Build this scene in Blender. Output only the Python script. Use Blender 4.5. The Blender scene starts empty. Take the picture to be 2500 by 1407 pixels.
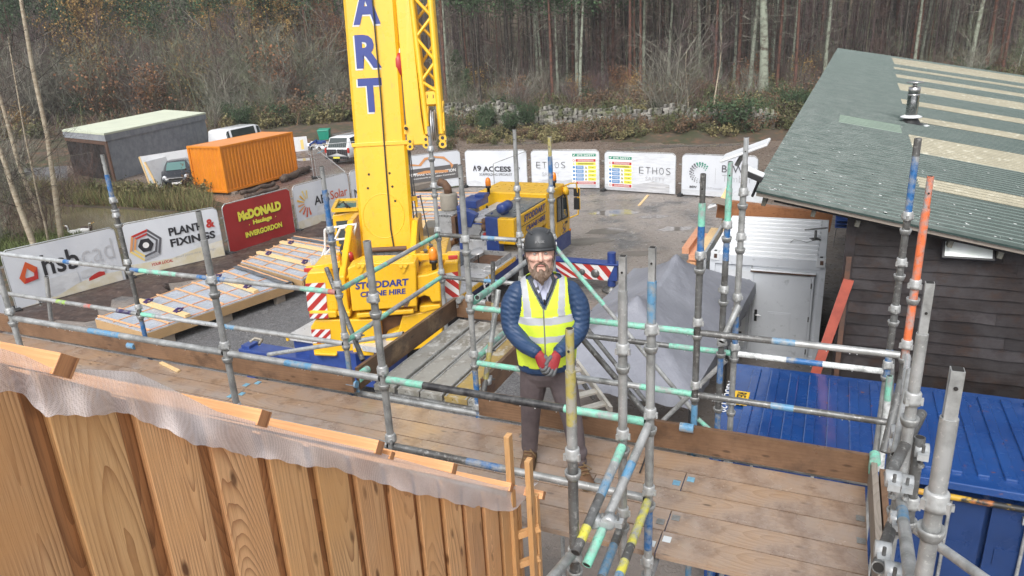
import bpy, math, random
import numpy as np
from mathutils import Vector
random.seed(7); rng = np.random.default_rng(7)
sc = bpy.context.scene; col = sc.collection
R = math.radians
# ---------------- camera ----------------
FPX, PITCH, ROLL, YAW, H = 1750.0, R(19.2), R(3.05), R(-24.65), 7.5
_cp, _sp = math.cos(PITCH), math.sin(PITCH)
cF = np.array([0, _cp, -_sp]); _r0 = np.array([1., 0, 0]); _u0 = np.array([0, _sp, _cp])
cR = _r0*math.cos(ROLL) - _u0*math.sin(ROLL); cU = _u0*math.cos(ROLL) + _r0*math.sin(ROLL)
CAM = np.array([0, 0, H])
cd = bpy.data.cameras.new('camera'); cam = bpy.data.objects.new('camera', cd); col.objects.link(cam); sc.camera = cam
cd.sensor_width = 36; cd.lens = FPX/2500*36; cd.clip_start = 0.05; cd.clip_end = 600
from mathutils import Matrix
cam.matrix_world = Matrix(((cR[0], cU[0], -cF[0], 0), (cR[1], cU[1], -cF[1], 0), (cR[2], cU[2], -cF[2], H), (0, 0, 0, 1)))
# ---------------- sky, sun, exposure ----------------
w = bpy.data.worlds.new('World'); sc.world = w; w.use_nodes = True
nt = w.node_tree; bg = nt.nodes['Background']
sky = nt.nodes.new('ShaderNodeTexSky'); sky.sky_type = 'NISHITA'; sky.sun_disc = False
SUN_EL, SUN_ROT = R(48), R(200)
sky.sun_elevation = SUN_EL; sky.sun_rotation = SUN_ROT; sky.dust_density = 4; sky.air_density = 1
hs = nt.nodes.new('ShaderNodeHueSaturation'); hs.inputs['Saturation'].default_value = 0.22
nt.links.new(sky.outputs[0], hs.inputs['Color']); nt.links.new(hs.outputs[0], bg.inputs['Color']); bg.inputs['Strength'].default_value = 0.13
sd = bpy.data.lights.new('sun', 'SUN'); sun = bpy.data.objects.new('sun', sd); col.objects.link(sun)
sd.energy = 1.2; sd.angle = R(34); sd.color = (1, 0.98, 0.95)
sdir = Vector((math.sin(SUN_ROT)*math.cos(SUN_EL), math.cos(SUN_ROT)*math.cos(SUN_EL), math.sin(SUN_EL)))
sun.rotation_euler = sdir.to_track_quat('Z', 'Y').to_euler(); sun.location = (0, 0, 40)
sc.view_settings.view_transform = 'Standard'; sc.view_settings.look = 'None'; sc.view_settings.exposure = 0.74; sc.view_settings.gamma = 1
# ---------------- surveying helpers: the site frame (s along the deck, t away from it) ----------------
DX = np.array([math.cos(YAW), math.sin(YAW), 0]); DY = np.array([-math.sin(YAW), math.cos(YAW), 0]); DZ = np.array([0, 0, 1.])
def W(s, t, z=0.): return s*DX + t*DY + z*DZ
def _ray(x, y): return cF + (x-1250)/FPX*cR - (y-703.5)/FPX*cU
def G(x, y, z=0.):
    d = _ray(x, y); return CAM + d*((z-H)/d[2])
def V(x, y, Y):
    d = _ray(x, y); return CAM + d*(Y/d[1])
def T(x, y, t):
    d = _ray(x, y); return CAM + d*(t/(d@DY))
def S(x, y, s):
    d = _ray(x, y); return CAM + d*(s/(d@DX))
def st(p): return float(p@DX), float(p@DY), float(p[2])
def nrm(v): v = np.asarray(v, float); return v/max(np.linalg.norm(v), 1e-9)
# ---------------- mesh builder ----------------
MATS = {}
class MB:
    def __init__(s): s.v = []; s.f = []; s.m = []; s.uv = []; s.sm = []; s.n = 0
    def add(s, v, f, m, uv=None, smooth=False):
        v = np.asarray(v, float).reshape(-1, 3); b = s.n; s.v.append(v); s.n += len(v)
        for i, q in enumerate(f):
            s.f.append([b+k for k in q]); s.m.append(m); s.sm.append(smooth); s.uv.append(uv[i] if uv else None)
        return s
    def hexa(s, p, m):   # p: 4 bottom ccw, 4 top ccw
        return s.add(p, [(3,2,1,0),(4,5,6,7),(0,1,5,4),(1,2,6,5),(2,3,7,6),(3,0,4,7)], m)
    def box(s, c, size, m, ax=None):
        ax = np.eye(3) if ax is None else np.asarray(ax, float)
        c = np.asarray(c, float); h = np.asarray(size, float)/2
        p = [c + ax[0]*h[0]*a + ax[1]*h[1]*b + ax[2]*h[2]*d for d in (-1, 1) for a, b in ((-1,-1),(1,-1),(1,1),(-1,1))]
        return s.hexa(p, m)
    def sbox(s, c, size, m):   # box aligned with the site frame, centre given in (s,t,z)
        return s.box(W(*c), size, m, (DX, DY, DZ))
    def beam(s, p0, p1, wd, ht, m, up=(0,0,1)):   # with wood UVs (across, along) in metres
        p0 = np.asarray(p0, float); p1 = np.asarray(p1, float); a = nrm(p1-p0); L = np.linalg.norm(p1-p0)
        x = nrm(np.cross(a, up)); u = np.cross(x, a)
        q = [p + x*wd/2*i + u*ht/2*j for p in (p0, p1) for i, j in ((-1,-1),(1,-1),(1,1),(-1,1))]
        f = [(0,1,5,4),(1,2,6,5),(2,3,7,6),(3,0,4,7),(3,2,1,0),(4,5,6,7)]
        uv = []
        for k, ww in enumerate((wd, ht, wd, ht)):
            o = k*0.37 if k % 2 else 0
            uv.append([(-ww/2+o, 0), (ww/2+o, 0), (ww/2+o, L), (-ww/2+o, L)])
        e = [(-wd/2, 0), (wd/2, 0), (wd/2, ht*.2), (-wd/2, ht*.2)]
        uv += [e, e]
        return s.add(q, f, m, uv)
    def tube(s, p0, p1, r, m, n=12, r1=None, caps=True, smooth=True):
        p0 = np.asarray(p0, float); p1 = np.asarray(p1, float); r1 = r if r1 is None else r1
        a = nrm(p1-p0); b = np.array([0,0,1.]) if abs(a[2]) < .9 else np.array([1.,0,0])
        x = nrm(np.cross(a, b)); y = np.cross(a, x)
        an = np.arange(n)*2*math.pi/n
        c = np.cos(an)[:,None]*x + np.sin(an)[:,None]*y
        v = np.vstack([p0+c*r, p1+c*r1])
        s.add(v, [(i, (i+1) % n, n+(i+1) % n, n+i) for i in range(n)], m, smooth=smooth)
        if caps: s.add(v[:n], [tuple(range(n-1,-1,-1))], m); s.add(v[n:], [tuple(range(n))], m)
        return s
    def path(s, pts, r, m, n=6, caps=False):
        pts = [np.asarray(p, float) for p in pts]; rr = r if hasattr(r, '__len__') else [r]*len(pts)
        v = []; an = np.arange(n)*2*math.pi/n; x = None
        for i, p in enumerate(pts):
            a = nrm(pts[min(i+1, len(pts)-1)]-pts[max(i-1, 0)])
            if x is None: x = nrm(np.cross(a, (0,0,1.) if abs(a[2]) < .9 else (1.,0,0)))
            else: x = nrm(x - a*(x@a))
            y = np.cross(a, x); v.append(p + (np.cos(an)[:,None]*x + np.sin(an)[:,None]*y)*rr[i])
        k = len(pts); f = [(j*n+i, j*n+(i+1) % n, (j+1)*n+(i+1) % n, (j+1)*n+i) for j in range(k-1) for i in range(n)]
        if caps: f += [tuple(range(n-1,-1,-1)), tuple(range((k-1)*n, k*n))]
        return s.add(np.vstack(v), f, m, smooth=True)
    def prism(s, pts, vec, m):   # planar polygon pushed along vec
        p = np.asarray(pts, float); n = len(p); vec = np.asarray(vec, float)
        nn = np.zeros(3)
        for i in range(n): nn += np.cross(p[i]-p[0], p[(i+1) % n]-p[0])
        if nn@vec > 0: p = p[::-1]
        return s.add(np.vstack([p, p+vec]), [tuple(range(n)), tuple(range(2*n-1, n-1, -1))] + [(i, n+i, n+(i+1) % n, (i+1) % n) for i in range(n)], m)
    def lathe(s, base, prof, m, n=16, ax=(0,0,1), caps=True):
        base = np.asarray(base, float); a = nrm(ax)
        x = nrm(np.cross(a, (0,0,1.) if abs(a[2]) < .9 else (1.,0,0))); y = np.cross(a, x)
        an = np.arange(n)*2*math.pi/n; c = np.cos(an)[:,None]*x + np.sin(an)[:,None]*y
        v = np.vstack([base + a*h + c*r for r, h in prof]); k = len(prof)
        f = [(j*n+i, j*n+(i+1) % n, (j+1)*n+(i+1) % n, (j+1)*n+i) for j in range(k-1) for i in range(n)]
        if caps: f += [tuple(range(n-1,-1,-1)), tuple(range((k-1)*n, k*n))]
        return s.add(v, f, m, smooth=True)
    def loft(s, rings, m, caps=True, smooth=True, closed=True):
        n = len(rings[0]); v = np.vstack(rings); k = len(rings)
        f = [(j*n+i, j*n+(i+1) % n, (j+1)*n+(i+1) % n, (j+1)*n+i) for j in range(k-1) for i in range(n if closed else n-1)]
        if caps: f += [tuple(range(n-1,-1,-1)), tuple(range((k-1)*n, k*n))]
        return s.add(v, f, m, smooth=smooth)
    def grid(s, P, m, uv=None, smooth=True):   # P[i][j] points
        P = np.asarray(P, float); a, b = P.shape[:2]
        return s.add(P.reshape(-1, 3), [(i*b+j, i*b+j+1, (i+1)*b+j+1, (i+1)*b+j) for i in range(a-1) for j in range(b-1)], m, smooth=smooth)
    def mesh(s, name, org=(0,0,0)):
        me = bpy.data.meshes.new(name)
        v = (np.vstack(s.v) if s.v else np.zeros((0, 3))) - np.asarray(org, float)
        me.from_pydata(v.tolist(), [], s.f)
        names = []
        for q in s.m:
            if q not in names: names.append(q)
        for q in names: me.materials.append(MATS[q])
        ix = {q: i for i, q in enumerate(names)}
        me.polygons.foreach_set('material_index', [ix[q] for q in s.m])
        me.polygons.foreach_set('use_smooth', s.sm)
        if any(u is not None for u in s.uv):
            ul = me.uv_layers.new(name='UVMap'); d = []
            for u, f in zip(s.uv, s.f): d += list(u) if u is not None else [(0, 0)]*len(f)
            ul.data.foreach_set('uv', [c for q in d for c in q])
        me.update(); return me
    def build(s, name, parent=None, loc=None, label=None, cat=None, group=None, kind=None, bevel=0):
        org = np.array(worldloc(parent)) if parent is not None else np.asarray(loc if loc is not None else (0,0,0), float)
        o = bpy.data.objects.new(name, s.mesh(name, org)); col.objects.link(o)
        if parent is not None: o.parent = parent
        else: o.location = org
        if bevel:
            b = o.modifiers.new('bevel', 'BEVEL'); b.width = bevel; b.segments = 2; b.limit_method = 'ANGLE'; b.angle_limit = R(50)
        tag(o, label, cat, group, kind); return o
def worldloc(o):
    p = Vector((0, 0, 0))
    while o is not None: p = p + o.location; o = o.parent
    return p
def tag(o, label=None, cat=None, group=None, kind=None):
    if label: o['label'] = label
    if cat: o['category'] = cat
    if group: o['group'] = group
    if kind: o['kind'] = kind
    return o
def thing(name, label, cat, loc, group=None):
    o = bpy.data.objects.new(name, None); col.objects.link(o); o.location = [float(c) for c in loc]; o.empty_display_size = .2
    return tag(o, label, cat, group)
def copy_tree(o, parent=None):
    c = o.copy(); col.objects.link(c)
    if parent is not None: c.parent = parent
    for ch in list(o.children): copy_tree(ch, c)
    return c
def text_vf(body, size, bold=0., shear=0., sx=1., spacing=1.0):
    cu = bpy.data.curves.new('txt', 'FONT'); cu.body = body; cu.size = size; cu.align_x = 'CENTER'; cu.align_y = 'CENTER'
    cu.offset = bold*size; cu.shear = shear; cu.space_character = spacing; cu.resolution_u = 3; cu.fill_mode = 'FRONT'
    ob = bpy.data.objects.new('txt', cu); col.objects.link(ob)
    me = bpy.data.meshes.new_from_object(ob)
    v = np.array([q.co[:] for q in me.vertices]).reshape(-1, 3); f = [tuple(p.vertices) for p in me.polygons]
    bpy.data.objects.remove(ob); bpy.data.curves.remove(cu); bpy.data.meshes.remove(me)
    if len(v): v[:, 0] *= sx
    return v, f
def put_text(mb, body, c, ex, ey, height, m, bold=0., shear=0., width=None, off=.004, spacing=1.0, depth=0.):
    """letters whose cap height is `height`, centred at c in the plane (ex,ey)"""
    v, f = text_vf(body, 1.0, bold, shear, 1., spacing)
    if not len(v): return
    lo = v.min(0); hi = v.max(0); k = height/(hi[1]-lo[1]); kx = k if width is None else width/(hi[0]-lo[0])
    mid = (lo+hi)/2; ex = np.asarray(ex, float); ey = np.asarray(ey, float); n = np.cross(ex, ey)
    P = np.asarray(c, float) + ((v[:,0]-mid[0])*kx)[:,None]*ex + ((v[:,1]-mid[1])*k)[:,None]*ey + n*off
    mb.add(P, f, m)
def poly2(mb, pts, c, ex, ey, m, off=.004):
    n = np.cross(ex, ey); p = [np.asarray(c)+x*np.asarray(ex)+y*np.asarray(ey)+n*off for x, y in pts]
    a = sum(pts[i][0]*pts[(i+1) % len(pts)][1]-pts[(i+1) % len(pts)][0]*pts[i][1] for i in range(len(pts)))
    mb.add(p if a > 0 else p[::-1], [tuple(range(len(p)))], m)
# ---------------- materials ----------------
def _n(nt, t, **kw):
    n = nt.nodes.new(t)
    for k, v in kw.items():
        if k.startswith('i_'):
            key = k[2:]
            key = int(key) if key.isdigit() else key
            n.inputs[key].default_value = v
        else: setattr(n, k, v)
    return n
def _mix(nt, a, b, fac, blend='MIX'):
    n = nt.nodes.new('ShaderNodeMix'); n.data_type = 'RGBA'; n.blend_type = blend
    for sock, val in ((n.inputs[0], fac), (n.inputs[6], a), (n.inputs[7], b)):
        if hasattr(val, 'links'): nt.links.new(val, sock)
        elif isinstance(val, (int, float)): sock.default_value = val
        else: sock.default_value = (*val[:3], 1)
    return n.outputs[2]
def _math(nt, op, a, b=0., c=None):
    n = nt.nodes.new('ShaderNodeMath'); n.operation = op
    for i, val in enumerate((a, b) if c is None else (a, b, c)):
        if hasattr(val, 'links'): nt.links.new(val, n.inputs[i])
        else: n.inputs[i].default_value = val
    return n.outputs[0]
def _range(nt, v, a, b, c=0., d=1.):
    n = nt.nodes.new('ShaderNodeMapRange'); nt.links.new(v, n.inputs[0])
    for i, q in enumerate((a, b, c, d)): n.inputs[i+1].default_value = q
    return n.outputs[0]
def _noise(nt, vec, scale, detail=4., rough=.55, stretch=None):
    if stretch is not None:
        mp = _n(nt, 'ShaderNodeMapping'); mp.inputs['Scale'].default_value = stretch; nt.links.new(vec, mp.inputs[0]); vec = mp.outputs[0]
    n = _n(nt, 'ShaderNodeTexNoise', i_Scale=scale, i_Detail=detail, i_Roughness=rough); nt.links.new(vec, n.inputs['Vector']); return n.outputs[0]
def base(name):
    m = bpy.data.materials.new(name); m.use_nodes = True; MATS[name] = m; nt = m.node_tree
    b = nt.nodes['Principled BSDF']; tc = nt.nodes.new('ShaderNodeTexCoord'); return m, nt, b, tc.outputs['Object']
def M(name, c, rough=.6, metal=0., c2=None, sc1=3., lo=.4, hi=.65, c3=None, sc3=25., lo3=.55, hi3=.7, bump=0., bsc=20., isl=0., rvar=0., stretch=None, coat=0., spec=.5, emit=None, wave=None):
    m, nt, b, vec = base(name)
    colr = None
    if c2 is not None: colr = _mix(nt, c, c2, _range(nt, _noise(nt, vec, sc1, 6, .6, stretch), lo, hi))
    if c3 is not None: colr = _mix(nt, colr if colr is not None else c, c3, _range(nt, _noise(nt, vec, sc3, 5, .6, stretch), lo3, hi3))
    if isl:
        g = nt.nodes.new('ShaderNodeNewGeometry')
        v = _range(nt, g.outputs['Random Per Island'], 0, 1, 1-isl, 1+isl)
        h = nt.nodes.new('ShaderNodeHueSaturation'); nt.links.new(v, h.inputs['Value'])
        if colr is not None: nt.links.new(colr, h.inputs['Color'])
        else: h.inputs['Color'].default_value = (*c, 1)
        colr = h.outputs[0]
    if colr is not None: nt.links.new(colr, b.inputs['Base Color'])
    else: b.inputs['Base Color'].default_value = (*c, 1)
    b.inputs['Roughness'].default_value = rough; b.inputs['Metallic'].default_value = metal
    b.inputs['Specular IOR Level'].default_value = spec
    if coat: b.inputs['Coat Weight'].default_value = coat; b.inputs['Coat Roughness'].default_value = .15
    if rvar: nt.links.new(_range(nt, _noise(nt, vec, 4, 5), .35, .7, max(rough-rvar, .04), min(rough+rvar, 1)), b.inputs['Roughness'])
    if bump:
        bp = nt.nodes.new('ShaderNodeBump'); bp.inputs['Strength'].default_value = bump; bp.inputs['Distance'].default_value = .02
        nt.links.new(_noise(nt, vec, bsc, 8, .6, stretch), bp.inputs['Height']); nt.links.new(bp.outputs[0], b.inputs['Normal'])
    if emit: b.inputs['Emission Color'].default_value = (*emit[:3], 1); b.inputs['Emission Strength'].default_value = emit[3]
    return m
def wood(name, light, dark, freq=55., depthvar=.22, rough=.6, rvar=.15, stain=None, knots=.5, tint=.25, hue=.0, grain=.5, dark3=None, bend=1.3, along=.42, uacross=1.2, sharp=2.2, spec=.5, coat=0.):
    """plain-sawn timber: growth rings round a wandering pith, cut by each board"""
    m, nt, b, vec = base(name); b.inputs['Specular IOR Level'].default_value = spec; b.inputs['Coat Weight'].default_value = coat; b.inputs['Coat Roughness'].default_value = .08
    uv = nt.nodes.new('ShaderNodeUVMap'); uv.uv_map = 'UVMap'; sp = nt.nodes.new('ShaderNodeSeparateXYZ'); nt.links.new(uv.outputs[0], sp.inputs[0])
    g = nt.nodes.new('ShaderNodeNewGeometry'); rnd = g.outputs['Random Per Island']
    u = sp.outputs[0]; v = _math(nt, 'ADD', sp.outputs[1], _math(nt, 'MULTIPLY', rnd, 61.7))
    cv = nt.nodes.new('ShaderNodeCombineXYZ'); nt.links.new(_math(nt, 'MULTIPLY', u, uacross), cv.inputs[0]); nt.links.new(_math(nt, 'MULTIPLY', v, along), cv.inputs[1]); nt.links.new(_math(nt, 'MULTIPLY', rnd, 13.), cv.inputs[2])
    n1 = _noise(nt, cv.outputs[0], bend, 2., .4)
    dep = _math(nt, 'ADD', _math(nt, 'MULTIPLY', _math(nt, 'SUBTRACT', n1, .5), depthvar*4), _math(nt, 'MULTIPLY', _math(nt, 'SUBTRACT', rnd, .3), .10))
    cw = nt.nodes.new('ShaderNodeCombineXYZ'); nt.links.new(_math(nt, 'MULTIPLY', u, 9.), cw.inputs[0]); nt.links.new(_math(nt, 'MULTIPLY', v, 1.6), cw.inputs[1]); nt.links.new(_math(nt, 'MULTIPLY', rnd, 7.), cw.inputs[2])
    wob = _math(nt, 'MULTIPLY', _math(nt, 'SUBTRACT', _noise(nt, cw.outputs[0], 1., 3., .5), .5), .022)
    uc = _math(nt, 'ADD', u, _math(nt, 'MULTIPLY', _math(nt, 'SUBTRACT', _math(nt, 'FRACT', _math(nt, 'MULTIPLY', rnd, 17.3)), .5), .10))
    r = _math(nt, 'SQRT', _math(nt, 'ADD', _math(nt, 'MULTIPLY', uc, uc), _math(nt, 'MULTIPLY', dep, dep)))
    ph = _math(nt, 'FRACT', _math(nt, 'MULTIPLY', _math(nt, 'ADD', r, wob), freq))
    ring = _math(nt, 'POWER', ph, sharp)
    cf = nt.nodes.new('ShaderNodeCombineXYZ'); nt.links.new(_math(nt, 'MULTIPLY', u, 230.), cf.inputs[0]); nt.links.new(_math(nt, 'MULTIPLY', v, 5.), cf.inputs[1]); nt.links.new(rnd, cf.inputs[2])
    fine = _noise(nt, cf.outputs[0], 1., 3., .6)
    c = _mix(nt, light, dark, _math(nt, 'MULTIPLY', ring, grain))
    c = _mix(nt, c, dark, _range(nt, fine, .46, .72, 0, .55))
    ck = nt.nodes.new('ShaderNodeCombineXYZ'); nt.links.new(_math(nt, 'ADD', _math(nt, 'MULTIPLY', u, 6.), _math(nt, 'MULTIPLY', rnd, 31.)), ck.inputs[0]); nt.links.new(_math(nt, 'MULTIPLY', v, 2.2), ck.inputs[1]); nt.links.new(_math(nt, 'MULTIPLY', rnd, 31.), ck.inputs[2])
    if knots:
        vo = _n(nt, 'ShaderNodeTexVoronoi', i_Scale=1.); vo.voronoi_dimensions = '2D'; nt.links.new(ck.outputs[0], vo.inputs['Vector'])
        c = _mix(nt, c, [q*.35 for q in dark], _range(nt, vo.outputs['Distance'], .035, .085, knots, 0))
    if stain is not None:
        c = _mix(nt, c, stain, _range(nt, _noise(nt, vec, 1.4, 6, .7), .42, .62, 0, .85))
    if dark3 is not None:
        c = _mix(nt, c, dark3, _range(nt, _noise(nt, vec, 3.2, 7, .7), .52, .68, 0, .75))
    h = nt.nodes.new('ShaderNodeHueSaturation'); nt.links.new(c, h.inputs['Color'])
    nt.links.new(_range(nt, _math(nt, 'FRACT', _math(nt, 'MULTIPLY', rnd, 7.77)), 0, 1, 1-tint, 1+tint), h.inputs['Value'])
    nt.links.new(_range(nt, _math(nt, 'FRACT', _math(nt, 'MULTIPLY', rnd, 3.3)), 0, 1, .5-hue, .5+hue), h.inputs['Hue'])
    nt.links.new(h.outputs[0], b.inputs['Base Color'])
    nt.links.new(_range(nt, _noise(nt, vec, 2.5, 5), .35, .65, max(.05, rough-rvar), rough+rvar), b.inputs['Roughness'])
    bp = nt.nodes.new('ShaderNodeBump'); bp.inputs['Strength'].default_value = .25; bp.inputs['Distance'].default_value = .003
    nt.links.new(_math(nt, 'ADD', ring, fine), bp.inputs['Height']); nt.links.new(bp.outputs[0], b.inputs['Normal'])
    return m
GALV = dict(rough=.45, metal=.4, c2=(.20,.205,.20), sc1=9., lo=.4, hi=.72, c3=(.62,.62,.6), sc3=60., lo3=.6, hi3=.72, rvar=.15)
M('galv', (.43,.44,.44), **GALV)
M('galv_dark', (.17,.175,.175), rough=.5, metal=.4, c2=(.09,.085,.08), sc1=7., c3=(.34,.34,.33), sc3=40., rvar=.15)
M('galv_bright', (.54,.56,.57), rough=.4, metal=.4, c2=(.36,.38,.39), sc1=12., rvar=.15)
def paint(name, c, c2=(.3,.31,.31), hi=.68): return M(name, c, rough=.5, c2=c2, sc1=13., lo=.44, hi=hi-.04, c3=[q*.6 for q in c], sc3=45., rvar=.15)
paint('p_teal', (.22,.58,.44)); paint('p_blue', (.03,.14,.36)); paint('p_skyblue', (.11,.27,.44)); paint('p_orange', (.72,.17,.06)); paint('p_yellow', (.62,.58,.08)); paint('p_oldyellow', (.40,.34,.10), c2=(.34,.33,.29), hi=.6)
paint('p_black', (.025,.025,.028), c2=(.10,.10,.10)); paint('p_white', (.72,.75,.75)); paint('p_red', (.50,.12,.085)); paint('p_lime', (.32,.52,.08)); paint('p_navy', (.04,.03,.10))
wood('deckwood', (.385,.262,.17), (.23,.14,.08), freq=36, rough=.16, rvar=.13, spec=1., coat=.5, stain=(.32,.255,.212), knots=.85, tint=.2, grain=.5, dark3=(.17,.10,.06))
wood('toewood', (.23,.135,.078), (.12,.062,.032), freq=42, rough=.42, rvar=.15, stain=(.11,.058,.03), knots=.9, tint=.18, grain=.5, dark3=(.045,.026,.017))
wood('toewood_dark', (.17,.095,.05), (.08,.045,.025), freq=42, rough=.45, rvar=.15, stain=(.06,.04,.028), knots=.85, tint=.15, dark3=(.30,.2,.11))
wood('larch', (.76,.455,.225), (.27,.095,.03), freq=125, depthvar=.19, rough=.5, rvar=.12, knots=.9, tint=.16, hue=.004, grain=.85, bend=1.3, along=.22, uacross=.25, sharp=2.8, stain=(.68,.36,.15))
wood('larch_in', (.50,.235,.095), (.16,.065,.028), freq=70, rough=.55, knots=.4, tint=.1, grain=.5)
wood('batten', (.84,.40,.20), (.60,.22,.09), freq=60, rough=.5, knots=.4, tint=.10, hue=.01, grain=.5)
wood('batten_end', (.50,.24,.11), (.20,.07,.03), freq=190, depthvar=.05, rough=.6, knots=0, tint=.1, grain=.9)
wood('pine', (.78,.56,.31), (.58,.33,.14), freq=50, rough=.6, knots=.5, tint=.12, hue=.008, grain=.4)
wood('pine_red', (.76,.41,.23), (.54,.25,.12), freq=50, rough=.55, knots=.5, tint=.15, hue=.01, grain=.4)
wood('osb', (.50,.33,.17), (.34,.2,.09), freq=30, rough=.6, knots=0, tint=.08, stain=(.38,.25,.13))
wood('darkboard', (.027,.021,.0205), (.010,.008,.008), freq=40, spec=.25, rough=.5, rvar=.2, knots=.6, tint=.35, stain=(.044,.040,.042), dark3=(.035,.018,.011))
wood('greywood', (.30,.26,.22), (.17,.14,.11), freq=45, rough=.65, tint=.2, knots=.4)
wood('beamwood', (.42,.19,.085), (.23,.09,.035), freq=30, rough=.45, rvar=.15, tint=.05, knots=.5, dark3=(.18,.07,.03))
# ---------------- ground, yard, road, pond ----------------
def fence_pts(): return [(-26,9.2),(-20,16.9),(-15.95,21.8),(-13.7,24.7),(-11.05,27.2),(-9.2,30.4),(-7.35,33.4),(-5.5,37.3),(-2.3,38.7),(1.1,37.4),(4.9,36.0),(8.2,33.65),(11.3,31.7)]
M('earth', (.085,.062,.045), .9, c2=(.05,.055,.025), sc1=.35, lo=.4, hi=.6, c3=(.15,.085,.05), sc3=1.7, lo3=.5, hi3=.65, bump=.8, bsc=6)
M('yard', (.27,.235,.21), .5, c2=(.20,.172,.15), sc1=.22, lo=.42, hi=.58, c3=(.125,.12,.118), sc3=.55, lo3=.5, hi3=.62, bump=1., bsc=22, rvar=.3)
M('gravel', (.19,.19,.195), .6, c2=(.07,.07,.075), sc1=34, lo=.42, hi=.56, c3=(.36,.36,.36), sc3=48, lo3=.6, hi3=.66, bump=1., bsc=40, rvar=.2)
M('mud', (.075,.05,.04), .6, c2=(.045,.03,.025), sc1=2.2, lo=.4, hi=.6, c3=(.13,.09,.075), sc3=6, lo3=.56, hi3=.7, bump=1., bsc=5, rvar=.25)
M('road', (.20,.155,.125), .45, c2=(.145,.11,.09), sc1=.28, lo=.4, hi=.62, c3=(.25,.215,.19), sc3=.9, lo3=.6, hi3=.68, bump=.3, bsc=6, rvar=.3)
M('redyard', (.16,.10,.085), .5, c2=(.11,.07,.055), sc1=.5, lo=.4, hi=.6, c3=(.22,.17,.15), sc3=2, lo3=.56, hi3=.66, bump=.5, bsc=6, rvar=.25)
M('turf', (.075,.12,.03), .9, c2=(.11,.10,.04), sc1=1.2, bump=.8, bsc=20)
M('pondwater', (.15,.125,.07), .12, c2=(.19,.165,.10), sc1=.8, bump=.06, bsc=6)
def hill(x, y):
    d = y - (62 - .62*min(x, 14.) if x > -12 else 62 + .1*(x+12))
    u_ = min(max((d+4.5)/4.5, 0.), 1.); z = .75*u_*u_*(3-2*u_)
    if d > 0: z += min(d, 45)*.03
    if d > 45: z += (d-45)*.30
    return z
xs = np.concatenate([np.linspace(-260,-70,14), np.linspace(-62,62,125), np.linspace(70,260,14)])
ys = np.concatenate([np.linspace(-120,-10,8), np.linspace(0,130,131), np.linspace(140,330,16)])
P = [[(x, y, hill(x, y)+(.12*math.sin(x*.7)*math.sin(y*.5) if hill(x, y) > .05 else -.012)) for x in xs] for y in ys]
MB().grid(P, 'earth').build('ground', kind='structure')
def sheet(name, pts, m, z=0., label=None, sub=0):
    n = MB(); n.add([(p[0], p[1], z) for p in pts], [tuple(range(len(pts)))], m)
    a = sum(pts[i][0]*pts[(i+1) % len(pts)][1]-pts[(i+1) % len(pts)][0]*pts[i][1] for i in range(len(pts)))
    if a < 0: n.f = [q[::-1] for q in n.f]
    return n.build(name, kind='structure')
gp = lambda *l: [G(x, y)[:2] for x, y in l]
sheet('road', gp((-60,330),(200,345),(560,322),(760,318),(860,322),(1090,330),(1300,337),(1600,341),(1900,343))+[(60,44),(60,0),(30,10),(12,30)]+gp((1400,470),(1000,470),(860,470),(760,500),(560,500),(380,450),(200,425),(-60,420)), 'road', 0.)
sheet('lane', gp((0,345),(160,340),(165,440),(0,470)), 'gravel', .004)
sheet('yard_red', gp((420,455),(545,475),(700,455),(800,420),(860,400),(860,352),(760,380),(700,340),(480,372),(440,400)), 'redyard', .004)
sheet('verge', gp((505,320),(640,300),(770,304),(850,307),(850,334),(760,347),(700,352),(560,345)), 'turf', .008)
sheet('yard', fence_pts()+[(14,28),(24,10),(26,-12),(-34,-12)], 'yard', .008)
sheet('gravel_patch', gp((250,860),(440,812),(560,765),(640,735),(720,690),(790,690),(900,760),(1150,800),(1350,1000),(1300,1250),(300,1250)), 'gravel', .016)
M('puddle', (.22,.20,.185), .06, c2=(.17,.15,.135), sc1=.8, spec=.6)
rpd = random.Random(4)
for k_, (px_, py_, rx_, ry_) in enumerate(((1480,565,.9,.5),(1560,620,.7,.35),(1420,590,1.2,.5),(1650,560,.8,.4),(1500,520,1.1,.6),(1600,530,.6,.3),(1700,590,.5,.4),(1450,400,2.,.5),(1250,352,3.,.6),(1600,360,3.,.7),(1750,355,2.,.5),(740,390,1.2,.6),(700,860,.6,.3))):
    c_ = G(px_, py_); sheet('puddle', [(c_[0]+rx_*math.cos(a*.45)*(.7+.5*rpd.random()), c_[1]+ry_*math.sin(a*.45)*(.7+.5*rpd.random())) for a in range(14)], 'puddle', .02 if py_ > 800 else .012)
# ragged mud strip along the fence
mm = MB(); fl = fence_pts()[:7]
pts = []
for i in range(61):
    q = i/60*(len(fl)-1.001); k = int(q); f = q-k
    a = np.array(fl[k])*(1-f)+np.array(fl[k+1])*f; d = nrm(np.array(fl[k+1])-np.array(fl[k])); n_ = np.array([d[1], -d[0]])
    wdt = 2.6+.7*math.sin(i*.9)+.4*math.sin(i*2.3)-(.9 if i > 45 else 0)
    row = []
    for j in range(9):
        g_ = j/8; b = a+n_*(-.15+wdt*g_)
        row.append((b[0], b[1], .02+.16*math.sin(g_*math.pi)*(0.5+.5*random.random())))
    pts.append(row)
mm.grid(pts, 'mud').build('mud_strip', kind='structure')
sheet('pond', gp((-40,490),(60,496),(160,505),(300,512),(420,520),(500,535),(470,580),(330,605),(180,615),(80,605),(-40,600)), 'pondwater', .012)

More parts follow.
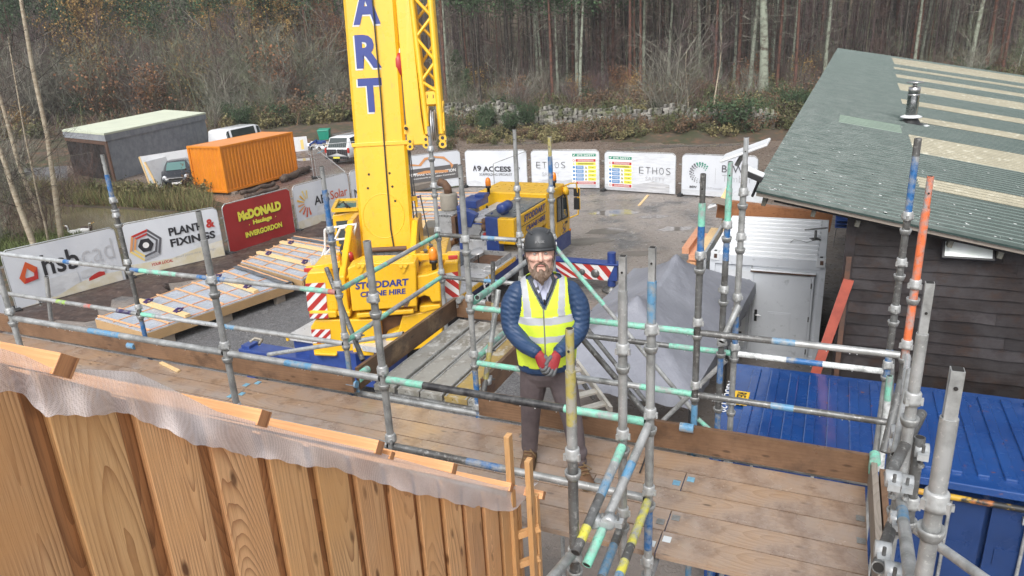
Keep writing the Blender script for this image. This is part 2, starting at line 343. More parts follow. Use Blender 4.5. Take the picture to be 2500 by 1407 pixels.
# ---------------- the long shed with the green roof ----------------
M('roofgreen', (.022,.043,.037), .34, c2=(.022,.042,.036), sc1=.8, lo=.4, hi=.7, spec=.3, c3=(.05,.075,.068), sc3=6, lo3=.6, hi3=.75, rvar=.10)  # pans, colour darkened to set off the glint painted on the ridges
M('roofcrest_glint', (.17,.22,.20), .4, c2=(.11,.155,.14), sc1=1.5, lo=.4, hi=.7, rvar=.1, spec=.35)  # sky glint along the ridge crests, painted in as a paler colour
M('roofpale', (.14,.20,.155), .5, c2=(.12,.17,.135), sc1=2)
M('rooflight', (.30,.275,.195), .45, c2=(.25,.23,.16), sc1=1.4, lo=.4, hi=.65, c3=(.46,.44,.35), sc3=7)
M('dark', (.02,.018,.017), .8); M('rust', (.12,.06,.038), .75, c2=(.07,.045,.035), sc1=6, bump=.3)
M('white', (.72,.74,.76), .4, c2=(.60,.62,.64), sc1=2.5, lo=.5, hi=.75); M('steel', (.55,.55,.55), .25, metal=.9, c2=(.4,.4,.4), sc1=8, rvar=.1)
M('black', (.02,.02,.022), .5); M('rubber', (.025,.025,.026), .8); M('fleck', (.7,.72,.70), .5)
TF, TB = 10.6, 48.
FL, FRr, BL = T(1838,468,TF), T(2500,612,TF), T(2045,119,TB)
fall = (FRr-FL)/(st(FRr)[0]-st(FL)[0])        # per metre of s
LEN = 9.5; back = (BL-FL)/(TB-TF)
rn = nrm(np.cross(fall, back)); rn = rn if rn[2] > 0 else -rn
def roof_at(x, y):
    d = _ray(x, y); p = CAM + d*(((FL-CAM)@rn)/(d@rn)); q = p-FL
    A = np.stack([fall, back], 1); return np.linalg.lstsq(A, q, rcond=None)[0]   # (s from the high edge, t from the front)
def corr(a0, a1, b0, b1, m, off=0., pitch=.205, h=.045):
    rows = []; b = math.floor(b0/pitch)*pitch
    prof = [(0,0),(.50,0),(.62,.9),(.68,1),(.80,1),(.86,.9)]; ks = []
    while b < b1:
        for f, k in prof:
            y = b+f*pitch
            if b0-1e-6 <= y <= b1+1e-6: rows.append([FL+fall*a+back*y+rn*(k*h+off) for a in (a0, a1)]); ks.append(k)
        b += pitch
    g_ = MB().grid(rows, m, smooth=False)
    if m == 'roofgreen': g_.m = ['roofcrest_glint' if min(ks[i], ks[i+1]) > .8 else m for i in range(len(rows)-1)]
    return g_
shed = thing('shed', 'long dark timber shed with green corrugated roof and pale stripes', 'shed', W(.7, 11, 0))
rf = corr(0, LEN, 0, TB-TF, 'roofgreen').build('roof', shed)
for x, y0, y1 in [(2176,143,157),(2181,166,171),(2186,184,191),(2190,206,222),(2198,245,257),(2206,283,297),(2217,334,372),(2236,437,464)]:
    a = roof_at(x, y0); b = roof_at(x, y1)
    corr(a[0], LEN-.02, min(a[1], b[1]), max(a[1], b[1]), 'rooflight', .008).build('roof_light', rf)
c4 = [roof_at(*q) for q in ((2050,285),(2046,302),(2201,330),(2199,311))]
corr(c4[0][0], c4[2][0], c4[1][1], c4[0][1], 'roofpale', .008).build('roof_patch', rf)
fk = MB()
for k in range(330):
    a = random.random()**1.2*5.2; b = .2+random.random()**2.2*14
    if random.random() < .35 and b > 5: continue
    p = FL+fall*a+back*b+rn*.036; r_ = random.choice((.006,.009,.012,.018))
    an = np.arange(6)*math.pi/3
    fk.add([p+nrm(fall)*math.cos(t)*r_*1.3+nrm(back)*math.sin(t)*r_*1.5 for t in an], [tuple(range(6))], 'fleck')
fk.build('bird_dropping', rf, kind='stuff')
sC = st(T(2090,545,11.))[0]; WT = 11.0
def roofz(s_, t_): return float((FL+fall*(s_-st(FL)[0])+back*(t_-TF))[2])
wl = MB(); z = 0.05; k = 0
while z < 5.4:
    h = .165+.03*random.random(); s0 = sC
    while s0 < 9:
        s1 = min(s0+1.6+2.2*random.random(), 9.)
        zt = z+h+.02
        if roofz(s0, WT)-.1 > z+.01:
            p0, p1 = W(s0, WT, 0), W(s1, WT, 0)
            # lapped board, waney lower edge standing proud
            n_ = max(2, int((s1-s0)/.22)); rows = []
            for i in range(n_+1):
                q = s0+(s1-s0)*i/n_; wv = .008*math.sin(q*7+k*2)+.006*math.sin(q*19+k)
                zr = roofz(q, WT)-.09; zl_ = min(z+wv, zr); rows.append([W(q, WT, max(min(zt, zr), zl_)), W(q, WT-.03-wv*.5, zl_), W(q, WT, zl_)])
            L_ = s1-s0
            v = [p for r_ in rows for p in r_]; f = []; uv = []
            for i in range(n_):
                a = i*3; f += [(a, a+1, a+4, a+3), (a+1, a+2, a+5, a+4)]
                u0, u1 = L_*i/n_, L_*(i+1)/n_
                uv += [[(.09,u0),(-.09,u0),(-.09,u1),(.09,u1)], [(-.09,u0),(-.1,u0),(-.1,u1),(-.09,u1)]]
            wl.add(v, f, 'darkboard', uv)
        s0 = s1+.004
    z += h; k += 1
wl.build('wall', shed)
bk = MB(); bk.sbox((sC+4.2, WT+.16, 1.3), (8.3,.2,2.6), 'dark')
bk.hexa([W(sC+.05,WT+.1,2.6),W(9,WT+.1,2.6),W(9,WT+.26,2.6),W(sC+.05,WT+.26,2.6),W(sC+.05,WT+.1,roofz(sC,WT)-.1),W(9,WT+.1,roofz(9,WT)-.1),W(9,WT+.26,roofz(9,WT)-.1),W(sC+.05,WT+.26,roofz(sC,WT)-.1)],'dark')
bk.hexa([W(sC+.9,WT+.3,0),W(sC+1.0,WT+.3,0),W(sC+1.,TB-1,0),W(sC+.9,TB-1,0),W(sC+.9,WT+.3,roofz(sC+1,WT)-.15),W(sC+1.,WT+.3,roofz(sC+1,WT)-.15),W(sC+1.,TB-1,roofz(sC+1,TB)-.2),W(sC+.9,TB-1,roofz(sC+1,TB)-.2)],'dark')
bk.build('back_wall', shed)
cp = MB(); cp.beam(W(sC-.05,WT-.02,0), W(sC-.05,WT-.02,roofz(sC,WT)-.1), .13,.10,'darkboard', up=DY)
cp.sbox((sC-.045,WT-.10,3.2),(.07,.02,2.2),'rust'); cp.build('corner_post', shed)
wood('mossy', (.14,.135,.11), (.07,.07,.05), freq=40, rough=.7)
fa = MB(); o = -rn*.05
fa.beam(FL+fall*.05+back*.06-rn*.036, FL+fall*LEN+back*.06-rn*.036, .05,.05,'greywood'); fa.beam(FL+fall*.3+back*.16-rn*.085, FL+fall*LEN+back*.16-rn*.085, .06,.06,'dark')
fa.build('verge_board', shed)
for px in (1868,1992,2103,2336,2462):
    a = roof_at(px, 470+(px-1838)*.2175)[0]; p = FL+fall*a+back*.10
    q = MB(); q.beam(p-rn*.14+back*.06, p-rn*.14+back*.55, .06,.15,'mossy', up=rn); q.build('rafter_end', shed)
# floodlight on the wall
ft = T(2364,612,10.9); fl_ = thing('floodlight', 'white faced floodlight fixed high on the dark shed wall', 'floodlight', ft)
MB().box(ft, (.62,.05,.26), 'black', (DX, nrm(DY*.85-DZ*.5), nrm(DZ*.85+DY*.5))).build('housing', fl_, bevel=.01)
M('glasswhite', (.66,.70,.72), .2, c2=(.6,.66,.62), sc1=3)
MB().box(ft-nrm(DY*.85-DZ*.5)*.028, (.55,.012,.20), 'glasswhite', (DX, nrm(DY*.85-DZ*.5), nrm(DZ*.85+DY*.5))).build('lens', fl_)
MB().tube(ft+DY*.02, ft+DY*.14+DZ*.05, .02, 'black').build('bracket', fl_)
# flue on the roof
fc = FL+fall*roof_at(2222,303)[0]+back*roof_at(2222,303)[1]
flue = thing('flue', 'shiny steel stove flue standing on the green roof', 'flue', fc)
dfl = (T(2222,303,st(fc)[1])-T(2232,235,st(fc)[1])); hf = 1.35*abs(dfl[2])/1.0
hf = abs(dfl[2])*1.0
MB().lathe(fc, [(.17,.0),(.14,.05),(.135,.06),(.135,hf),(.14,hf),(.14,hf+.05),(.12,hf+.06)], 'steel', 18).build('pipe', flue)
MB().lathe(fc+DZ*(hf+.06), [(.135,0),(.135,.16),(.05,.17),(.05,.24),(.20,.26),(.20,.28),(.02,.30)], 'steel', 16).build('cowl', flue)
fm = MB(); fm.lathe(fc-DZ*.08, [(.36,0),(.30,.07),(.22,.11),(.16,.22),(.15,.28)], 'black', 16)
for a in range(8): fm.box(fc+np.array([.36*math.cos(a*.785),.36*math.sin(a*.785),-.04]), (.12,.10,.05), 'white' if a % 2 else 'steel')
fm.build('flashing', flue)
MB().lathe(fc+DZ*.16, [(.25,0),(.24,.03),(.15,.06)], 'white', 16).build('collar', flue)

# ---------------- white site cabin ----------------
M('cabin', (.66,.69,.73), .5, c2=(.59,.62,.66), sc1=1.5, lo=.45, hi=.7, c3=(.42,.45,.47), sc3=5, lo3=.62, hi3=.75)
M('cabroof', (.84,.86,.88), .55, c2=(.78,.80,.82), sc1=1.2, lo=.45, hi=.7)
c0, c1, u0, u1 = -2.40, .05, 16.45, 20.05
cab = thing('site_cabin', 'white steel site cabin with a single door and ribbed roof', 'cabin', W(c0, u0, 0))
b = MB(); b.sbox(((c0+c1)/2,(u0+u1)/2,1.25),(c1-c0-.04,u1-u0-.04,2.38),'cabin')
for s_ in (c0+.04, c1-.04): b.sbox((s_,u0+.02,1.25),(.12,.10,2.42),'cabin')
b.sbox(((c0+c1)/2,u0+.02,2.43),(c1-c0,.10,.22),'cabin'); b.sbox(((c0+c1)/2,u0+.03,.12),(c1-c0,.10,.2),'cabin')
for s_ in (c0+.33,c0+.62,c0+.92): b.sbox((s_,u0-.002,1.27),(.012,.012,2.1),'galv_dark')
b.build('body', cab, bevel=.008)
r_ = MB(); r_.sbox(((c0+c1)/2,(u0+u1)/2,2.545),(c1-c0,u1-u0,.07),'cabroof')
for i in range(9): r_.sbox(((c0+c1)/2-.02,u0+.32+i*.38,2.592),(c1-c0-.3,.17,.028),'cabroof')
r_.build('roof', cab, bevel=.012)
for s_ in (c0+.09, c1-.09):
    q = MB(); q.sbox((s_,u0+.05,2.50),(.19,.2,.20),'white'); q.sbox((s_+.015,u0-.053,2.5),(.07,.012,.10),'rust'); q.sbox((s_,u0+.05,2.603),(.06,.09,.012),'dark'); q.build('corner_casting', cab, bevel=.01)
d0, d1 = -1.42, -.20
q = MB(); q.sbox(((d0+d1)/2,u0-.035,1.16),(d1-d0,.03,2.0),'cabin')
for s_ in (d0-.03,d1+.03): q.sbox((s_,u0-.03,1.18),(.05,.05,2.06),'cabin')
q.sbox(((d0+d1)/2,u0-.05,2.21),(d1-d0+.16,.10,.035),'rust'); q.sbox(((d0+d1)/2,u0-.05,2.232),(d1-d0+.16,.10,.012),'cabroof')
q.sbox((-.82,u0-.053,.78),(.50,.012,.95),'cabin'); q.sbox((-.82,u0-.058,.78),(.43,.008,.88),'cabin')
dr = q.build('door', cab, bevel=.006)
q = MB(); q.sbox((d0+.09,u0-.06,1.13),(.06,.02,.28),'black'); q.tube(W(d0+.09,u0-.07,1.16),W(d0+.09,u0-.12,1.16),.012,'steel'); q.tube(W(d0+.09,u0-.115,1.16),W(d0+.2,u0-.115,1.16),.011,'steel'); q.build('handle', dr)
for z in (.35,1.15,1.95): MB().tube(W(d1+.005,u0-.06,z-.06),W(d1+.005,u0-.06,z+.06),.014,'galv_dark').build('hinge', dr)
q = MB(); q.sbox((c0+.62,u0-.02,1.98),(.80,.012,.42),'white'); q.build('notice_board', cab)
q = MB(); bp_ = G(1990,585,2.6); q.tube(bp_,bp_+DZ*.22,.03,'galv_dark'); q.box(bp_+DZ*.01,(.2,.2,.02),'galv_dark'); q.tube(bp_+DZ*.22-DX*.25,bp_+DZ*.30+DX*.25,.018,'galv_dark'); q.build('aerial_bracket', cab)
q = MB(); q.path([G(x,y,2.625) for x,y in ((1930,592),(1938,586),(1955,588),(1970,592),(1985,588),(1992,572))], .008,'galv_dark',5); q.build('cable', cab)
M('banner_grey', (.62,.64,.66), .6)
# writing sheet on the cabin front behind the canopy
q = MB(); q.sbox((-1.78,u0-.045,.95),(.46,.01,1.3),'white'); cx = W(-1.78,u0-.05,.95)
for i, ch in enumerate('AH'): put_text(q, ch, cx+DZ*(.05-.42*i)+DX*.08, -DZ, DX, .16, 'black', .02, off=.006, width=.2)
q.build('notice', cab)

# ---------------- blue container ----------------
M('blue', (.010,.048,.19), .22, c2=(.014,.068,.25), sc1=1.2, lo=.4, hi=.66, c3=(.20,.07,.035), sc3=9, lo3=.66, hi3=.74, rvar=.2, coat=.5)
M('bluedark', (.010,.04,.15), .4, c2=(.008,.03,.11), sc1=1.2, rvar=.15); M('yellowplate', (.72,.45,.03), .5); M('hazard', (.5,.3,.03), .5, c2=(.02,.02,.02), sc1=2.2, lo=.48, hi=.52, c3=(.35,.12,.03), sc3=9)
b0, b1, e0, e1 = -1.10, 4.96, 8.12, 10.52
bc = thing('shipping_container', 'blue shipping container with ribbed wet roof beside the dark shed', 'container', W(b0, e0, 0))
q = MB(); q.sbox(((b0+b1)/2,(e0+e1)/2,2.54),(b1-b0,e1-e0,.10),'blue'); s_ = b0+.34
while s_ < b1-.2:
    q.sbox((s_,(e0+e1)/2+.02,2.60),(.12,e1-e0-.36,.05),'blue'); s_ += .262
q.build('roof', bc, bevel=.012)
q = MB(); q.sbox(((b0+b1)/2,(e0+e1)/2+.06,1.28),(b1-b0-.12,e1-e0-.2,2.42),'bluedark')
for s_ in (b0+.07,b1-.07):
    for t_ in (e0+.07,e1-.07): q.sbox((s_,t_,1.27),(.14,.14,2.46),'blue')
q.sbox(((b0+b1)/2,e0+.05,.1),(b1-b0-.3,.1,.18),'blue'); t_ = e0+.3
while t_ < e1-.25: q.sbox((b0+.05,t_,1.25),(.05,.12,2.3),'blue'); t_ += .26
q.build('body', bc)
MB().tube(W(b0+1.6,e0-.03,2.42),W(b1,e0-.03,2.42),.035,'hazard').build('header_bar', bc)
for i in range(4):
    a0 = b0+.16+i*1.44; q = MB(); q.sbox((a0+.71,e0+.075,1.26),(1.38,.05,2.2),'bluedark')
    for z in (.6,1.15,1.7): q.sbox((a0+.71,e0+.045,z),(1.2,.02,.22),'bluedark')
    d_ = q.build('door', bc)
    for k in (.35,1.05):
        r_ = MB(); r_.tube(W(a0+k,e0+.0,.2),W(a0+k,e0+.0,2.36),.019,'galv'); 
        for z in (.3,1.2,2.25): r_.sbox((a0+k,e0+.015,z),(.10,.05,.08),'galv')
        r_.build('lock_rod', d_)
q = MB(); q.box(G(1809,972,2.628),(.20,.40,.012),'yellowplate',(DX,DY,DZ)); pl = q.build('plate', bc, bevel=.02)
q = MB(); put_text(q,'REAR',G(1809,972,2.636),-DY,DX,.12,'black',.02,width=.33); q.build('lettering', pl)
q = MB(); put_text(q,'NSUU 6120',G(1775,968,2.594),-DY,DX,.10,'white',.02,width=.95); q.build('lettering', bc)

# ---------------- grey pop-up canopy (two peaks) ----------------
m, nt, bs, vec = base('canopy')
cc = _mix(nt, (.255,.265,.305), (.20,.208,.243), _range(nt, _noise(nt, vec, .9, 5), .4, .66)); nt.links.new(cc, bs.inputs['Base Color']); bs.inputs['Roughness'].default_value = .45
bp = nt.nodes.new('ShaderNodeBump'); bp.inputs['Strength'].default_value = .6; bp.inputs['Distance'].default_value = .05
nt.links.new(_noise(nt, vec, 5., 6, .6, (1,1,.4)), bp.inputs['Height']); nt.links.new(bp.outputs[0], bs.inputs['Normal'])
cR_, cF_, cB_ = G(1848,684,1.93), G(1692,962,1.93), None
ax6 = nrm(cR_-cF_); ax3 = np.array([-ax6[1], ax6[0], 0]); L6 = np.linalg.norm(cR_-cF_); W3 = 2.95
gz = thing('canopy', 'grey pop-up canopy with two peaks and a sagging wet roof', 'canopy', cF_*np.array([1,1,0]))
def canz(u, v):   # u along 0..L6, v across 0..W3
    a = min(u, L6-u)/(L6*.27); b = min(v, W3-v)/(W3/2); g = max(0, min(a, b, 1.))
    g = g**1.18; dip = .16*max(0, 1-abs(u-L6/2)/(L6*.23))*max(0, b)
    z = 1.93+.86*g-dip+.10*math.exp(-((u-L6*.27)**2+(v-W3/2)**2)/.04)+.12*math.exp(-((u-L6*.73)**2+(v-W3/2)**2)/.03)
    z -= .05*math.sin(math.pi*u/L6)*math.exp(-v*3)+.05*math.sin(math.pi*u/L6)*math.exp(-(W3-v)*3)
    for k in (.27,.73):   # folds fanning from each peak
        du, dv = u-L6*k, v-W3/2; an = math.atan2(dv, du); d = math.hypot(du, dv)
        z += .012*math.sin(an*17+k*9)*min(1, d*2)*math.exp(-d*.8)
    for cu, cv in ((0,0),(L6,0),(0,W3),(L6,W3)):
        du, dv = u-cu, v-cv; d = math.hypot(du, dv); z += .016*math.sin(math.atan2(dv, du)*22)*min(1, d*3)*math.exp(-d*1.1)
    return z
NU, NV = 72, 40
rows = [[cF_*np.array([1,1,0])+ax6*L6*i/NU+ax3*W3*j/NV+DZ*canz(L6*i/NU, W3*j/NV) for j in range(NV+1)] for i in range(NU+1)]
MB().grid(rows, 'canopy').build('roof_cover', gz)
q = MB()
per = [(L6*i/NU,0) for i in range(NU+1)]+[(L6,W3*j/NV) for j in range(1,NV+1)]+[(L6*i/NU,W3) for i in range(NU-1,-1,-1)]+[(0,W3*j/NV) for j in range(NV-1,-1,-1)]
vr = []
for k, (u, v) in enumerate(per):
    p = cF_*np.array([1,1,0])+ax6*u+ax3*v; z = canz(u, v); cen = cF_*np.array([1,1,0])+ax6*L6/2+ax3*W3/2; o = nrm(p-cen*np.array([1,1,0]))
    vr.append([p+DZ*z, p+o*.03+DZ*(z-.14), p+o*(.03+.02*math.sin(k*1.1))+DZ*(z-.28-.012*math.sin(k*.7))])
q.grid(vr, 'canopy').build('valance', gz)
for u in (0, L6/2, L6):
    for v in (0, W3):
        p = cF_*np.array([1,1,0])+ax6*min(max(u,.05),L6-.05)+ax3*min(max(v,.05),W3-.05)
        q = MB(); q.box(p+DZ*.95,(.04,.04,1.9),'black',(ax6,ax3,DZ)); q.box(p+DZ*.015,(.11,.11,.02),'black'); q.build('leg', gz)
q = MB()
for v in (.06, W3-.06):
    for k in range(4):
        a = .05+(L6-.1)*k/4; b_ = a+(L6-.1)/4; p = cF_*np.array([1,1,0])+ax3*v
        q.tube(p+ax6*a+DZ*1.85,p+ax6*b_+DZ*1.55,.012,'black',6); q.tube(p+ax6*a+DZ*1.55,p+ax6*b_+DZ*1.85,.012,'black',6)
q.build('truss', gz)

# ---------------- things round the cabin and shed ----------------
M('salmon', (.42,.10,.065), .5, c2=(.30,.07,.05), sc1=4, rvar=.15)
def stick(name, label, cat, p0, p1, wd, ht, m, group=None, up=(0,0,1)):
    q = MB(); q.beam(p0, p1, wd, ht, m, up); return q.build(name, None, np.minimum(p0, p1), label, cat, group)
stick('plank', 'red painted plank leaning against the dark shed corner post', 'plank', T(1972,965,10.86), T(2072,683,10.9), .05,.14,'salmon', up=DX)
# big brown timber lying behind the cabin roof
q = MB(); tl, tr = T(1752,508,21.2), T(2030,543,21.2)
q.beam(tl, tr, .25, .52, 'beamwood'); q.build('timber_beam', None, tl, 'broad wet brown timber beam raised behind the cabin roof', 'beam')
for k, s_ in enumerate((.4, 2.6)):
    p = tl*(1-s_/3)+tr*s_/3
    q = MB(); q.box(np.array([p[0],p[1],(p[2]-.27)/2]), (.5,.5,p[2]-.28), 'greywood', (DX,DY,DZ)); q.build('bearer', None, (p[0],p[1],0), ['stacked timber bearer propping left end of the brown beam','stacked timber bearer propping right end of the brown beam'][k], 'bearer')
q = MB()
for i, (w_, h_) in enumerate(((.5,.10),(.62,.07),(.48,.09),(.7,.06),(.55,.1),(.62,.1),(.5,.07),(.66,.1),(.7,.12))):
    c = W(-3.15+.1*math.sin(i*2.1), 20.2, .06+i*.19); q.beam(c-DX*w_/2-DY*.5, c-DX*w_/2+DY*1.9, .2, h_+.06, 'pine_red'); q.beam(c+DX*.1-DY*.6, c+DX*.1+DY*1.9, .24, h_+.04, 'pine')
q.build('timber_stack', None, W(-3.2,20.2,0), 'untidy stack of sawn timber offcuts at the left of the cabin', 'timber')
for i in range(5):
    p = T(1752+i*5,500-i*3,22.5); stick('batten', ['pale batten in the sloping bundle behind the cabin, lowest one','pale batten second up in sloping bundle behind the cabin','pale batten in middle of sloping bundle behind the cabin','pale batten second from top of sloping bundle','pale batten topmost of the sloping bundle behind cabin'][i], 'batten', p, T(1772+i*2,466-i*5,23.), .05,.04,'pine','sloping battens behind the cabin')
q = MB(); p = T(1832,482,24.); q.box(p, (1.1,1.5,.06), 'white', (DX,DY,DZ)); q.build('board', None, p, 'white board lying beyond the timber beam', 'board')
stick('batten', 'pale batten leaning on the left side of the white cabin', 'batten', W(-2.55,17.,.9)-DY*.1, W(-2.5,19.8,2.55), .05,.10,'pine')
q = MB(); q.sbox((-2.62,18.4,1.3),(.06,2.9,2.2),'galv_bright'); q.build('sheet', None, W(-2.62,18.4,0), 'corrugated metal sheets stood against the cabin left side', 'sheet')
q = MB(); q.beam(T(1742,487,20.8),T(1782,497,20.8),.6,.05,'greywood'); q.beam(T(1730,505,20.6),T(1750,498,20.6),.3,.05,'white'); q.build('offcut', None, T(1742,487,20.8), 'weathered board resting over left end of brown beam', 'offcut')
stick('plank', 'single pale plank lying alone on the wet gravel yard', 'plank', G(1560,503)+DZ*.02, G(1582,478)+DZ*.02, .12,.03,'pine')
# stacked blue chairs under the roof
M('bluechair', (.03,.08,.28), .45)
cs = G(2052,603); cs0 = thing('chair', 'blue plastic chairs nested in a stack under the shed roof', 'chair', cs)
for k in range(3):
    o = cs+DZ*.12*k; q = MB(); q.box(o+DZ*.75,(.5,.48,.03),'bluechair',(DX,DY,DZ)); q.box(o+DY*.24+DZ*1.05,(.5,.03,.5),'bluechair',(DX,nrm(DY+DZ*.15),nrm(DZ-DY*.15))); q.build('seat', cs0, bevel=.01)
for a in (-1,1):
    for b_ in (-1,1): MB().tube(cs+DX*.24*a+DY*.22*b_, cs+DX*.2*a+DY*.18*b_+DZ*.74, .016,'steel',8).build('leg', cs0)
# flat internet dish and pale box near the roof corner, both fixed on poles
dp = T(1820,367,5.75); dish = thing('dish_aerial', 'flat white rectangular dish aerial tilted beside the grey pole top', 'aerial', dp)
dvx = nrm((T(1862,351,5.75)-T(1776,382,5.75))); dvw = nrm(dp-CAM); dvy = nrm(dvw-dvx*(dvw@dvx)+DZ*.13); dvy = nrm(dvy-dvx*(dvy@dvx)); dish_ax = (dvx, dvy, np.cross(dvx, dvy))
MB().box(dp,(.36,.30,.02),'white',dish_ax).build('panel', dish, bevel=.012)
MB().tube(dp, dp-DX*.06-DZ*.12,.018,'galv').build('mount', dish)
cp_ = T(1840,425,10.3); cm = thing('security_camera', 'white topped security camera at left edge of green roof', 'camera', cp_)
cx_ = nrm(DX*.85-DZ*.35)
MB().box(cp_+DZ*.04,(.30,.11,.05),'white',(cx_,DY,nrm(np.cross(cx_,DY)))).build('hood', cm, bevel=.01)
MB().box(cp_-DZ*.03,(.26,.09,.08),'black',(cx_,DY,nrm(np.cross(cx_,DY)))).build('body', cm, bevel=.01)
MB().tube(cp_+cx_*.1, FL+back*.15-rn*.1, .02,'black').build('arm', cm)
# ---------------- scaffold ----------------
DK = 4.5; TI, TO, TR = 3.48, 4.87, 6.8; RT = .0242
scf = thing('scaffold', 'galvanised tube scaffold with colour banded rails round the plank deck', 'scaffold', W(-2.5, 4.2, 0))
def banded(mb, p0, p1, spec, r=RT, n=14):
    """spec: [(fraction, material), ...] ends"""
    p0 = np.asarray(p0); p1 = np.asarray(p1); f0 = 0.
    for i, (f1, m) in enumerate(spec):
        mb.tube(p0+(p1-p0)*f0, p0+(p1-p0)*f1, r, m, n, caps=False); f0 = f1
    for p, a, m in ((p0, p0-p1, spec[0][1]), (p1, p1-p0, spec[-1][1])):
        a = nrm(a); mb.tube(p, p-a*.004, r*.82, 'dark', n); mb.lathe(p, [(r,0),(r*.8,.002),(r*.8,-.01)], m, n, a, caps=False)
M('galv_joint', (.46,.47,.47), .45, metal=.35, c2=(.25,.255,.25), sc1=14, lo=.4, hi=.65, rvar=.12)
def cup_mesh():
    q = MB(); q.lathe((0,0,0), [(RT,-.075),(.031,-.072),(.039,-.045),(.039,-.032),(.032,-.034),(RT,-.04)], 'galv', 16, caps=False)
    return q.mesh('joint_cup')
def cap_mesh():
    q = MB(); q.lathe((0,0,0), [(RT,.035),(.036,.035),(.0365,.052),(.034,.056),(.034,.088),(.030,.094),(RT,.094)], 'galv_joint', 16, caps=False)
    for a in range(3): q.box((.036*math.cos(a*2.1+.4),.036*math.sin(a*2.1+.4),.052),(.014,.014,.034),'galv_joint')
    return q.mesh('joint_cap')
CUP, CAPM = cup_mesh(), cap_mesh()
NODES = [4.45,4.95,5.45,5.95,6.35]
def standard(p0, p1, spec, nodes=None, label=None, r=RT, top=None, scale=1., sqh=.19):
    q = MB(); banded(q, p0, p1, spec, r)
    o = q.build('standard', scf, label=label)
    p0 = np.asarray(p0); p1 = np.asarray(p1)
    for z in (NODES if nodes is None else nodes):
        f = (z-p0[2])/(p1[2]-p0[2])
        if not 0 < f < .985: continue
        p = p0+(p1-p0)*f
        for nm, me in (('joint_cup', CUP), ('joint_cap', CAPM)):
            c = bpy.data.objects.new(nm, me); col.objects.link(c); c.parent = o; c.location = [float(k) for k in p-np.array(worldloc(scf))]; c.scale = (r/RT,)*2+(1,)
            c.rotation_euler = (0, 0, random.random()*2)
    if top:
        q = MB()
        if top == 'square': q.box(p1+DZ*(sqh/2-.01), (.034,.034,sqh), 'galv_joint', (DX,DY,DZ)); q.box(p1+DZ*(sqh-.009),(.028,.028,.003),'dark',(DX,DY,DZ))
        else:
            q.tube(p1-DZ*.01, p1+DZ*.20, r*.80, top, 14); q.tube(p1+DZ*.196, p1+DZ*.202, r*.62,'dark',12)
        q.tube(p1+DZ*.1-DY*(r*.8), p1+DZ*.1-DY*(r*.80+.003), .006, 'dark', 8)
        q.build('spigot', o)
    return o
g1 = [(1,'galv')]
def vert(s_, t_, z1, spec=g1, z0=0.05, **k):
    return standard(W(s_,t_,z0), W(s_,t_,z1), spec, **k)
gz_ = lambda z0, z1, *l: [((z-z0)/(z1-z0), m) for z, m in l]
# outer row
vert(-6.6,TO,6.42,gz_(.05,6.42,(4.85,'p_blue'),(5.05,'galv_dark'),(6.15,'galv_dark'),(6.42,'p_blue')),nodes=[4.95,5.45,5.95,6.1],top='galv',label='standard with blue painted top, farthest left of the outer row')
vert(-3.94,TO,6.36,gz_(.05,6.36,(4.5,'p_blue'),(4.8,'p_skyblue'),(5.9,'galv'),(6.36,'p_blue')),top='galv',label='standard with blue upper part left of the crane counterweight')
vert(-2.62,TO,6.4,gz_(.05,6.4,(4.86,'p_blue'),(6.4,'galv')),top='galv')
vert(-.785,TO,6.38,gz_(.05,6.38,(4.85,'p_skyblue'),(6.02,'galv_dark'),(6.22,'p_blue'),(6.38,'p_teal')),top='galv_dark',label='standard with teal and blue scraped top')
vert(.54,TO,6.40,gz_(.05,6.4,(5.4,'galv_dark'),(6.25,'p_orange'),(6.4,'p_orange')),nodes=[4.95,5.45,5.86],top='p_orange',label='orange painted standard at the right end of the deck')
# inner row
vert(-6.33,TI,6.0,top='galv'); vert(-3.9,TI,6.3,[(.96,'galv'),(1,'galv')],top='galv'); vert(-2.55,TI,6.38,[(1,'galv')])
vert(-.80,TI,6.28,gz_(.05,6.28,(4.6,'galv'),(4.9,'p_blue'),(6.05,'galv'),(6.28,'p_skyblue')),top='square',nodes=[4.45,4.95,5.45,5.95])
vert(-.905,3.3,6.28,g1,top='square',nodes=[4.9,5.4,5.9])
# far row of the loading bay
vert(-4.0,TR,6.45,g1,top='galv'); vert(-3.0,TR,6.42,g1,top='galv')
vert(-2.62,TR,6.35,gz_(.05,6.35,(6.0,'galv'),(6.35,'p_blue')),top='p_oldyellow',label='standard with blue and yellow top behind the person')
T2 = 5.6
vert(-.60,T2,6.52,gz_(.05,6.52,(5.0,'galv'),(5.3,'p_blue'),(6.52,'galv')),nodes=[3.97,4.47,4.97,5.40,5.9,6.25],top='galv_bright')
vert(-.69,T2-.12,6.36,gz_(.05,6.36,(4.5,'p_blue'),(4.75,'galv_dark'),(5.0,'p_blue'),(5.8,'galv_dark'),(6.1,'p_blue'),(6.36,'p_teal')),nodes=[4.55,5.05,5.5,6.02],top='p_teal',label='dark standard with blue bands and a blue and teal top')
vert(.515,T2,6.72,gz_(.05,6.72,(4.9,'galv'),(5.16,'p_blue'),(6.2,'galv_dark'),(6.6,'p_blue'),(6.72,'galv_dark')),nodes=[4.97,5.42,5.78,6.12],label='standard with bright blue top in front of the green roof')
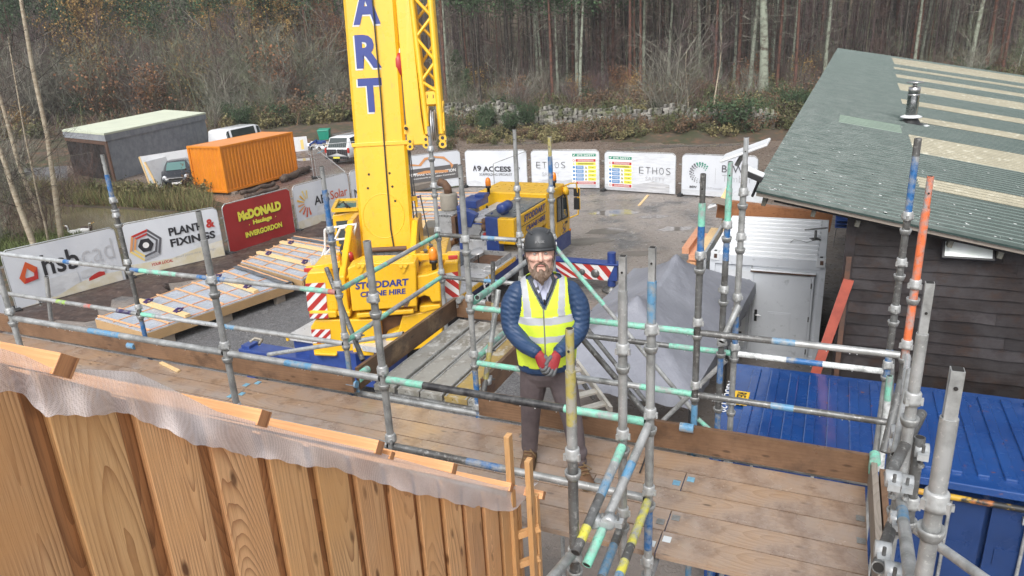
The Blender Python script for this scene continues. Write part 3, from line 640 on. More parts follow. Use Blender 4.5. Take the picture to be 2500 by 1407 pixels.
# near lift round the gable, where the photographer stands
def stand2(px0, px1, t_, spec, nodes, **k): return standard(T(*px0,t_), T(*px1,t_), spec, nodes, **k)
standard(W(-1.0,2.7,.05), T(1393,905,2.7), gz_(.05,6.3,(5.9,'galv_dark'),(6.02,'galv'),(6.3,'p_oldyellow')), [5.06,5.62], top='p_oldyellow', label='short standard with old yellow paint in front of the person')
standard(W(.41,3.25,.05), T(2252,815,3.25), g1, [5.37,5.86], top='square', sqh=.24)
standard(W(.39,2.1,.05), T(2318,1020,2.1), [(1,'galv')], [6.1,5.55], top='square', sqh=.16, label='bright new galvanised standard nearest at the right')
M('drop', (.85,.87,.9), .08, spec=.8)
def ledger(p0, p1, spec=g1, name='ledger', label=None, r=RT):
    q = MB(); banded(q, p0, p1, spec, r)
    o = q.build(name, scf, label=label); p0 = np.asarray(p0); p1 = np.asarray(p1); L = np.linalg.norm(p1-p0)
    if name == 'ledger' and L > .8 and abs(p1[2]-p0[2]) < .1*L and p0[2] > 4.8:   # rain hanging from the rail
        q = MB(); dr = random.Random(int(L*1000))
        for _ in range(int(L*9)):
            if dr.random() < .35: continue
            c = p0+(p1-p0)*dr.random()-DZ*(r+.004); q.lathe(c-DZ*.007, [(.001,0),(.0042,.003),(.004,.007),(.001,.013)], 'drop', 6)
        q.build('water_drops', o, kind='stuff')
    return o
# outer rails, upper and middle
zt, zm, zl = 5.43, 4.93, 4.45
ledger(W(-9.2,TO,zt+.02), W(-6.63,TO,zt), [(.62,'galv_bright'),(.66,'p_blue'),(.72,'galv_bright'),(1,'galv')])
ledger(W(-6.57,TO,zt), W(-3.97,TO,zt), [(.05,'p_blue'),(.25,'p_teal'),(.36,'galv'),(.5,'p_blue'),(.85,'galv'),(.97,'p_teal'),(1,'p_red')])
ledger(W(-9.2,TO,zm+.02), W(-6.63,TO,zm), [(.5,'galv'),(.56,'p_lime'),(.68,'galv'),(.72,'p_red'),(.88,'galv'),(.97,'p_navy'),(1,'galv')])
ledger(W(-6.57,TO,zm), W(-3.97,TO,zm), [(.08,'p_teal'),(.42,'galv_bright'),(.5,'p_skyblue'),(1,'galv')])
ledger(W(-2.59,TO,zt), W(-.81,TO,zt), [(.25,'p_teal'),(.45,'galv'),(.75,'p_teal'),(1,'p_teal')])
ledger(W(-2.59,TO,zm), W(-.81,TO,zm), [(.28,'p_teal'),(.6,'galv_bright'),(.78,'galv'),(1,'p_teal')])
ledger(W(-.76,TO,zt), W(.51,TO,zt), [(.38,'galv_dark'),(.5,'p_skyblue'),(1,'galv')])
ledger(W(-.76,TO,zm), W(.51,TO,zm), [(.4,'galv_dark'),(.52,'p_skyblue'),(1,'galv_dark')])
# inner rails
ledger(W(-6.30,TI,5.45), W(-3.93,TI,5.45), [(.4,'galv'),(.55,'p_skyblue'),(.97,'galv'),(1,'galv')])
ledger(W(-3.87,TI,5.45), W(-2.58,TI,5.45), [(.25,'galv'),(.4,'galv'),(.58,'p_skyblue'),(1,'galv')])
ledger(W(-2.52,TI,5.45), W(-.83,TI,5.45), [(.16,'p_teal'),(.72,'p_black'),(1,'p_teal')])
ledger(W(-2.52,TI,4.95), W(-.83,TI,4.95), [(.32,'galv_dark'),(.47,'p_blue'),(1,'galv')])
ledger(W(-6.30,TI,4.95), W(-2.58,TI,4.95))
# loading bay rails
for z in (5.45,4.95):
    ledger(W(-3.96,TO+.03,z-.01), W(-4.0,TR-.03,z), [(.2,'p_teal'),(.3,'galv'),(.42,'p_teal'),(.78,'galv'),(1,'p_teal')])
    ledger(W(-2.63,TO+.03,z-.01), W(-2.64,TR-.03,z), [(.35,'p_teal'),(.7,'galv'),(.88,'p_blue'),(1,'galv')])
    ledger(W(-3.97,TR,z), W(-3.03,TR,z), [(.55,'galv_dark'),(.72,'p_skyblue'),(1,'galv')])
    ledger(W(-2.97,TR,z), W(-2.65,TR,z), [(1,'galv')])
ledger(T(1165,727,TO), T(1272,652,TR), [(.45,'p_teal'),(.8,'p_skyblue'),(1,'galv_dark')], 'brace')
# far rails of the right-hand bay
ledger(W(-2.3,T2,4.97), W(-.63,T2,4.97), [(.7,'galv_dark'),(.95,'p_teal'),(1,'p_teal')])
ledger(W(-.57,T2,4.97), W(.49,T2,4.97), [(.35,'p_white'),(.6,'p_blue'),(1,'p_white')], label='white ledger with a blue worn patch over the blue container')
ledger(T(2172,918,T2-.03), T(2150,1150,T2-.05), [(.25,'p_teal'),(1,'p_white')])
ledger(T(1803,748,T2-.05), T(1762,835,T2-.3), [(1,'galv')], 'brace')
for a, b, tt, m in (((1354,602),(1698,1010),TR+.06,'g'),((1417,822),(1574,1006),TO+.06,'d'),((1431,800),(1600,1010),TR-.12,'d'),((1619,1027),(1772,880),TR-.2,'g'),((1704,1023),(1745,1060),TR+.06,'t'),((1417,925),(1450,975),TR,'d')):
    ledger(T(*a,tt), T(*b,tt), {'g':[(.35,'p_teal'),(1,'galv')] if a[0] == 1354 else g1,'d':[(1,'galv_dark')],'t':[(1,'p_teal')]}[m], 'brace')
# cross tubes leading back to the gable lift
ledger(W(-.80,TI-.03,5.45), T(1432,1380,2.66), [(.3,'galv'),(.42,'p_skyblue'),(.7,'galv'),(1,'p_teal')])
ledger(W(-.90,3.27,5.40), T(1405,1350,2.62), [(.18,'p_teal'),(.3,'galv'),(.5,'p_skyblue'),(.78,'galv_dark'),(.9,'p_yellow'),(1,'galv_dark')])
ledger(W(-.80,TI-.03,4.95), W(-.78,2.2,4.95), [(.32,'p_yellow'),(.42,'galv_dark'),(.5,'p_yellow'),(.85,'p_skyblue'),(1,'p_yellow')], label='ledger with flaking yellow and blue paint')
ledger(W(-.90,3.27,4.90), W(-.86,2.0,4.90), [(.15,'galv_dark'),(.35,'p_skyblue'),(1,'galv_dark')])
ledger(T(1398,1352,2.68), T(1330,1432,2.3), [(1,'galv')])
def coupler(p, ax, name='coupler', k=1.):
    q = MB(); a = nrm(ax); x = nrm(np.cross(a, DZ if abs(a[2]) < .9 else DX)); y = np.cross(a, x)
    q.lathe(np.asarray(p)-a*.03*k, [(RT,0),(.036*k,.002),(.036*k,.058*k),(RT,.06*k)], 'galv_bright', 12, a)
    q.box(np.asarray(p)+x*.045*k, (.05*k,.03*k,.045*k), 'galv_bright', (x, y, a)); q.tube(np.asarray(p)+x*.045*k-y*.05*k, np.asarray(p)+x*.045*k+y*.06*k, .007*k, 'galv_dark', 8); q.tube(np.asarray(p)+x*.045*k+y*.045*k, np.asarray(p)+x*.045*k+y*.06*k, .014*k, 'galv', 6)
    return q.build(name, scf)
pc = T(1450,1270,2.85); coupler(pc, DY); coupler(T(1487,1272,2.86), DY)
# the cluster of tubes at the right end of the deck
ledger(T(2202,930,4.2), T(2158,1105,3.95), [(1,'galv_dark')], 'brace'); ledger(T(2250,1010,3.6), T(2172,1160,2.95), [(1,'galv_dark')])
standard(T(2212,1310,3.3), T(2246,1068,3.3), [(1,'galv_dark')], [5.3])
ledger(T(2176,1285,3.0), T(2144,1386,2.5), [(1,'galv_dark')]); ledger(T(2180,1260,3.2), T(2148,1380,2.9), [(1,'galv_bright')], r=.018)
ledger(T(2200,1228,3.2), T(2226,1430,2.2), [(.12,'galv'),(.3,'p_skyblue'),(1,'galv')]); ledger(T(2228,1288,3.6), T(2420,1425,3.0), [(1,'galv_bright')], 'brace')
ledger(T(2216,870,4.6), T(2205,1010,3.6), [(1,'galv_bright')], 'brace', r=.018); ledger(T(2222,905,3.9), T(2184,1110,3.3), [(1,'galv')], 'brace', r=.018)
ledger(T(2240,1075,3.35), T(2190,1240,3.3), [(1,'galv')], 'brace'); ledger(T(2178,880,6.6), T(2170,1040,5.9), [(1,'galv_dark')], 'brace')
for p, t_ in (((2185,1090),3.5),((2180,1170),2.9),((2212,1178),3.2),((2155,1345),2.6),((2180,1395),2.5),((2250,1100),3.3),((2190,1268),3.0),((2190,1055),3.6),((1192,860),5.1),((1190,930),5.0),((872,822),5.05)): coupler(T(*p,t_), DZ if p[0] < 1300 else DX)
# short raking tubes pinning the toe boards
ledger(T(886,880,4.98), T(797,655,5.5), [(1,'galv_dark')], 'toe_board_post'); ledger(T(1180,965,4.92), T(1217,708,5.3), [(.15,'galv_dark'),(.5,'p_oldyellow'),(1,'galv')], 'toe_board_post')
ledger(T(1207,880,6.55), T(1203,640,6.6), [(.6,'greywood' if False else 'p_oldyellow'),(1,'galv_dark')], 'toe_board_post')
ledger(T(131,835,4.95), T(113,676,4.95), [(.2,'p_white'),(1,'galv')], 'toe_board_post'); coupler(T(106,732,4.93), DX)
ledger(T(655,866,5.7), T(985,815,5.7), [(1,'galv_bright')])
ledger(W(-9.,TO,4.44), W(.5,TO,4.44), [(1,'galv')]); ledger(W(-9.,TI,4.42), W(-2.6,TI,4.42), [(1,'galv')])
for s_ in (-6.6,-3.94,-2.6,-.79,.50): ledger(W(s_,TI+.03,4.40), W(s_,TO-.03,4.40), [(1,'galv')], 'transom')
ledger(W(-3.7,TO+.04,4.452), W(-2.6,TO+.04,4.452), [(1,'galv_dark')])
# toe boards, fixed with clips
def toe(p0, p1, m='toewood', label=None):
    q = MB(); q.beam(p0, p1, .036, .215, m); return q.build('toe_board', scf, label=label)
zt_ = DK+.025+.1075
toe(W(-9.0,4.735,zt_), W(-6.5,4.735,zt_)); toe(W(-6.495,4.73,zt_), W(-3.80,4.735,zt_)); toe(W(-2.53,4.735,zt_), W(.41,4.735,zt_))
toe(W(-3.80,4.80,zt_+.0), W(-3.80,6.72,zt_), 'toewood_dark'); toe(W(-3.775,6.70,zt_), W(-2.95,6.70,zt_)); toe(W(-2.60,4.95,zt_), W(-2.60,6.62,zt_))
toe(W(.425,4.72,zt_+.01), W(.425,2.6,zt_+.01), 'greywood'); toe(W(.475,4.60,zt_-.01), W(.475,2.7,zt_-.01), 'toewood')
def clip(p, ax, m):
    q = MB(); a = nrm(ax); q.tube(np.asarray(p)-a*.05, np.asarray(p)+a*.05, .034, m, 14); q.box(np.asarray(p)-DZ*.05-np.cross(a,DZ)*.028, (.09,.006,.09), m, (a, np.cross(a,DZ), DZ)); q.build('toe_board_clip', scf)
clip(W(-.81,4.715,4.73), DX, 'p_skyblue'); clip(W(.43,4.68,4.75), DY, 'p_teal'); clip(W(-3.83,4.75,4.60), DX, 'p_skyblue'); clip(W(-3.74,4.83,4.70), DY, 'p_teal'); clip(W(-3.72,6.69,4.74), DY, 'galv'); clip(W(-3.45,6.70,4.73), DX, 'galv'); clip(W(-6.64,4.72,4.62), DX, 'p_skyblue')

# ---------------- deck planks (each a thing) ----------------
M('hoopblue', (.20,.42,.55), .5, c2=(.12,.25,.36), sc1=20); M('hoop', (.30,.31,.31), .45, metal=.4, c2=(.2,.19,.17), sc1=20); M('hoopwhite', (.62,.66,.68), .5)
ordn = ['closest to the toe board','second from the toe board','third from the toe board','fourth from the toe board','nearest to the building']
wd = .2285
for r_ in range(5):
    t_ = 4.712-wd*(r_+.5)
    joints = [[-9.1,-4.9,-2.03,.40],[-9.1,-4.88,-.76,.40],[-9.1,-5.2,-1.36,.40],[-9.1,-4.95,-.77,.40],[-9.1,-4.7,-.78,.40]][r_]
    for k in range(len(joints)-1):
        a, b = joints[k]+.004, joints[k+1]-.004
        where = ['left stretch of the deck','middle stretch of the deck past the person','right stretch of the deck'][k]
        q = MB(); dz = .003*random.random(); q.beam(W(a,t_,DK-.019+dz), W(b,t_+.004*random.random(),DK-.019+dz*.5), wd-.012, .038, 'deckwood')
        # split into a thing with end hoops
        o = thing('scaffold_board', 'wet scaffold board %s, %s' % (ordn[r_], where), 'board', W((a+b)/2,t_,DK-.038), 'boards of the scaffold deck')
        q.build('plank', o)
        for e, sg in ((a, 1), (b, -1)):
            if e > .3 and r_ not in (1,2): continue
            for dt in ((.035,) if sg > 0 else (-.035,)):
                h = MB(); mt = 'hoopblue' if (r_ == 1 and e < .2) or (e < -4 and r_ < 2) else ('hoopwhite' if r_ == 4 else 'hoop')
                h.sbox((e+sg*(.028+.012*random.random()),t_+dt,DK+dz+.0035),(.05,.055,.003),mt); h.build('end_hoop', o)
for k, (p, q_) in enumerate((((1250,1325),(1385,1345)),)):
    pass
# litter on the deck
stick('offcut', 'pale strip of wood lying on the left of the deck', 'offcut', G(393,888,DK)+DZ*.012, G(437,909,DK)+DZ*.012, .035,.016,'pine')
q = MB(); q.path([G(1562,1160,DK)+DZ*.02, G(1580,1120,DK)+DZ*.05, T(1585,1100,3.6)], .006,'black',6); q.build('strap', None, G(1562,1160,DK), 'thin black strap hanging to the deck by a standard', 'strap')
# steel boards in the loading bay
def steelboard_mat(name, c, c2, c3):
    m, nt, b, vec = base(name); vo = _n(nt, 'ShaderNodeTexVoronoi', i_Scale=26.); vo.inputs['Randomness'].default_value = .0
    nt.links.new(vec, vo.inputs['Vector']); cc = _mix(nt, c, c2, _range(nt, _noise(nt, vec, 4, 6, .65), .45, .62)); cc = _mix(nt, cc, c3, _range(nt, _noise(nt, vec, 7, 6, .75), .52, .62))
    cc = _mix(nt, [q*.25 for q in c], cc, _range(nt, vo.outputs['Distance'], .16, .24)); nt.links.new(cc, b.inputs['Base Color']); b.inputs['Roughness'].default_value = .45; b.inputs['Metallic'].default_value = .25
steelboard_mat('steelboard', (.34,.335,.31), (.23,.215,.18), (.55,.55,.53)); steelboard_mat('steelyellow', (.45,.32,.10), (.34,.25,.12), (.55,.52,.45))
def steelboard(s_, t0, t1, z, m, label, along=True, wd_=.225):
    q = MB(); c = ((t0+t1)/2); cc = (s_, c, z-.03) if along else (c, s_, z-.03)
    sz = (wd_, t1-t0, .058) if along else (t1-t0, wd_, .058)
    q.sbox(cc, sz, m)
    for k in (-1, 1): q.sbox(((s_+k*(wd_/2-.012), c, z+.002) if along else (c, s_+k*(wd_/2-.012), z+.002)), ((.014, t1-t0-.01, .006) if along else (t1-t0-.01, .014, .006)), 'galv')
    return q.build('steel_board', None, W(cc[0],cc[1],z-.06), label, 'board', 'steel boards of the loading bay' if along else 'steel boards of the lower lift')
for i, (s_, m, l) in enumerate(((-3.62,'steelboard','plain grey steel board beside the stained toe board'),(-3.36,'steelboard','grey perforated steel board second from the stained toe board'),(-3.12,'steelboard','grey perforated steel board in the middle of the bay'),(-2.87,'steelyellow','steel board with worn yellow paint in the loading bay'),(-2.70,'steelboard','narrow steel board with white splashes at right of the bay'))):
    steelboard(s_, 4.93, 6.64, DK+.02, m, l, True, .225 if i < 4 else .10)
# lower lift seen past the deck edge
for i, s_ in enumerate((3.36,3.12,2.88)): steelboard(s_, -1.9, .35, 2.52, 'steelboard', ['lower steel board just under the deck edge','lower steel board second from the deck edge','lower steel board third from the deck edge'][i], False)
ledger(W(-1.9,3.4,2.60), W(.4,3.4,2.60), [(1,'p_teal')]); ledger(W(-.2,3.4,2.45), W(-.2,1.8,2.45), [(1,'p_blue')])
stick('offcut', 'orange timber offcut lying on the lower lift', 'offcut', W(-1.42,3.33,2.56), W(-1.05,3.22,2.56), .09,.05,'batten')
# stepladder-like aluminium ladder past the rails
lad = thing('ladder', 'aluminium ladder leaning up to the deck behind the rails', 'ladder', G(1500,1000,2.2))
a0, a1 = T(1408,885,6.4), T(1492,1002,5.7)
off = DX*.0
M('alu', (.58,.55,.49), .4, metal=.3, c2=(.42,.4,.36), sc1=8)
b0_, b1_ = T(1440,930,6.6)-0*DX, None
vec_ = np.array([-.28,-.12,0])
for k, o_ in enumerate((0, 1)):
    q = MB(); q.beam(a0+vec_*o_, a1+vec_*o_, .03,.07,'alu'); q.build('stile', lad)
for f in (.15,.38,.62,.86):
    q = MB(); p = a0+(a1-a0)*f; q.beam(p, p+vec_, .08,.02,'alu'); q.build('tread', lad)

# ---------------- larch clad gable wall, roof battens, netting ----------------
SW = -1.5
zv = lambda t_: 6.885-.816*(t_-.84)
def slopetop(q, off=0.):
    v = q.v[-1]
    for i in range(4, 8): v[i, 2] = zv(float(v[i]@DY))-off
gw = thing('gable_wall', 'larch board gable wall with grained vertical boards in the foreground', 'wall', W(SW, 1.6, 0))
q = MB(); t_ = .06; k = 0
while t_ < 3.0:
    wb = .150
    c = t_+wb/2; zt2 = zv(c)
    q.beam(W(SW-.011,c,3.0), W(SW-.011,c,zt2), wb,.022,'larch', up=DX); slopetop(q)
    t_ += .1945
q.build('cladding', gw, bevel=.003)
q = MB(); t_ = .0385
while t_ < 3.05:
    q.beam(W(SW-.035,t_,3.0), W(SW-.035,t_,zv(t_)-.01), .16,.022,'larch_in', up=DX); slopetop(q,.01); t_ += .1945
q.build('backing_board', gw)
q = MB(); pr = [W(SW-.16,t_,z_) for t_, z_ in ((0.,2.5),(3.02,2.5),(3.02,zv(3.02)-.12),(0.,zv(0.)-.12))]; q.prism(pr, -DX*.1, 'dark'); q.build('inner_wall', gw)
# corner battens
for px, py, s_, tt in ((1240,1062,SW+.06,3.10),(1290,1122,SW+.10,3.16)):
    p = T(px,py,tt); q = MB(); q.beam(np.array([p[0],p[1],3.2]), p, .05,.032,'larch', up=DX); q.build('corner_batten', gw, bevel=.003)
for px, py, tt in ((1262,1215,3.2),(1308,1208,3.22)):
    p = T(px,py,tt); q = MB(); q.beam(np.array([p[0],p[1],3.2]), p, .035,.03,'larch', up=DX); q.build('corner_batten', gw)
for y in (1300,1372): q = MB(); q.beam(T(1243,y+15,3.12), T(1318,y-12,3.2), .03,.04,'larch'); q.build('noggin', gw)
# roof (seen edge-on) and its battens
rt_ = thing('roof', 'batten covered roof edge draped with mesh along the larch wall', 'roof', W(-3,1.6,5.5))
sl = nrm(DY-DZ*.816); nm = nrm(DZ+DY*.816)
q = MB(); q.prism([W(SW-.05,-.3,zv(-.3)-.03),W(SW-.05,3.25,zv(3.25)-.03),W(-4.6,3.25,zv(3.25)-.03),W(-4.6,-.3,zv(-.3)-.03)], -nm*.05, 'greywood' if False else 'dark'); q.build('membrane', rt_)
def rbat(px, py, s_end, L_, up_=.0, w_=.047, h_=.047):
    e = S(px, py, s_end)-nm*.024; q = MB(); q.beam(e-DX*L_, e, w_, h_, 'batten', up=nm); q.beam(e, e+DX*.0015, w_-.001, h_-.001, 'batten_end', up=nm); q.build('roof_batten', rt_, bevel=.0025)
rbat(172,868,SW+.03,2.6); rbat(652,1003,SW+.03,2.6); rbat(932,1078,SW+.03,2.6,h_=.05); rbat(1113,1132,SW+.03,2.6); rbat(1252,1180,SW+.03,2.6); rbat(1330,1200,SW+.14,1.0)
rbat(962,1098,SW+.03,2.0,w_=.03,h_=.03)
m, nt, b, vec = base('mesh')
b.inputs['Base Color'].default_value = (.85,.80,.81,1); b.inputs['Roughness'].default_value = .6
tr = nt.nodes.new('ShaderNodeBsdfTransparent'); mx = nt.nodes.new('ShaderNodeMixShader'); out = nt.nodes['Material Output']
vo = _n(nt, 'ShaderNodeTexVoronoi', i_Scale=260.); vo.inputs['Randomness'].default_value = .25; nt.links.new(vec, vo.inputs['Vector'])
fac = _math(nt, 'ADD', _range(nt, _noise(nt, vec, 2.3, 4), .35, .7, .44, .66), _range(nt, vo.outputs['Distance'], .2, .6, -.14, .14))
nt.links.new(fac, mx.inputs[0]); nt.links.new(tr.outputs[0], mx.inputs[1]); nt.links.new(b.outputs[0], mx.inputs[2]); nt.links.new(mx.outputs[0], out.inputs['Surface'])
lo = [(-60,950),(0,956),(52,961),(114,1018),(312,1010),(390,1044),(468,1081),(624,1117),(754,1138),(832,1148),(936,1185),(1040,1211),(1222,1252),(1262,1240),(1300,1195)]
up = [(-60,835),(0,850),(60,868),(120,897),(330,908),(420,950),(530,1005),(640,1035),(780,1072),(920,1103),(1060,1145),(1190,1180),(1235,1190),(1270,1185),(1315,1178)]
def interp(l, n):
    l = np.array(l, float); d = np.concatenate([[0], np.cumsum(np.hypot(*np.diff(l, axis=0).T))]); u = np.linspace(0, d[-1], n)
    return np.stack([np.interp(u, d, l[:,0]), np.interp(u, d, l[:,1])], 1)
n_ = 150; A = interp(up, n_); B = interp(lo, n_); rows = []
for i in range(n_):
    r_ = []
    for j in range(11):
        f = j/10; x, y = A[i]*(1-f)+B[i]*f
        y += 3*math.sin(i*.45)*f+2*math.sin(i*1.3)*f
        r_.append(S(x, y, SW+.012+.012*(1-f)+.014*math.sin(i*.21+f*2)*f+.010*math.sin(i*.53-f*3)*f+.01*f))
    rows.append(r_)
MB().grid(rows, 'mesh').build('mesh_netting', rt_)
# ---------------- mobile crane ----------------
M('yellow', (.80,.465,.013), .35, c2=(.72,.40,.011), sc1=.9, lo=.4, hi=.7, c3=(.52,.34,.05), sc3=9, lo3=.6, hi3=.82, coat=.25, rvar=.12, stretch=(1,1,.25))
M('cblue', (.018,.045,.20), .4, c2=(.03,.07,.27), sc1=3, coat=.2, rvar=.12)
M('letterblue', (.02,.04,.22), .5); M('letterwhite', (.62,.62,.60), .5)
M('chequer', (.48,.49,.50), .35, metal=.35, c2=(.36,.37,.38), sc1=5, bump=.9, bsc=60, rvar=.12)
M('silver', (.62,.63,.65), .35, metal=.3, c2=(.5,.5,.5), sc1=3, rvar=.12)
M('deckgrey', (.13,.145,.15), .4, c2=(.10,.11,.115), sc1=2, rvar=.15); M('glass', (.035,.05,.05), .06, spec=.9); M('glassgreen', (.10,.20,.19), .08, spec=.9)
M('beige', (.34,.31,.26), .55, c2=(.27,.25,.21), sc1=4); M('copper', (.32,.15,.05), .3, metal=.6, c2=(.14,.08,.05), sc1=6)
M('amber', (.85,.25,.02), .15, coat=.5); M('redlamp', (.45,.03,.02), .25, coat=.4); M('redpaint', (.42,.03,.025), .4); M('whitepaint', (.70,.70,.70), .4)
M('rope', (.03,.028,.026), .6); M('oldrust', (.17,.09,.05), .7, c2=(.10,.06,.04), sc1=5)
K = lambda x, y: (730+x*.3057, 460+y*.3057)          # survey sheet of the counterweight
R3 = lambda x, y: (1050+x*.199, 440+y*.199)
cr = thing('mobile_crane', 'yellow and blue mobile crane with raised lettered boom and red striped counterweight', 'crane', W(-9.6, 15, 0))
def px_block(mb, pts, Y, depth, m, f=K): mb.prism([V(*f(*p), Y) for p in pts], np.array([0, depth, 0.]), m)
def chevron(mb, quad, n=4, slant=1, flip=False):
    """red and white diagonal stripes filling a quad (tl,tr,br,bl)"""
    tl, tr, br, bl = [np.asarray(p, float) for p in quad]
    ux, uy = np.linalg.norm(tr-tl), np.linalg.norm(bl-tl); asp = uy/ux
    at = lambda a, b: (tl*(1-a)+tr*a)*(1-b)+(bl*(1-a)+br*a)*b
    nn = nrm(np.cross(br-tl, tr-tl)); nn = nn if nn@(CAM-tl) > 0 else -nn
    mb.add([p+nn*.006 for p in (tl, bl, br, tr)], [(0,1,2,3)] if np.cross(bl-tl, br-tl)@nn > 0 else [(3,2,1,0)], 'whitepaint')
    w_ = 1./n
    for i in range(-int(asp*n)-3, n+int(asp*n)+3):
        if i % 2: continue
        x0 = i*w_*1.; pts = []
        # clip parallelogram against unit square
        poly = [(x0, 0), (x0+w_, 0), (x0+w_-slant*asp, 1), (x0-slant*asp, 1)]
        def clipx(P, lim, sg):
            out = []
            for k in range(len(P)):
                a, b = P[k], P[(k+1) % len(P)]; ia, ib = sg*(a[0]-lim) >= 0, sg*(b[0]-lim) >= 0
                if ia: out.append(a)
                if ia != ib: t = (lim-a[0])/(b[0]-a[0]); out.append((lim, a[1]+(b[1]-a[1])*t))
            return out
        poly = clipx(clipx(poly, 0, 1), 1, -1) if len(poly) > 2 else poly
        if len(poly) > 2:
            P = [at(a, b)+nn*.011 for a, b in poly]
            if np.cross(P[1]-P[0], P[2]-P[0])@nn < 0: P = P[::-1]
            mb.add(P, [tuple(range(len(P)))], 'redpaint')
YC = 14.2
cwt = MB()
px_block(cwt, [(385,638),(480,596),(925,590),(935,620),(942,945),(425,985)], YC, .55, 'yellow')
px_block(cwt, [(48,745),(72,672),(205,664),(240,700),(300,760),(312,975),(78,982)], YC+.12, 1.3, 'yellow')
px_block(cwt, [(300,745),(395,740),(400,905),(305,900)], YC+.3, 1.0, 'yellow')
px_block(cwt, [(940,700),(1020,690),(1125,655),(1135,905),(1060,912),(1040,870),(1000,858),(945,880)], YC+.1, 1.1, 'yellow')
px_block(cwt, [(1108,670),(1165,592),(1268,588),(1282,860),(1128,893)], YC+.75, .9, 'yellow')
px_block(cwt, [(78,982),(300,982),(302,1036),(85,1042)], YC+.06, 1.2, 'yellow'); px_block(cwt, [(455,1000),(915,965),(918,1002),(460,1042)], YC+.05, .9, 'yellow'); px_block(cwt, [(300,985),(410,985),(412,1030),(345,1036),(305,1020)], YC+.1, .9, 'yellow')
px_block(cwt, [(960,940),(1128,925),(1135,960),(990,998),(962,990)], YC+.15, .9, 'yellow'); px_block(cwt, [(92,1110),(132,1052),(590,1046),(640,1060),(650,1290),(300,1345),(120,1340)], YC+.12, 1.5, 'yellow')
px_block(cwt, [(120,1335),(300,1345),(305,1322),(122,1312)], YC+.05, .2, 'yellow'); px_block(cwt, [(420,1345),(610,1338),(615,1268),(440,1280)], YC+.02, .5, 'yellow')
px_block(cwt, [(795,1130),(825,1020),(1140,960),(1150,1250),(700,1330),(690,1180)], YC+.2, 1.4, 'yellow'); px_block(cwt, [(640,1030),(830,1015),(830,1200),(650,1220)], YC+.5, .3, 'oldrust')
cw_ = cwt.build('counterweight', cr, bevel=.03)
ctr = lambda a, b, Y: V(*K(a, b), Y)
ex = nrm(ctr(870,748,YC)-ctr(455,782,YC)); ey = nrm(np.cross(np.array([0,-1,0]), ex)); ey = ey if ey[2] > 0 else -ey
for body, c, hgt, wdt in (('STODDART',(663,764),.155,1.13),('CRANE HIRE',(672,834),.122,.96)):
    q = MB(); put_text(q, body, ctr(*c,YC), ex, ey, hgt, 'letterblue', .035, .15, wdt, off=.008); q.build('lettering', cw_)
for quad, Y, n in (([(50,760),(208,752),(228,975),(72,980)],YC+.12,3),([(82,1000),(232,1000),(236,1038),(88,1040)],YC+.06,4),([(97,1126),(250,1126),(256,1236),(110,1238)],YC+.12,4),([(1112,690),(1270,662),(1281,862),(1127,892)],YC+.75,3)):
    q = MB(); P = [V(*K(*p), Y-.004) for p in quad]; chevron(q, P, n, slant=1 if quad[0][0] < 1000 else -1); q.build('chevron_plate', cw_)
for x, y in ((490,640),(830,640)):
    q = MB()
    px_block(q, [(x-45,y-32),(x+45,y-34),(x+8,y+38),(x-6,y+38)], YC-.03, .03, 'yellow')
    for dx_ in (-18,18): q.tube(V(*K(x+dx_,y-18),YC-.055), V(*K(x+dx_,y-18),YC-.03), .035,'yellow',10)
    q.build('lifting_lug', cw_)
for x, y in ((515,945),(850,930)):
    q = MB(); px_block(q, [(x-35,y-28),(x+35,y-30),(x+14,y+18),(x-14,y+18)], YC-.012, .012, 'oldrust')
q.build('lifting_lug', cw_)
# upper deck, cheeks, winch, arms
q = MB()
c0 = np.array([-2.75, 16.2, 0]); 
q.box((-2.75,16.2,2.62),(2.5,3.0,.5),'yellow')
for x_, s_ in ((432,-1),(905,1)):
    a = V(*K(x_,560),15.4); q.prism([a+np.array([0,dy_,dz_]) for dy_, dz_ in ((-1.0,-.9),(1.3,-.9),(1.3,.75),(.5,.75),(-1.0,-.1))], np.array([.14*s_,0,0]), 'yellow')
q.box(V(*K(620,600),15.2)-DZ*.1,(1.9,.5,.15),'oldrust')
q.build('superstructure', cr, bevel=.03)
q = MB(); a, b = V(*K(540,572),15.3), V(*K(850,560),15.3); q.tube(a, b, .17, 'deckgrey', 20)
for i in range(22): p = a+(b-a)*(.06+.88*i/21); q.lathe(p, [(.172,-.02),(.19,-.012),(.19,.012),(.172,.02)], 'galv_dark', 18, b-a, caps=False)
q.build('winch_drum', cr)
MB().tube(V(*K(560,494),15.25), V(*K(858,478),15.25), .055, 'oldrust', 12).build('roller', cr)
for pts, lamp in ((((60,650),(335,604)),(78,652)),(((918,548),(1250,544)),(1230,551))):
    q = MB(); q.beam(V(*K(*pts[0]),YC+.5), V(*K(*pts[1]),YC+.5), .10,.13,'yellow'); o = q.build('lamp_arm', cr, bevel=.012)
    p = V(*K(*lamp),YC+.42); MB().box(p,(.20,.05,.085),'redlamp').build('tail_lamp', o, bevel=.01)
def beacon(p, r=.10, parent=cr):
    q = MB(); q.lathe(p, [(r*.55,-.30),(r*.5,-.10),(r*.9,-.09),(r*.9,-.02)], 'black', 14); o = q.build('beacon', parent)
    MB().lathe(p, [(r*.86,-.02),(r*.92,.05),(r*.9,.14),(r*.7,.21),(r*.3,.25),(.01,.255)], 'amber', 16).build('lens', o)
beacon(V(*K(1073,562),YC+.3)); beacon(V(*K(318,620),YC+.6), .07)
MB().lathe(V(*K(410,548),YC+.9)-DZ*.1, [(.07,0),(.08,.12),(.06,.2),(.01,.22)], 'redlamp', 12).build('red_lamp', cr)
q = MB()
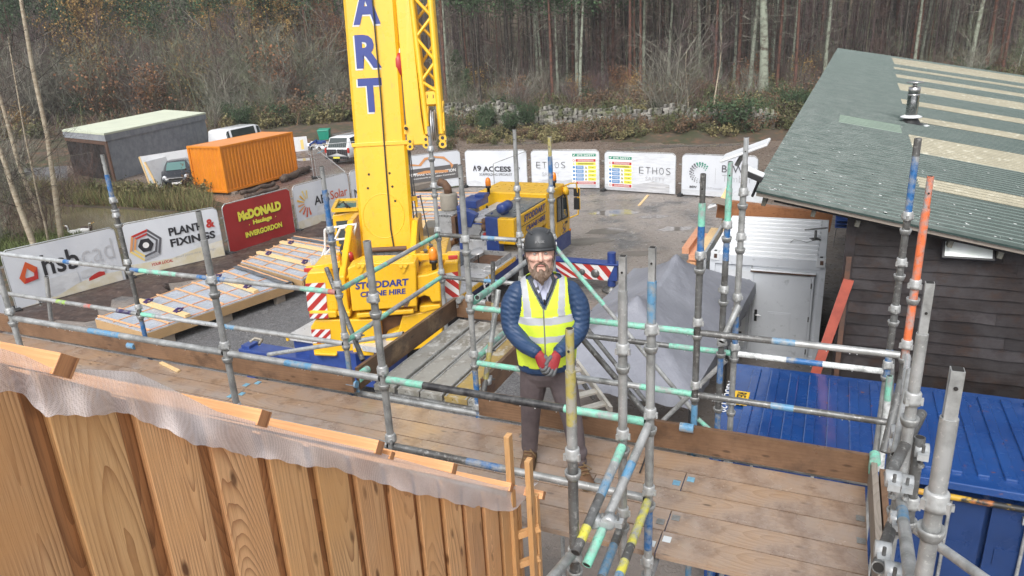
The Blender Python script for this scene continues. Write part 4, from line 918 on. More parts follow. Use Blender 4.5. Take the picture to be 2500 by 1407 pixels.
for a, b, c in (((930,600),(955,690),(1010,680)),((420,665),(385,720),(345,735))): q.path([V(*K(*p),YC+.35) for p in (a,b,c)], .035,'yellow',6)
for k in range(7): p = V(*K(950+k*16,590-k*14+8*math.sin(k*2)),15.+.1*k); q.tube(p, p+DZ*(.12+.12*random.random())+DX*.12*(random.random()-.5), .03+.03*random.random(), 'yellow' if k % 3 else 'galv_dark', 8)
for k in range(8): p = V(*K(300+k*14,590-9*k+10*math.sin(k*3)),15.+.1*k); q.tube(p, p+DZ*.15+DX*.16*(random.random()-.5), .03+.03*random.random(), 'yellow' if k % 3 else 'galv_dark', 8)
q.path([V(*K(*p),15.6) for p in ((350,520),(345,480),(360,450),(375,425),(380,470),(370,510))], .055,'black',8)
q.build('hose', cr)
# hand rails on the left
M('rail_white', (.66,.67,.68), .4)
q = MB()
for l in (((205,330),(212,560)),((205,332),(285,312),(462,285),(455,300),(392,520),(160,600)),((290,405),(330,320),(372,312)),((285,412),(430,398)),((210,470),(180,560),(150,640)),((240,330),(290,440),(200,540))):
    q.path([V(*K(*p),15.8) for p in l], .028,'rail_white',8)
q.build('hand_rail', cr)
q = MB(); px_block(q, [(85,575),(250,535),(400,520),(300,580),(200,620),(100,625)], 15.7, .1, 'silver'); q.build('step_plate', cr)
# driver cab of the upper works
Yk = 18.6
ca = [(262,235),(300,95),(478,88),(478,470),(330,470),(280,430)]
q = MB(); px_block(q, [(265,215),(480,175),(480,480),(300,470),(275,330)], Yk, 1.6, 'yellow'); cc_ = q.build('crane_cab', cr, bevel=.04)
q = MB(); P = [V(*K(272,180),Yk-.05), V(*K(472,168),Yk-.05), V(*K(475,95),Yk+1.3), V(*K(310,100),Yk+1.3)]; q.prism(P, -DZ*.05+np.array([0,.05,0]), 'glassgreen'); o = q.build('roof_window', cc_)
q = MB()
for i in range(4): q.beam(P[i]+DZ*.01, P[(i+1) % 4]+DZ*.01, .09,.09,'yellow')
q.build('roof_frame', cc_)
q = MB(); q.path([V(*K(385,168),Yk-.1)+DZ*.04, V(*K(355,120),Yk+.6)+DZ*.05, V(*K(320,150),Yk)+DZ*.05], .02,'black',5); q.path([V(*K(410,168),Yk-.1)+DZ*.04, V(*K(375,140),Yk+.3)+DZ*.05], .03,'black',5); q.build('wiper', cc_)
q = MB(); px_block(q, [(295,265),(460,250),(462,380),(440,450),(320,445)], Yk-.02, .02, 'glass'); q.build('rear_window', cc_)
q = MB(); px_block(q, [(360,330),(440,290),(470,300),(470,480),(430,500),(400,420)], Yk-.9, .5, 'yellow'); q.build('cylinder_cover', cr, bevel=.03)
# ---- telescopic boom ----
A0, A1 = V(946,600,15.9), V(900,0,16.95); bd = nrm(A1-A0); bx = nrm(np.array([1,0,0])-bd*bd[0]); bn = np.cross(bx, bd); bn = bn if bn[1] < 0 else -bn   # bn faces the camera
col_ = V(929,352,15.9+(16.95-15.9)*.40); sl_ = (col_-A0)@bd
w0 = np.linalg.norm(V(1011,598,15.9)-V(880,598,15.9)); w1 = np.linalg.norm(V(989,340,16.33)-V(858,340,16.33))*.965
def sect(a, b, w_, dpt, m, nm_, par):
    rings = []; hw = w_/2; r_ = .07
    prof = [(-hw+r_,0),(hw-r_,0),(hw,r_),(hw-.16,dpt*.6),(hw-.42,dpt),(-hw+.42,dpt),(-hw+.1,dpt*.6),(-hw,r_)]
    for s_ in (a, b): rings.append([A0+bd*s_+bx*x-bn*y for x, y in prof])
    q = MB(); q.loft(rings[::-1], m, smooth=False); return q.build(nm_, par, bevel=.01)
boom = sect(-.75, sl_, w0, 1.25, 'yellow', 'boom', cr)
inner = sect(sl_-.3, sl_+9.5, w1, 1.1, 'yellow', 'boom_extension', boom)
# shift the extension a touch back inside the sleeve
inner.location = [float(k) for k in -bn*.03]
q = MB(); hw = w0/2+.02
q.loft([[A0+bd*s_+bx*x-bn*y for x, y in ((-hw,-.02),(hw,-.02),(hw-.2,.9),(-hw+.2,.9))] for s_ in (sl_+.05, sl_-.04)], 'yellow', smooth=False); q.build('boom_collar', boom, bevel=.01)
for x, y in ((898,426),(949,423),(897,460),(957,456),(965,491)): c = V(x,y,16.1); d = A0+(c-A0)-bn*((c-A0)@bn); q = MB(); q.tube(d+bn*.004, d-bn*.02, .028,'dark',10); q.build('bolt_hole', boom)
q = MB(); c = V(936,528,16.0); c = c-bn*((c-A0)@bn)
for i in range(40):
    a, b = i*math.pi/20, (i+1)*math.pi/20; q.tube(c+bx*.47*math.cos(a)+bd*.5*math.sin(a)-bn*.008, c+bx*.47*math.cos(b)+bd*.5*math.sin(b)-bn*.008, .016,'yellow',6)
q.build('weld_ring', boom)
def on_boom(x, y, lift=0.):
    d = _ray(x, y); k = ((A0-bn*(.03)-CAM)@bn)/(d@bn); return CAM+d*k+bn*lift
for ch, c, hgt, wd_ in (('A',(893,14),.80,.60),('R',(899,126),.72,.56),('T',(905,233),.74,.53)):
    q = MB(); p = on_boom(*c); tl = nrm(bx+bd*.0)
    put_text(q, ch, p-bx*.022-bd*.026, bx, bd, hgt+.02, 'letterwhite', .045, 0, wd_+.02, off=.006); put_text(q, ch, p, bx, bd, hgt, 'letterblue', .04, 0, wd_, off=.012)
    q.build('lettering', boom)
q = MB(); q.path([on_boom(x,y,.06) for x,y in ((905,-60),(917,80),(931,240),(944,420),(955,560),(964,612))], .018,'rope',6); q.build('hoist_rope', cr)
# ---- folded jib beside the boom ----
Jp = lambda x, y: (800+x*.3411, y*.3411)
def jib_px(mb, pts, Y0, Y1, depth, m):   # follow the boom's lean: Y grows with height
    P = []
    for p in pts:
        x, y = Jp(*p); P.append(V(x, y, Y0+(Y1-Y0)*(1200-p[1])/1200))
    mb.prism(P, -bn*depth, m)
q = MB(); jib_px(q, [(470,-260),(485,0),(562,900),(566,985),(572,1075),(600,1070),(612,1040),(690,1035),(712,1060),(722,1050),(722,975),(692,962),(672,850),(590,0),(566,-260)], 16.2, 17.0, .30, 'yellow')
jb = q.build('folding_jib', cr, bevel=.02)
for x, y in ((590,1052),(703,1000),(590,1015),(705,1040)): p = V(*Jp(x,y),16.2+.8*(1200-y)/1200); q = MB(); q.tube(p+bn*.03, p-bn*.33, .075,'yellow',14); q.tube(p+bn*.034, p+bn*.02, .035,'rope',10); q.build('jib_pin', jb)
def JV(x, y, k=0): return V(*Jp(x,y), 16.15+.8*(1200-y)/1200)-bn*k
lat = MB(); dep = .42
L = lambda y: (600+(715-600)*y/960, y); Rr = lambda y: (735+(815-735)*y/960, y)
for k in (0, dep):
    lat.tube(JV(*L(-260),k), JV(*L(960),k), .062,'yellow',10); lat.tube(JV(*Rr(-260),k), JV(*Rr(960),k), .072,'yellow',10)
ys = [-170,-40,120,270,440,585,660]
for i in range(len(ys)-1):
    a, b = (L(ys[i]), Rr(ys[i+1])) if i % 2 else (Rr(ys[i]), L(ys[i+1]))
    lat.tube(JV(*a,0), JV(*b,0), .038,'yellow',8)
    a, b = (Rr(ys[i]), L(ys[i+1])) if i % 2 else (L(ys[i]), Rr(ys[i+1])); lat.tube(JV(*a,dep), JV(*b,dep), .034,'yellow',8)
    lat.tube(JV(*L(ys[i]),0), JV(*L(ys[i+1]),dep), .03,'yellow',8); lat.tube(JV(*Rr(ys[i]),0), JV(*Rr(ys[i+1]),dep), .03,'yellow',8)
lt = lat.build('jib_lattice', cr)
q = MB()
for k in (0,.36): q.prism([JV(*p,k) for p in ((690,660),(772,650),(778,745),(700,750))], -bn*.03, 'yellow')
for x in (712,755): q.prism([JV(*p,-.004) for p in ((x-3,678),(x+3,678),(x+4,705),(x-2,705))], -bn*.004, 'dark')
q.prism([JV(*p,0) for p in ((690,760),(720,760),(722,960),(715,965),(696,965))], -bn*.3, 'yellow'); q.prism([JV(*p,0) for p in ((780,750),(830,720),(826,770),(840,930),(838,960),(815,975),(795,965))], -bn*.30, 'yellow')
q.prism([JV(*p,.05) for p in ((800,960),(838,955),(848,1010),(842,1050),(815,1055),(803,1010))], -bn*.12, 'yellow')
for y in (988,1034): q.tube(JV(822,y,-.01), JV(822,y,.22), .085,'yellow',14); q.tube(JV(822,y,-.016), JV(822,y,0), .04,'rope',10)
q.path([JV(*p,-.02) for p in ((818,815),(828,808),(836,935),(824,940))], .02,'yellow',6)
q.build('jib_head', lt, bevel=.008)
sp_ = JV(756,895,.12); MB().lathe(sp_-bx*.05, [(.30,0),(.34,.01),(.30,.035),(.30,.065),(.34,.09),(.30,.10)], 'silver', 26, bx).build('sheave', lt)
q = MB()
for x in (748,760): q.path([JV(x,785,-.16), JV(x+8,900,-.24), JV(x+14,1010,-.12)], .010,'rope',5)
q.build('sheave_rope', lt)
# bits hanging between boom and jib
q = MB(); jib_px(q, [(470,235),(500,225),(512,300),(500,330),(465,325)], 16.3, 17.1, .3, 'yellow'); jib_px(q, [(535,905),(565,890),(568,960),(545,965)], 16.3, 17.1, .3, 'yellow'); q.tube(JV(560,920,-.02),JV(560,920,.1),.04,'dark',8); q.build('jib_bracket', cr)
q = MB(); q.lathe(JV(505,470,.2), [(.02,-.22),(.12,-.16),(.15,0),(.12,.18),(.05,.3)], 'redpaint', 14); q.lathe(JV(508,375,.2), [(.05,-.1),(.09,0),(.05,.12)], 'whitepaint', 10); q.build('hook_block', cr)
q = MB()
for i, (a, b) in enumerate((((430,-40),(500,700)),((455,-40),(470,330)),((570,1075),(608,1407)),((585,1075),(622,1407)),((578,1080),(600,1407)))): q.path([JV(*a,.1), JV(*[(a[j]+b[j])/2 for j in (0,1)],.1), JV(*b,.1)], .014,'rope',5)
a, b = V(1005,478,16.5), V(1017,603,15.7)
for d in (0,.06,.20): q.path([a+bx*d, b+bx*d*1.6], .016,'rope',5)
q.build('rope', cr)
q = MB(); q.beam(V(990,487,16.3), V(1018,484,16.3), .10,.10,'yellow'); q.beam(V(1016,482,16.3), V(1018,505,16.3), .05,.05,'yellow'); q.build('rope_guide', cr)
# ---- carrier ----
SR, SL = -8.33, -10.95
q = MB(); q.sbox(((SR+SL)/2,15.5,1.36),(SR-SL-.02,7.9,.13),'silver'); q.sbox(((SR+SL)/2,19.9,1.36),(SR-SL-.04,6.6,.12),'deckgrey'); deck_ = q.build('carrier_deck', cr)
q = MB(); q.sbox((SR-.015,15.0,1.345),(.05,7.0,.11),'yellow'); q.sbox((SL+.015,15.,1.345),(.05,7.,.11),'yellow'); q.build('deck_edge', cr)
q = MB(); q.sbox(((SR+SL)/2,17.2,.95),(1.25,11.6,.65),'cblue'); q.sbox(((SR+SL)/2,20.2,.95),(SR-SL-.1,.6,.7),'cblue'); q.sbox((SR-.4,18.6,1.15),(.7,3.,.3),'cblue'); q.sbox((SL+.4,18.6,1.15),(.7,3.,.3),'cblue'); q.sbox((-9.64,22.9,.75),(2.5,.9,.5),'cblue'); q.build('chassis', cr)
def wheel(s_, t_, side):
    q = MB(); q.lathe(W(s_-.19*side,t_,.62), [(.35,0),(.58,.0),(.62,.04),(.62,.34),(.58,.38),(.35,.38)], 'rubber', 28, DX*side); o = q.build('wheel', cr)
    q = MB(); q.lathe(W(s_-.1*side,t_,.62), [(.01,.24),(.12,.25),(.14,.16),(.30,.14),(.36,.27),(.36,.1)], 'galv', 20, DX*side, caps=False)
    for a in range(10): p = W(s_+.06*side,t_+.22*math.cos(a*.628),.62+.22*math.sin(a*.628)); q.tube(p-DX*side*.03, p+DX*side*.02, .018,'galv_dark',6)
    q.build('rim', o)
for t_ in (13.0,14.6,19.3,21.2):
    for s_, sd_ in ((SR-.22,1),(SL+.22,-1)): wheel(s_, t_, sd_)
# tray with chequered rim
q = MB(); q.sbox((-8.86,17.75,1.44),(.86,1.25,.02),'oldrust')
for c, sz in (((-8.43,17.75,1.50),(.05,1.3,.16)),((-9.29,17.75,1.50),(.05,1.3,.16)),((-8.86,17.12,1.50),(.9,.05,.16)),((-8.86,18.38,1.50),(.9,.05,.16))): q.sbox(c, sz, 'chequer')
q.build('tool_tray', cr)
q = MB(); q.sbox((-9.95,17.6,1.44),(1.0,1.6,.03),'deckgrey'); q.build('deck_mat', cr)
# engine housing
q = MB(); q.sbox((-8.60,19.85,2.14),(.53,2.65,.78),'yellow'); q.sbox((-8.62,21.4,1.95),(.5,.5,1.1),'yellow'); hs_ = q.build('engine_housing', cr, bevel=.03)
q = MB(); q.sbox((-8.86,19.95,2.55),(.98,2.5,.05),'deckgrey'); q.build('housing_top', hs_)
for zz in (2.17,): MB().sbox((SR+.004,19.9,zz),(.006,2.4,.012),'dark').build('panel_seam', hs_)
for body, tt, zz, hh, ww in (('STODDART',20.15,2.36,.20,1.75),('CRANE HIRE',20.2,2.02,.16,1.6)):
    q = MB(); put_text(q, body, W(SR+.002,tt,zz), DY, DZ, hh, 'letterblue', .035, .1, ww, off=.006); q.build('lettering', hs_)
q = MB(); q.sbox((-9.08,18.75,1.98),(.42,.35,1.1),'cblue'); q.sbox((-10.2,18.9,2.05),(.10,.5,1.2),'cblue'); q.sbox((-9.65,18.95,2.22),(1.1,.05,.04),'cblue'); q.prism([W(-9.28,18.8,2.2),W(-9.2,18.8,2.2),W(-9.18,18.8,2.62),W(-9.34,18.8,2.4)],DY*.15,'cblue'); q.prism([W(-10.35,18.9,2.1),W(-9.95,18.9,2.1),W(-9.75,18.9,2.5),W(-10.4,18.9,2.75)],DY*.25,'cblue'); q.sbox((-10.45,20.2,2.6),(.6,.9,.24),'cblue'); q.sbox((-10.3,20.5,2.75),(.35,.4,.12),'cblue'); q.build('boom_rest', cr, bevel=.015)
q = MB(); q.sbox((-9.62,20.4,2.33),(1.0,2.9,.10),'silver'); q.sbox((-9.65,18.98,1.95),(1.05,.06,.5),'chequer'); q.sbox((-9.65,18.9,1.55),(1.05,.12,.35),'silver')
for s_, t_ in ((-10.0,19.4),(-10.05,20.3),(-9.9,21.3),(-9.3,21.4)): q.tube(W(s_,t_,2.38), W(s_,t_,2.46), .035,'black',8)
q.build('engine_cover', cr, bevel=.015)
q = MB(); q.sbox((-10.95,19.55,2.0),(.62,.9,.84),'chequer'); 
for i in range(9): q.sbox((-11.17+i*.055,19.098,2.36),(.028,.01,.05),'dark')
q.sbox((-10.6,19.25,1.95),(.14,.5,.85),'oldrust'); q.build('air_cleaner_box', cr, bevel=.01)
mp = G(*R3(238,330),2.50); q = MB(); q.lathe(mp-DZ*.1, [(.10,-.05),(.10,.02),(.27,.03),(.28,.06),(.28,.52),(.26,.55)], 'beige', 22); mf = q.build('silencer', cr)
q = MB(); q.path([mp+DZ*.42, mp+DZ*.62-DX*.02, mp+DZ*.75-DX*.12, mp+DZ*.80-DX*.30], .13,'oldrust',12,True); q.build('exhaust_elbow', mf)
tk = W(-8.80,18.95,2.78); q = MB(); q.lathe(tk-DY*.32, [(.02,0),(.12,.02),(.155,.06),(.155,.60),(.12,.64),(.02,.66)], 'cblue', 18, DY); q.box(tk-DZ*.17,(.12,.3,.08),'cblue',(DX,DY,DZ)); q.build('air_tank', cr)
q = MB(); q.lathe(W(-9.38,18.7,2.1), [(.10,0),(.10,.16),(.06,.2),(.08,.22),(.08,.34),(.03,.37)], 'oldrust', 14); q.path([W(-9.38,18.62,2.2),W(-9.5,18.6,2.0),W(-9.4,18.58,1.8),W(-9.25,18.6,2.0)],.02,'black',6); q.lathe(W(-9.36,18.66,1.9),[(.05,0),(.07,.1),(.03,.14)],'redpaint',10); q.build('filter', cr)
q = MB(); q.path([G(*R3(210,890),1.6), G(*R3(225,830),1.75), G(*R3(265,775),1.95), G(*R3(320,750),2.02)], .085,'copper',12); q.build('tail_pipe', cr)
q = MB(); px_block(q, [(990,330),(1010,310),(1085,308),(1092,440),(1000,450)], 18.2, .8, 'beige'); q.build('fuel_tank', cr, bevel=.05)
# cab of the carrier
cb = MB()
prof = [(21.15,1.05),(23.35,.95),(23.42,1.55),(23.15,2.55),(22.9,2.72),(21.2,2.72)]
cb.prism([W(SR-.01,t_,z_) for t_, z_ in prof], -DX*2.45, 'yellow'); cbo = cb.build('cab', cr, bevel=.045)
q = MB(); q.prism([W(SR+.002,t_,z_) for t_, z_ in ((22.1,1.58),(23.14,1.50),(23.0,2.18),(22.85,2.36),(22.12,2.36))], -DX*.03, 'glass'); q.build('side_window', cbo)
q = MB()
for l in (((22.1,1.58),(23.14,1.50)),((23.14,1.5),(23.0,2.18)),((23.0,2.18),(22.85,2.36)),((22.85,2.36),(22.12,2.36)),((22.12,2.36),(22.1,1.58)),((22.55,1.55),(22.56,2.35))): q.tube(W(SR+.006,*l[0]), W(SR+.006,*l[1]), .022,'black',6)
q.build('window_seal', cbo)
q = MB(); q.prism([W(SR+.004,t_,z_) for t_, z_ in ((22.0,1.02),(23.3,.98),(23.33,1.44),(22.02,1.5))], -DX*.03, 'yellow'); dr_ = q.build('door', cbo, bevel=.015)
q = MB(); q.sbox((SR+.015,22.95,1.36),(.03,.20,.07),'black'); q.build('handle', dr_)
q = MB(); c_ = W(SR+.008,22.75,1.16)
for ch, o_, k in (('S',(-.09,.04),.30),('H',(.07,-.03),.30)): put_text(q, ch, c_+DY*o_[0]+DZ*o_[1], nrm(DY+DZ*.3), nrm(DZ-DY*.1), k, 'letterblue', .0, .2, k*.75, off=.004)
for i in range(28):
    a, b = i*math.pi/14, (i+1)*math.pi/14; 
q.build('emblem', dr_)
q = MB(); q.sbox((-9.65,23.40,2.05),(2.1,.02,.85),'glass'); q.build('windscreen', cbo)
q = MB(); q.sbox((SR-.12,21.16,1.9),(.02,.02,1.2),'dark'); q.build('rear_seam', cbo)
q = MB(); q.path([W(SR-.05,23.0,2.62),W(SR+.1,23.25,2.66),W(SR+.22,23.5,2.62),W(SR+.26,23.55,2.2),W(SR+.25,23.55,1.5),W(SR+.02,23.3,1.42)], .028,'yellow',8); mi = q.build('mirror_arm', cbo)
for z_, h_ in ((2.28,.28),(1.88,.42)):
    q = MB(); q.sbox((SR+.20,23.56,z_),(.20,.09,h_),'black'); q.sbox((SR+.20,23.62,z_),(.22,.04,h_+.03),'yellow'); q.build('mirror', mi, bevel=.02)
q = MB(); q.lathe(W(SR+.10,22.75,2.5), [(.02,-.10),(.15,-.05),(.16,.05),(.02,.10)], 'yellow', 14, nrm(DX+DZ*.3)); q.build('wide_mirror', mi)
beacon(W(-10.3,21.0,2.98), .10, cbo); beacon(W(-8.45,22.2,2.98), .10, cbo)
q = MB(); q.prism([W(SR-.01,t_,z_) for t_, z_ in ((21.2,.45),(23.45,.40),(23.5,.95),(22.0,1.05),(21.2,1.1))], -DX*2.45, 'cblue'); q.build('bumper', cr, bevel=.03)
MB().sbox((SR+.01,23.35,.98),(.03,.12,.07),'amber').build('indicator', cbo)
q = MB(); q.lathe(W(-8.9,17.2,1.9),[(.01,0),(.20,.004),(.20,.012),(.01,.016)],'silver',20,nrm(-DY*.3+DZ)); q.tube(W(-8.9,17.25,1.42),W(-8.9,17.22,1.9),.015,'black'); q.build('deck_mirror', cr)
# ladder on the deck side
q = MB()
la, lb = G(*R3(690,1085),1.46), None
q.tube(G(*R3(650,1110),1.5), G(*R3(780,1130),1.5), .025,'silver',8); q.tube(G(*R3(690,1060),1.62), G(*R3(820,1070),1.62), .025,'silver',8); q.tube(G(*R3(650,1110),1.5), G(*R3(690,1060),1.62), .025,'silver',8); q.tube(G(*R3(780,1130),1.5), G(*R3(820,1070),1.62), .025,'silver',8)
for o_ in (0,.32):
    q.tube(W(SR+.06,16.2+o_,1.45), W(SR+.35,16.0+o_,.3), .026,'silver',8)
for k in range(4): q.tube(W(SR+.1+.08*k,16.18-.05*k,1.3-.3*k), W(SR+.1+.08*k,16.5-.05*k,1.3-.3*k), .022,'silver',8)
q.build('access_ladder', cr)
# outriggers
q = MB(); q.sbox((-7.0,20.2,.64),(2.7,.50,.50),'cblue'); q.sbox((-6.9,19.95,.915),(2.6,.1,.05),'cblue'); q.tube(W(-5.86,20.1,.2), W(-5.86,20.1,1.25), .13,'cblue',16); og = q.build('outrigger', cr, bevel=.012)
q = MB(); chevron(q, [W(-7.75,19.94,.87),W(-5.74,19.94,.87),W(-5.95,19.94,.40),W(-7.35,19.94,.40)], 8, -1); 
for s_, z_, r_ in ((-6.75,.62,.10),(-6.33,.60,.135)): q.lathe(W(s_,19.925,z_),[(r_,0),(r_,.01),(.01,.012)],'galv_dark',16,-DY)
q.build('chevron_plate', og)
q = MB(); q.lathe(W(-5.86,20.1,.02),[(.30,0),(.30,.06),(.1,.12),(.1,.25)],'galv_dark',18); q.build('foot_pad', og)
q = MB(); q.sbox((-10.5,11.65,.72),(3.8,.45,.42),'cblue'); q.sbox((-12.25,11.65,.55),(.25,.3,.9),'cblue'); q.lathe(W(-12.25,11.65,.02),[(.28,0),(.28,.06),(.09,.12),(.09,.25)],'galv_dark',16); q.build('outrigger', cr, bevel=.012)
q = MB(); q.sbox((-9.64,12.1,1.0),(2.5,.9,.5),'cblue'); q.path([G(610,835,1.5),G(622,826,1.56),G(640,830,1.5),G(632,842,1.5)],.03,'beige',6); q.build('rear_beam', cr)
# ---------------- fence panels with banners ----------------
M('banner_w', (.66,.69,.74), .55, c2=(.58,.61,.67), sc1=.9, lo=.45, hi=.75, c3=(.60,.63,.68), sc3=2.5, lo3=.6, hi3=.8, bump=.25, bsc=2.5)
M('banner_w2', (.68,.71,.75), .55, c2=(.58,.60,.64), sc1=2., lo=.45, hi=.7, c3=(.50,.52,.56), sc3=1.2, lo3=.58, hi3=.75, stretch=(1,1,6), bump=.25, bsc=2.5)
M('print_beige', (.62,.56,.40), .6, c2=(.70,.68,.62), sc1=1.6, lo=.4, hi=.6); M('print_grey', (.52,.54,.57), .6, c2=(.66,.68,.71), sc1=1.8, lo=.35, hi=.65, stretch=(1,1,2.5)); M('print_plank', (.44,.45,.48), .6, c2=(.60,.61,.63), sc1=1.4, lo=.4, hi=.6, c3=(.30,.29,.28), sc3=3, lo3=.6, hi3=.68, stretch=(.6,.6,6))
M('ink', (.028,.028,.034), .5); M('ink_grey', (.36,.37,.40), .5); M('ink_dgrey', (.10,.10,.115), .5); M('ink_lgrey', (.52,.53,.56), .5); M('ink_red', (.47,.035,.03), .5); M('ink_orange', (.60,.10,.03), .5); M('ink_tan', (.66,.31,.13), .5); M('ink_amber', (.74,.44,.06), .5); M('ink_lyellow', (.80,.62,.22), .5); M('ink_green', (.03,.26,.17), .5); M('ink_blue', (.07,.24,.52), .5); M('ink_yellow', (.80,.74,.08), .5); M('ink_white', (.8,.8,.8), .5); M('mcred', (.37,.028,.028), .45, c2=(.32,.025,.025), sc1=1.5, bump=.2, bsc=2.5); M('oharegrey', (.13,.125,.125), .5); M('meshwire', (.48,.5,.5), .4, metal=.5)
PW, PH = 3.45, 2.0
class Panel:
    def __init__(p, a, b, label, bg='banner_w', wire=False, lean=0.):
        p.a = np.array([*a, 0.]); b = np.array([*b, 0.]); p.L = np.linalg.norm(b-p.a); p.ex = (b-p.a)/p.L; p.n = np.cross(p.ex, DZ)
        p.o = thing('fence_panel', label, 'fence', p.a, 'site fence panels')
        q = MB(); L = p.L; r = .019
        path = [(.02,.04),(.02,PH-.22),(.05,PH-.10),(.17,PH),(L-.17,PH),(L-.05,PH-.10),(L-.02,PH-.22),(L-.02,.04)]
        q.path([p.at(*c) for c in path], r, 'galv_bright', 8); q.tube(p.at(.02,.12), p.at(L-.02,.12), .014, 'galv_bright', 8)
        p.fr = q.build('frame', p.o)
        q = MB()
        for x in (.02, L-.02): q.box(p.at(x,.06), (.24,.62,.13), 'rubber', (p.ex, p.n, DZ))
        for x in (.06,):
            pass
        q2 = MB(); q2.box(p.at(0.,.065), (.22,.60,.13), 'rubber', (p.ex, p.n, DZ)); q2.build('foot', p.o, bevel=.015)
        for z in (.6, 1.5): q2 = MB(); q2.box(p.at(-.06,z), (.12,.05,.05), 'galv', (p.ex, p.n, DZ)); q2.build('clamp', p.o)
        if wire:
            q = MB()
            for i in range(int(L/.12)): q.tube(p.at(.05+i*.12,.12), p.at(.05+i*.12,PH-.03), .002, 'meshwire', 4, caps=False)
            for i in range(9): q.tube(p.at(.03,.2+i*.22), p.at(L-.03,.2+i*.22), .002, 'meshwire', 4, caps=False)
            q.build('wire_mesh', p.o); p.bn = p.o
        else:
            rows = []; n = 24
            for i in range(n+1):
                x = .035+(L-.07)*i/n; c = PH-.03-(max(0,.15-x)*.9+max(0,x-(L-.15))*.9)
                rows.append([p.at(x, .07+(c-.07)*j/6, .022+.012*math.sin(x*3+j)*math.sin(j*math.pi/6)) for j in range(7)])
            q = MB(); q.grid(rows, bg); q.f = [f[::-1] for f in q.f]; p.bn = q.build('banner', p.o)
    def at(p, x, z, off=0.): return p.a+p.ex*x+DZ*z+p.n*off
    def uv(p, px, py):
        d = _ray(px, py); q = CAM+d*(((p.a-CAM)@p.n)/(d@p.n)); return float((q-p.a)@p.ex), float(q[2])
    def text(p, s_, c, h, m, w_=None, bold=.02, shear=0., off=.045, rot=0.):
        q = MB(); ex, ez = p.ex, DZ
        if rot: ex, ez = p.ex*math.cos(rot)+DZ*math.sin(rot), DZ*math.cos(rot)-p.ex*math.sin(rot)
        put_text(q, s_, p.at(*c), ex, ez, h, m, bold, shear, w_, off=off); return q.build('lettering', p.bn)
    def poly(p, pts, m, off=.042, mb=None):
        q = mb or MB(); poly2(q, pts, p.a, p.ex, DZ, m, off)
        return q if mb else q.build('print', p.bn)
    def logo(p, polys, name='logo', off=.046):
        q = MB()
        for pts, m in polys: p.poly(pts, m, off, q)
        return q.build(name, p.bn)
p0 = Panel((-18.0,19.0), (-16.02,21.7), 'white banner fence panel with orange mark, cut by the left edge')
p0.logo([([(2.55,1.35),(2.95,1.40),(2.95,1.52),(2.55,1.48)],'ink_orange'),([(2.55,1.05),(3.0,1.10),(3.0,1.18),(2.55,1.14)],'ink_orange'),([(2.5,.8),(2.9,.83),(2.9,.92),(2.5,.9)],'ink_orange')])
# hsb cad
p1 = Panel((-15.95,21.8), (-13.75,24.55), 'white fence banner with red hexagon logo and black and grey lettering')
p1.poly([(.05,.08),(3.4,.08),(3.4,.42),(2.6,.5),(1.9,.38),(.9,.12)], 'print_beige'); p1.poly([(.9,.3),(1.0,.78),(2.0,.82),(2.05,.42),(1.2,.14)], 'print_grey', .043); p1.poly([(2.1,.5),(2.1,.75),(2.55,.82),(2.9,.7),(2.9,.55)], 'print_grey', .043); p1.poly([(2.3,.36),(2.32,.46),(2.5,.55),(2.7,.6),(2.85,.55),(2.86,.44)], 'ink_red', .045); p1.poly([(1.0,.2),(1.02,.26),(1.25,.36),(1.5,.36),(1.55,.3)], 'ink_lgrey', .045)
cx, cy = .62, 1.16
p1.logo([([(cx-.30,cy-.12),(cx-.02,cy+.36),(cx-.02,cy+.14),(cx-.13,cy-.10),(cx-.12,cy-.17),(cx-.2,cy-.34)],'ink_orange'),([(cx-.02,cy+.36),(cx+.27,cy+.10),(cx+.14,cy-.06),(cx-.02,cy+.14)],'ink_orange'),([(cx+.27,cy+.10),(cx+.22,cy-.28),(cx-.2,cy-.34),(cx-.12,cy-.17),(cx+.12,cy-.16),(cx+.14,cy-.06)],'ink_red')])
p1.text('hsb', (1.60,1.26), .70, 'ink', 1.12, .015); p1.text('cad', (2.78,1.30), .70, 'ink_lgrey', 1.05, -.012)
# plant & fixings
p2 = Panel((-13.7,24.8), (-11.1,27.05), 'white fence banner with coloured hexagon nut logo and black slanted lettering')
p2.poly([(.05,.08),(3.4,.08),(3.4,.75),(2.6,.62),(1.5,.42),(.05,.5)], 'print_beige'); p2.poly([(2.3,.75),(3.4,.95),(3.4,.7),(2.4,.6)], 'print_grey', .043)
def arc_hex(cx, cy, r0, r1, k, m, d=0.):
    P = [(math.cos(math.pi/3*i+d), math.sin(math.pi/3*i+d)) for i in range(7)]
    a, b = P[k], P[k+1]; return ([(cx+a[0]*r1,cy+a[1]*r1),(cx+b[0]*r1,cy+b[1]*r1),(cx+b[0]*r0,cy+b[1]*r0),(cx+a[0]*r0,cy+a[1]*r0)], m)
cx, cy = .70, 1.10; L_ = []
for k, m_ in ((1,'ink_red'),(2,'ink_tan'),(3,'ink_lyellow'),(4,'ink_grey'),(5,'ink_dgrey'),(0,'ink_dgrey')):
    L_ += [arc_hex(cx,cy,.50,.59,k,m_,.25), arc_hex(cx,cy,.37,.45,k,m_ if k != 4 else 'ink_dgrey',.25)]
L_ += [([(cx+.27*math.cos(math.pi/3*i),cy+.27*math.sin(math.pi/3*i)) for i in range(6)],'ink')]
o = p2.logo(L_); p2.logo([([(cx+.11*math.cos(math.pi/6*i),cy+.11*math.sin(math.pi/6*i)) for i in range(12)],'ink_white')], off=.05)
